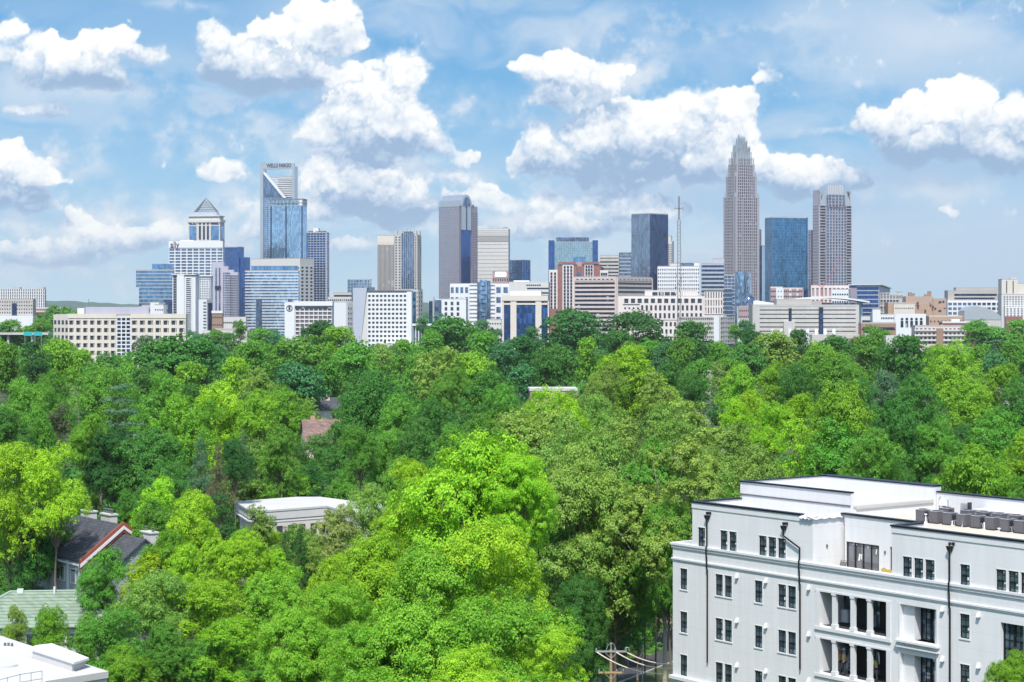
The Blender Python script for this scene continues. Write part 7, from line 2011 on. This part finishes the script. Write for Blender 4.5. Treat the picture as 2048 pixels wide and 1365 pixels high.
def person(label, x, y, z, rz, vest, helmet, bend=0.0, reach=(.30, .35)):
    o = roof_thing('person', label, 'person', x, y, z, rz)
    skin = M.setdefault('skin', plain_mat('skin', (.42, .24, .16), .6)); jeans = M.setdefault('jeans', plain_mat('work_trousers', (.03, .035, .05), .9))
    b_ = bend
    V_ = [(0, 0, .95), (0, b_ * .3, 1.15), (0, b_ * .8, 1.38), (0, b_, 1.50), (0, b_ + .02, 1.60), (0, b_ + .03, 1.70)]
    E_ = [(0, 1), (1, 2), (2, 3), (3, 4), (4, 5)]; Rd = [.15, .14, .17, .06, .085, .07]
    for s in (-1, 1):
        k = len(V_); V_ += [(s * .10, 0, .86), (s * .12, .03, .48), (s * .12, -.01, .08), (s * .12, .14, .04)]; E_ += [(0, k), (k, k + 1), (k + 1, k + 2), (k + 2, k + 3)]; Rd += [.09, .065, .05, .04]
        k = len(V_); rx, ry = reach if s > 0 else (.26, .12)
        V_ += [(s * .20, b_ * .85, 1.40), (s * (.27), b_ * .85 + ry * .25, 1.14), (s * .22, b_ * .85 + ry, 1.04 + (.3 if s > 0 else -.1)), (s * .21, b_ * .85 + ry + .07, 1.04 + (.33 if s > 0 else -.16))]
        E_ += [(2, k), (k, k + 1), (k + 1, k + 2), (k + 2, k + 3)]; Rd += [.062, .045, .033, .034]
        hx, hy, hz = V_[k + 3]
        for f in range(5):
            q = len(V_); off = (f - 2) * .016; L_ = (.055, .075, .08, .075, .055)[f]
            V_ += [(hx + off, hy + L_ * .5, hz + (.0 if f else .02)), (hx + off * 1.1, hy + L_, hz - .015)]; E_ += [(k + 3, q), (q, q + 1)]; Rd += [.009, .007]
    skin_figure('body', V_, E_, Rd, skin, o)
    skin_figure('trousers', [(0, 0, .97), (.10, 0, .84), (.12, .03, .48), (.12, -.01, .07), (-.10, 0, .84), (-.12, .03, .48), (-.12, -.01, .07), (.12, .17, .05), (-.12, .17, .05)], [(0, 1), (1, 2), (2, 3), (0, 4), (4, 5), (5, 6), (3, 7), (6, 8)], [.165, .105, .08, .065, .105, .08, .065, .055, .055], jeans, o)
    skin_figure('vest', [(0, 0, .92), (0, b_ * .3, 1.15), (0, b_ * .8, 1.38), (.17, b_ * .85, 1.42), (-.17, b_ * .85, 1.42)], [(0, 1), (1, 2), (2, 3), (2, 4)], [.165, .165, .19, .08, .08], vest, o)
    mb = MB(); mb.tube((0, b_ + .03, 1.70), (0, b_ + .03, 1.76), .125, .115, 14).tube((0, b_ + .03, 1.76), (0, b_ + .03, 1.83), .115, .05, 14).box(-.08, .08, b_ + .10, b_ + .19, 1.70, 1.715)
    mb.build('hard_hat', helmet, o, smooth=False)
    mb = MB(); mb.box(-.045, -.02, b_ + .105, b_ + .118, 1.645, 1.66).box(.02, .045, b_ + .105, b_ + .118, 1.645, 1.66).box(-.012, .012, b_ + .10, b_ + .135, 1.60, 1.64).box(-.03, .03, b_ + .10, b_ + .114, 1.575, 1.585)
    mb.build('face', M.setdefault('face_dark', plain_mat('face_features', (.16, .08, .06), .7)), o)
    return o
M['orange_vest'] = plain_mat('orange_vest', (.85, .13, .02), .8); M['lime_vest'] = plain_mat('lime_vest', (.42, .75, .04), .8)
person('worker in an orange vest standing on the lower balcony of the white apartment building', 16.72, .75, 8.40, math.pi * .8, M['orange_vest'], M['white'])
person('worker in a pale lime vest beside the ladder on the lower balcony', 17.2, .70, 8.40, math.pi * .9, plain_mat('pale_lime_vest', (.50, .60, .22), .8), M['white'])
person('worker in a vivid yellow-green vest bending at the right end of the lower balcony', 20.25, .7, 8.40, math.pi * .75, M['lime_vest'], M['lime_vest'], bend=.28)
o = roof_thing('ladder', 'white stepladder standing on the lower balcony behind the workers', 'ladder', 17.35, 1.25, 8.40)
mb = MB()
for s in (-.2, .2): mb.tube((s, -.25, 0), (s * .7, 0, 1.75), .022, .02, 6).tube((s, .3, 0), (s * .7, .02, 1.75), .018, .018, 6)
mb.build('rail', M['white'], o); mb = MB()
for i in range(6): z = .27 * (i + 1); mb.box(-.19 + i * .008, .19 - i * .008, -.26 + .035 * i, -.17 + .035 * i, z, z + .03)
mb.build('step', M['white'], o)

# ---------------------------------------------------------------- utility poles
def pole(px, py, D, label, arms, h_extra=0.0, wires=True):
    p = at(px, py, D=D); top = p.z
    wood = M.setdefault('pole_wood', wall_mat('weathered_pole_wood', (.33, .25, .16), .9, .25, .2, 3)); gal = M['steel']
    o = thing('utility_pole', label, 'utility pole', (p.x, p.y, 0), .0)
    MB().tube((0, 0, 0), (0, 0, top - .55), .17, .12, 10).build('pole', wood, o)
    for i, (dz, hw, mat) in enumerate(arms):
        z = top - dz
        MB().box(-hw, hw, -.16, -.05, z - .07, z + .07).build('crossarm', mat, o)
        mb = MB(); mb.tube((-.55, -.1, z - .05), (0, -.1, z - .6), .03, .03, 5).tube((.55, -.1, z - .05), (0, -.1, z - .6), .03, .03, 5); mb.build('brace', wood if i else gal, o)
        for f in ((-.95, -.6, .45, .95) if i else (-.95, .25, .95)):
            mb = MB(); mb.tube((f * hw, -.1, z + .07), (f * hw, -.1, z + .16), .025, .025, 6).tube((f * hw, -.1, z + .14), (f * hw, -.1, z + .30), .06, .035, 8); mb.build('insulator', gal, o)
    MB().tube((0, 0, top - .56), (0, 0, top - .1), .05, .05, 8).tube((0, 0, top - .12), (0, 0, top), .09, .07, 10).build('pole_top_pin', gal, o)
    return o, p
pw, pp = pole(1222, 1286, 165, 'wooden utility pole with two crossarms and pale covered wires, bottom centre', [(.70, 1.30, M['steel']), (2.45, 1.05, wall_mat('yellow_wood', (.42, .31, .16), .9, .2, .1, 3))])
mb = MB(); mb.path([(0, 0, pp.z), (.22, 0, pp.z - .1), (.45, -.1, pp.z - .6)], [.018] * 3, 5).path([(0, 0, pp.z), (-.25, 0, pp.z - .2), (-.42, -.1, pp.z - .62)], [.018] * 3, 5); mb.path([(1.2, -.1, pp.z - .35), (1.45, -.1, pp.z - .4), (1.6, -.1, pp.z - .85)], [.018] * 3, 5)
mb.build('jumper_wire', M['steel'], pw)
M['cover'] = plain_mat('pale_line_cover', (.72, .58, .48), .7)
ends = [((-1.15, -.1, pp.z - .78), 'lowest wire, leaving the left end of the crossarm'), ((.45, -.1, pp.z - .78), 'middle wire, leaving the crossarm beside the pole'), ((1.35, -.1, pp.z - .82), 'upper wire, leaving the right end of the crossarm')]
for i, (e, lab) in enumerate(ends):
    a = Vector((pp.x, pp.y, 0)) + Vector(e); b_ = Vector((*(TM @ Vector((-.02, 1.0 + i * 1.2, 0)))[:2], 11.0 + i * .45)); pts = []
    for k in range(17):
        f = k / 16; q = a.lerp(b_, f); q.z -= .75 * 4 * f * (1 - f); pts.append(q - a)
    o = thing('power_line', f'overhead power line with pale insulating sleeve, {lab}', 'power line', a, 0, 'power lines from the bottom utility pole')
    mb = MB(); mb.path(pts, [.028] * 17, 5); mb.build('wire', M['steel'], o)
    mb = MB(); mb.path(pts[:7], [.055] * 7, 6); mb.build('insulating_sleeve', M['cover'], o)
po, pq = pole(1366, 752, 540, 'distant utility pole with a grey transformer, in trees right of the radio mast line', [(.8, 1.3, M['concrete'])])
MB().tube((.45, -.2, pq.z - 3.0), (.45, -.2, pq.z - 1.8), .32, .32, 10).build('transformer', M['steel'], po)

# ---------------------------------------------------------------- houses among the trees
M['slate'] = roof_tile_mat('blue_black_shingle', (.060, .064, .078), .22, .35)
M['brown_shingle'] = roof_tile_mat('brown_shingle', (.20, .13, .115), .28, .3)
M['green_tile'] = roof_tile_mat('pale_green_clay_tile', (.20, .27, .20), .26, .40, patch=.14)
M['red_trim'] = plain_mat('red_brown_trim', (.26, .075, .05), .7)
M['grey_siding'] = wall_mat('blue_grey_siding', (.33, .38, .41), .85, .05, .06, .6, lines=(.20, 60, .03, .18))
def gable(o, x0, x1, y0, y1, ze, zr, rm, wm, over=.45, axis='x', name='roof'):
    """gable roof, ridge along x (or y), real thickness; with its gable walls"""
    t = .22
    if axis == 'x':
        ym = (y0 + y1) / 2; s = (zr - ze) / (ym - y0)
        P = [(y0 - over, ze - s * over), (ym, zr), (y1 + over, ze - s * over)]
        mb = MB()
        for (a, b_) in ((P[0], P[1]), (P[1], P[2])):
            mb.hexa([(x0 - over, a[0], a[1]), (x1 + over, a[0], a[1]), (x1 + over, b_[0], b_[1]), (x0 - over, b_[0], b_[1])], [(x0 - over, a[0], a[1] + t), (x1 + over, a[0], a[1] + t), (x1 + over, b_[0], b_[1] + t), (x0 - over, b_[0], b_[1] + t)])
        r = mb.build(name, rm, o)
        for x in (x0, x1 - .2):
            mb = MB(); k = len(mb.v); mb.v += [(x, y0, ze), (x, y1, ze), (x, ym, zr), (x + .2, y0, ze), (x + .2, y1, ze), (x + .2, ym, zr)]; mb.f += [(0 + k, 2 + k, 1 + k), (3 + k, 4 + k, 5 + k), (k, k + 1, k + 4, k + 3), (k + 1, k + 2, k + 5, k + 4), (k + 2, k, k + 3, k + 5)]
            mb.build('gable_wall', wm, o)
    else:
        xm = (x0 + x1) / 2; s = (zr - ze) / (xm - x0)
        P = [(x0 - over, ze - s * over), (xm, zr), (x1 + over, ze - s * over)]
        mb = MB()
        for (a, b_) in ((P[0], P[1]), (P[1], P[2])):
            mb.hexa([(a[0], y0 - over, a[1]), (b_[0], y0 - over, b_[1]), (b_[0], y1 + over, b_[1]), (a[0], y1 + over, a[1])], [(a[0], y0 - over, a[1] + t), (b_[0], y0 - over, b_[1] + t), (b_[0], y1 + over, b_[1] + t), (a[0], y1 + over, a[1] + t)])
        r = mb.build(name, rm, o)
        for y in (y0, y1 - .2):
            mb = MB(); k = len(mb.v); mb.v += [(x0, y, ze), (x1, y, ze), (xm, y, zr), (x0, y + .2, ze), (x1, y + .2, ze), (xm, y + .2, zr)]; mb.f += [(k, k + 1, k + 2), (k + 3, k + 5, k + 4), (k, k + 3, k + 4, k + 1), (k + 1, k + 4, k + 5, k + 2), (k + 2, k + 5, k + 3, k)]
            mb.build('gable_wall', wm, o)
    return r
# slate-roofed townhouse: eave seen from (96, 1104) to (171, 1128)
e0 = at(96, 1104, D=218.0)
o = thing('townhouse', 'townhouse with a blue-black shingle roof, white chimneys and a red-edged gable, lower left', 'house', (e0.x, e0.y, 0), FRZ)
ze = e0.z; zr = ze + 3.3; L1, L2 = 9.3, 14.5
MB().box(-5.5, L1, 0, 9, 0, ze - .02).build('wall', M['grey_siding'], o); MB().box(L1 + .02, L2, .2, 8.8, 0, ze - 1.0).build('wall', M['grey_siding'], o)
rf = gable(o, -5.5, L1 - .3, 0, 9, ze, zr, M['slate'], M['grey_siding'], .3)
gable(o, L1 + .5, L2, .2, 8.8, ze - .98, zr - 1.0, M['slate'], M['grey_siding'], .3)
for x in (-4.5, 1.0, 5.2, 8.2): MB().box(x, x + .45, -.14, -.003, 0, ze - .3).build('pilaster', M['white'], o)
for x, w_ in ((-1.6, 1.0), (2.4, .9), (3.6, .9), (6.2, 1.1), (12, 1.0), (13.2, .8)):
    yo = .2 if x > L1 else 0
    w0 = MB().box(x, x + w_, yo - .07, yo - .003, ze - 2.6, ze - 1.2).build('window', M['window'], o); MB().box(x - .1, x, yo - .09, yo - .003, ze - 2.7, ze - 1.1).box(x + w_, x + w_ + .1, yo - .09, yo - .003, ze - 2.7, ze - 1.1).box(x, x + w_, yo - .09, yo - .003, ze - 1.2, ze - 1.1).box(x, x + w_, yo - .09, yo - .003, ze - 2.7, ze - 2.6).build('frame', M['white'], w0)
MB().box(-5.8, L1, -.46, -.34, ze - .60, ze - .42).build('gutter', M['white'], o)
def rake(name, mat, x0, x1, dz0, dz1):
    mb = MB()
    for ya, yb, za, zb in ((-.5, 4.5, ze - .45, zr), (4.5, 9.5, zr, ze - .45)):
        mb.hexa([(x0, ya, za + dz0), (x1, ya, za + dz0), (x1, yb, zb + dz0), (x0, yb, zb + dz0)], [(x0, ya, za + dz1), (x1, ya, za + dz1), (x1, yb, zb + dz1), (x0, yb, zb + dz1)])
    mb.build(name, mat, o)
rake('red_gable_parapet', M['red_trim'], L1 - .02, L1 + .26, -.6, .55); rake('white_bargeboard', M['white'], L1 + .261, L1 + .35, -.25, .10)
for x, y, n in ((-2.6, 5.0, 3), (1.8, 5.4, 4), (12.2, 5.2, 2)):
    t_ = zr - (1.0 if x > L1 else 0)
    MB().box(x, x + 2.3, y, y + .9, t_ - 1.2, t_ + .65).box(x - .1, x + 2.4, y - .1, y + 1.0, t_ + .65, t_ + .8).build('chimney', M['offwhite'], rf)
    mb = MB()
    for i in range(n): mb.tube((x + .35 + i * 1.6 / max(1, n - 1), y + .45, t_ + .8), (x + .35 + i * 1.6 / max(1, n - 1), y + .45, t_ + 1.2), .16, .13, 8); mb.tube((x + .35 + i * 1.6 / max(1, n - 1), y + .45, t_ + 1.22), (x + .35 + i * 1.6 / max(1, n - 1), y + .45, t_ + 1.3), .22, .2, 8)
    mb.build('chimney_pot', M['mid_metal'], rf)
HOUSES.append((e0.x + 5, e0.y - 3, 16))
# green tiled hip roof
g0 = at(86, 1183, D=205.0)
o = thing('bungalow', 'house with a pale green ribbed tile hip roof, far lower left', 'house', (g0.x, g0.y, 0), R(6))
zr = g0.z; ze = zr - 2.9; hx, hy, rx = 8.6, 5.4, 3.3
MB().box(-hx + .5, hx - .5, -hy + .5, hy - .5, 0, ze).build('wall', M['offwhite'], o)
mb = MB(); E4 = [(-hx, -hy, ze), (hx, -hy, ze), (hx, hy, ze), (-hx, hy, ze)]; r0, r1 = (-rx, 0, zr), (rx, 0, zr)
mb.v += E4 + [r0, r1]; mb.f += [(0, 1, 5, 4), (1, 2, 5), (2, 3, 4, 5), (3, 0, 4), (3, 2, 1, 0)]
mb.build('hip_roof', M['green_tile'], o)
mb = MB(); M['ridge_green'] = plain_mat('green_ridge_cap', (.24, .33, .26), .7)
for a, b_ in ((r0, r1), (r0, E4[0]), (r0, E4[3]), (r1, E4[1]), (r1, E4[2])): mb.tube(a, b_, .14, .14, 6)
mb.build('ridge_cap', M['ridge_green'], o)
MB().tube((1.2, -.3, zr - .3), (1.2, -.3, zr + .5), .12, .12, 8).build('vent_pipe', M['white'], o); MB().box(-2.6, -2.0, -.2, .4, zr - .3, zr + .25).build('roof_vent', M['white'], o)
for x in (-5, -1, 3): MB().box(x, x + 1.2, -hy + .42, -hy + .498, ze - 2, ze - .7).build('window', M['window'], o)
HOUSES.append((g0.x, g0.y, 11))
# flat white roof in the lower left corner
o = thing('flat_roofed_building', 'white flat-roofed building with a pipe railing, bottom left corner', 'building', (0, 0, 0), 0)
zl = 14.0
def pl(px, py, z): v = at(px, py, z); return (v.x, v.y)
poly = [pl(217, 1343, zl), pl(150, 1321.5, zl), pl(104, 1306, zl), pl(60, 1291, zl), pl(-60, 1252, zl), pl(-160, 1330, zl), pl(-60, 1420, zl), pl(96, 1362, zl)]
cxp, cyp = sum(p[0] for p in poly) / 8, sum(p[1] for p in poly) / 8
o.location = (cxp, cyp, 0)
poly = [(x - cxp, y - cyp) for x, y in poly]
inn = lambda k: [(x * k, y * k) for x, y in poly]
MB().prism(inn(.95)[::-1], 0, zl - .9).build('wall', M['cream'], o)
MB().prism(poly[::-1], zl - .45, zl).build('roof', M['roof_white'], o)
MB().prism(inn(.985)[::-1], zl - .85, zl - .452).build('fascia', M['offwhite'], o)
zu = zl + .7
p2 = [pl(178, 1315, zu), pl(104, 1288, zu), pl(70, 1291.5, zu), pl(-20, 1262, zu), pl(-40, 1300, zu), pl(152, 1323, zu)]
p2 = [pl(178, 1316, zu), pl(104, 1287, zu), pl(71, 1291, zu), pl(60, 1297, zu), pl(148, 1325, zu)]
p2 = [(x - cxp, y - cyp) for x, y in p2]
MB().prism(p2[::-1], zl + .55, zu).build('raised_roof', M['white'], o)
c2 = (sum(p[0] for p in p2) / len(p2), sum(p[1] for p in p2) / len(p2))
MB().prism([(c2[0] + (x - c2[0]) * .9, c2[1] + (y - c2[1]) * .9) for x, y in p2][::-1], zl + .002, zl + .548).build('raised_wall', M['offwhite'], o)
mb = MB()
rp = [pl(-10, 1364, zl + 1.0), pl(40, 1351, zl + 1.0), pl(84, 1344, zl + 1.0)]; rp = [(x - cxp, y - cyp) for x, y in rp]
for z in (zl + .55, zl + 1.05): mb.path([(x, y, z) for x, y in rp], [.025] * 3, 6)
for (x, y) in rp + [((rp[0][0] + rp[1][0]) / 2, (rp[0][1] + rp[1][1]) / 2), ((rp[1][0] + rp[2][0]) / 2, (rp[1][1] + rp[2][1]) / 2)]: mb.tube((x, y, zl), (x, y, zl + 1.08), .028, .028, 6)
mb.build('pipe_railing', M['steel'], o)
mb = MB()
for px, py in ((10, 1292), (17, 1292), (24, 1293)):
    x, y = pl(px, py, zl); mb.tube((x - cxp, y - cyp, zl), (x - cxp, y - cyp, zl + .22), .10, .09, 8)
mb.build('vent_pipe', M['mid_metal'], o)
x, y = pl(8, 1332, zl); mb = MB(); mb.tube((x - cxp, y - cyp, zl), (x - cxp, y - cyp, zl + .06), .95, .95, 24).tube((x - cxp, y - cyp, zl + .061), (x - cxp, y - cyp, zl + .10), .85, .85, 24); mb.build('round_hatch', M['roof_white'], o)
HOUSES.append((cxp, cyp, 12))
# low white modern building in the middle distance
o = thing('modern_house', 'low white flat-roofed modern building with layered eaves, among trees at centre left', 'building', (0, 0, 0), 0)
zl = 12.5
poly = [pl(518, 1022, zl), pl(652, 1012, zl), pl(700, 1024, zl), pl(770, 1040, zl), pl(800, 1010, zl), pl(700, 1001.5, zl), pl(641, 994, zl), pl(593, 994, zl), pl(470, 1003, zl), pl(494, 1018, zl)]
cxp, cyp = sum(p[0] for p in poly) / len(poly), sum(p[1] for p in poly) / len(poly); o.location = (cxp, cyp, 0)
poly = [(x - cxp, y - cyp) for x, y in poly]
MB().prism(poly, zl - .25, zl).build('roof', M['roof_white'], o)
kk = lambda k: [(x * k, y * k) for x, y in poly]
MB().prism(kk(.992), zl - .36, zl - .252).build('roof_edge', M['mid_metal'], o)
MB().prism(kk(.985), zl - 1.25, zl - .362).build('upper_wall', M['offwhite'], o)
MB().prism(kk(.95), zl - 1.45, zl - 1.252).build('painted_shade_strip', M['dark_concrete'], o)  # dark strip stands in for the shade under the upper wall
MB().prism(kk(1.0), zl - 1.62, zl - 1.452).build('white_ledge', M['white'], o)
MB().prism(kk(.94), 0, zl - 1.622).build('wall', M['cream'], o)
for ia, ib in ((0, 1), (1, 2)):
    p0, p1 = Vector(kk(.942)[ia]), Vector(kk(.942)[ib]); dd = p1 - p0; n_ = Vector((dd.y, -dd.x)).normalized()
    if n_.y > 0: n_ = -n_
    for f in (.04, .22, .40, .58, .76, .90):
        a, b_ = p0 + dd * f, p0 + dd * (f + .09)
        MB().hexa([(a.x + n_.x * .08, a.y + n_.y * .08, zl - 3.5), (b_.x + n_.x * .08, b_.y + n_.y * .08, zl - 3.5), (b_.x, b_.y, zl - 3.5), (a.x, a.y, zl - 3.5)], [(a.x + n_.x * .08, a.y + n_.y * .08, zl - 2.15), (b_.x + n_.x * .08, b_.y + n_.y * .08, zl - 2.15), (b_.x, b_.y, zl - 2.15), (a.x, a.y, zl - 2.15)]).build('window', M['window'], o)
HOUSES.append((cxp, cyp, 18))
# brown shingled house
h0 = at(643, 841, D=395.0)
o = thing('house', 'brown shingled house with cream gables half hidden in the trees, left of centre', 'house', (h0.x, h0.y, 0), R(14))
zr = h0.z; ze = zr - 4.0
MB().box(-3.6, 3.6, -3.8, 3.8, 0, ze - .02).build('wall', M['cream'], o); gable(o, -3.6, 3.6, -3.8, 3.8, ze, zr, M['brown_shingle'], M['cream'], .4)
MB().box(1.2, 4.6, -6.4, -3.9, 0, ze - .6).build('wing_wall', M['cream'], o); gable(o, 1.2, 4.6, -6.4, -1.5, ze - .6, zr - 1.2, M['brown_shingle'], M['cream'], .35, 'y', 'wing_roof')
MB().box(-2.2, -1.3, -.2, .5, zr - 1, zr + .9).build('chimney', M['tan_brick'], o)
HOUSES.append((h0.x, h0.y, 10))
for (px, py, D_, w_, rm, lab) in ((1478, 822, 420, 3.2, 'slate', 'small house with a pink chimney peeking out of the trees, above the white apartment building'),
                                  (655, 797, 480, 3.0, 'slate', 'grey roof glimpsed in trees above the brown shingled house')):
    h0 = at(px, py, D=D_); o = thing('house', lab, 'house', (h0.x, h0.y, 0), R(10)); zr = h0.z; ze = zr - 2.4
    MB().box(-w_, w_, -w_, w_, 0, ze - .02).build('wall', M['offwhite'], o); gable(o, -w_, w_, -w_, w_, ze, zr, M[rm], M['offwhite'], .35)
    MB().box(-.5, .5, -.9, -.2, ze, zr + 1.1).build('chimney', M['pink_wall'], o)
h0 = at(1108, 778, D=520.0); o = thing('flat_roofed_building', 'low building with a pale flat roof showing through treetops at the centre of the photograph', 'building', (h0.x, h0.y, 0), R(2))
MB().box(-6.2, 6.0, 0, 10, 0, h0.z - .62).build('wall', M['tan_brick'], o); MB().box(-6.4, 6.2, -.2, 10.2, h0.z - .6, h0.z + .1).build('roof', M['roof_white'], o)
h0 = at(1400, 742, D=640.0); o = thing('flat_roofed_building', 'white garage roof glimpsed between dark trees right of the distant utility pole', 'building', (h0.x, h0.y, 0), 0)
MB().box(-4, 4, 0, 8, 0, h0.z - .5).build('wall', M['stone'], o); MB().box(-4.2, 4.2, -.2, 8.2, h0.z - .48, h0.z).build('roof', M['roof_white'], o)
h0 = at(1985, 728, D=700.0); o = thing('flat_roofed_building', 'long pale flat roof glimpsed in trees at the right edge', 'building', (h0.x, h0.y, 0), 0)
MB().box(-5, 12, 0, 14, 0, h0.z - .7).build('wall', M['offwhite'], o); MB().box(-5.3, 12.3, -.3, 14.3, h0.z - .68, h0.z).build('roof', M['roof_white'], o)
# street lamp by the dark trees
h0 = at(1285, 1166, D=190.0); o = thing('street_lamp', 'slim street lamp with pale globe in dark trees left of the white apartment building', 'street lamp', (h0.x, h0.y, 0), 0)
MB().tube((0, 0, 0), (0, 0, h0.z - .3), .07, .05, 8).build('post', M['steel'], o); MB().tube((0, 0, h0.z - .3), (0, 0, h0.z), .10, .22, 10).tube((0, 0, h0.z), (0, 0, h0.z + .2), .22, .05, 10).build('globe', M['white'], o)
scatter_leaves('undergrowth', 1500, under, 3, 150, .16, 'dark', 21, 'dark shrubs and saplings filling the gaps between the trees')
def woods_at(y0, y1, hlo, hhi, rlo, rhi, avoid):
    def f(rng):
        for _ in range(60):
            y = rng.uniform(y0, y1); x = rng.uniform(-.32, .32) * y
            if not any(abs((x / y * F + CX) - a) < b for a, b in avoid): break
        r_ = rng.uniform(rlo, rhi); return x, y, rng.uniform(hlo, hhi) - r_, r_
    return f
scatter_leaves('woodland', 620, woods_at(760, 1250, 8, 17, 5, 8, []), 6, 130, .17, 'mid', 31, 'wooded streets between the leafy suburb and the first office blocks')
scatter_leaves('woodland', 900, woods_at(1250, 2100, 7, 15, 5, 9, []), 6, 110, .19, 'blue', 32, 'hazy treetops round the feet of the skyline buildings')  # haze partly painted into the bluish leaf colour
scatter_leaves('woodland', 1500, woods_at(2900, 5200, 10, 22, 9, 20, []), 9, 70, .26, 'blue', 33, 'far hazy woods behind the skyline')  # bluish leaves here too carry some of the haze
# treetops that show as separate clumps before the tall buildings, right and left
for px, py, w_, c_ in ((1745,652,60,'mid'),(1770,662,40,'mid'),(1955,640,60,'mid'),(1990,654,80,'mid'),(2030,640,70,'mid'),(2000,668,80,'grey'),(1490,640,40,'blue'),(1515,664,44,'dark'),(1470,600+48,26,'mid'),
                       (430,660,46,'mid'),(462,666,44,'mid'),(402,668,50,'blue'),(520,656,60,'mid'),(545,668,50,'blue'),(480,640,30,'mid'),(845,636,28,'blue'),(960,640,44,'blue'),(985,656,40,'blue'),
                       (20,640,60,'mid'),(60,652,50,'mid'),(80,636,44,'mid'),(30,668,70,'mid'),(5,655,50,'blue'),(110,612,70,'mid'),(150,622,60,'mid'),(640,648,40,'blue'),(1270,612,10,'mid')):
    if w_ > 12: tree(px, py, w_, 0, c_, 'round', D=1180 if py > 625 else 1900, place=None)
# ---------------------------------------------------------------- labels that tell one tree from another
LAND = [(45,600,'the far left apartments'),(110,660,"the beige office's left end"),(230,640,'the beige office'),(340,650,"the beige office's right end"),(385,600,'the white condominiums'),
 (450,610,'the lilac condominium'),(545,600,'the pale blue glass office'),(630,630,'the emblem hotel'),(765,630,'the broad white hotel'),(845,640,'the flat-roofed pavilion'),(915,560,'the arched tower'),(1000,640,'the court building'),(1050,630,'the stone portal block'),
 (1150,600,'the red hotel'),(1235,600,'the pinkish banded block'),(1300,600,"the courthouse's left end"),(1358,560,'the radio mast'),(1425,630,'the parking garage'),(1484,450,'the crowned tower'),(1573,560,'the teal tower'),(1665,560,'the chamfer-topped tower'),(1740,600,'the blue banded office'),
 (1825,640,'the arched white building'),(1885,670,'the tan lodging block'),(1960,620,'the vaulted hall'),(2030,600,'the right-edge apartment tower'),
 (650,860,'the brown shingled house'),(600,1020,'the modern white house'),(160,1080,'the slate-roofed townhouse'),(90,1215,'the green tiled roof'),(80,1320,'the bottom-left white roof'),
 (1120,775,'the pale central roof'),(1560,960,'the white penthouse'),(1345,1150,"the white facade's left corner"),(1225,1310,'the utility pole'),(1950,980,'the condenser roof'),(2040,1340,"the white facade's right end")]
def rowname(py):
    return ('topmost' if py < 660 else 'upper' if py < 700 else 'second-line' if py < 760 else 'third-line' if py < 830 else 'mid-slope' if py < 900 else 'lower' if py < 1010 else 'near' if py < 1150 else 'nearest')
used_labels = {}
for T in sorted(TREE_LOG, key=lambda t: (t['px'], t['py'])):
    lm = min(LAND, key=lambda l: abs(l[0] - T['px']) + .28 * abs(l[1] - T['py']))
    dx = T['px'] - lm[0]; below = T['py'] - lm[1]
    side = 'left of' if dx < -28 else 'right of' if dx > 28 else 'straight below' if below > 0 else 'just above'
    if abs(dx) > 28 and below > 60: side = ('below left of' if dx < 0 else 'below right of')
    size = 'small' if T['w'] < 62 else 'large' if T['w'] > 125 else 'medium'
    base = f"{size} {WORD[T['col']]} {SHAPE[T['kind']]}, {rowname(T['py'])}, {side} {lm[2]}"
    T['base'] = base
    used_labels.setdefault(base, []).append(T)
for base, ts in used_labels.items():
    if len(ts) == 1:
        ts[0]['o']['label'] = base; continue
    ts.sort(key=lambda t: (t['py']))
    names = {2: ['higher one', 'lower one'], 3: ['highest one', 'middle one', 'lowest one']}.get(len(ts))
    for i, t_ in enumerate(ts):
        t_['o']['label'] = base + ', ' + (names[i] if names else ['highest', 'second highest', 'third highest', 'fourth highest', 'fifth highest'][min(i, 4)])
HAZE = 4e-5
# ---------------------------------------------------------------- air between here and the skyline
m, t, out = new_mat('hazy_air')
pv = t.n('ShaderNodeVolumePrincipled')
pv.inputs['Color'].default_value = (.90, .96, 1.0, 1)
pv.inputs['Density'].default_value = HAZE
pv.inputs['Anisotropy'].default_value = .2
t.put(out.inputs['Volume'], pv.outputs[0])
m.cycles.homogeneous_volume = True if hasattr(m.cycles, 'homogeneous_volume') else None
hz = MB().box(-12200, 12200, -450, 12200, -1, 320).build('haze', m)
hz['kind'] = 'stuff'; hz['label'] = 'thin blue summer haze over the city'
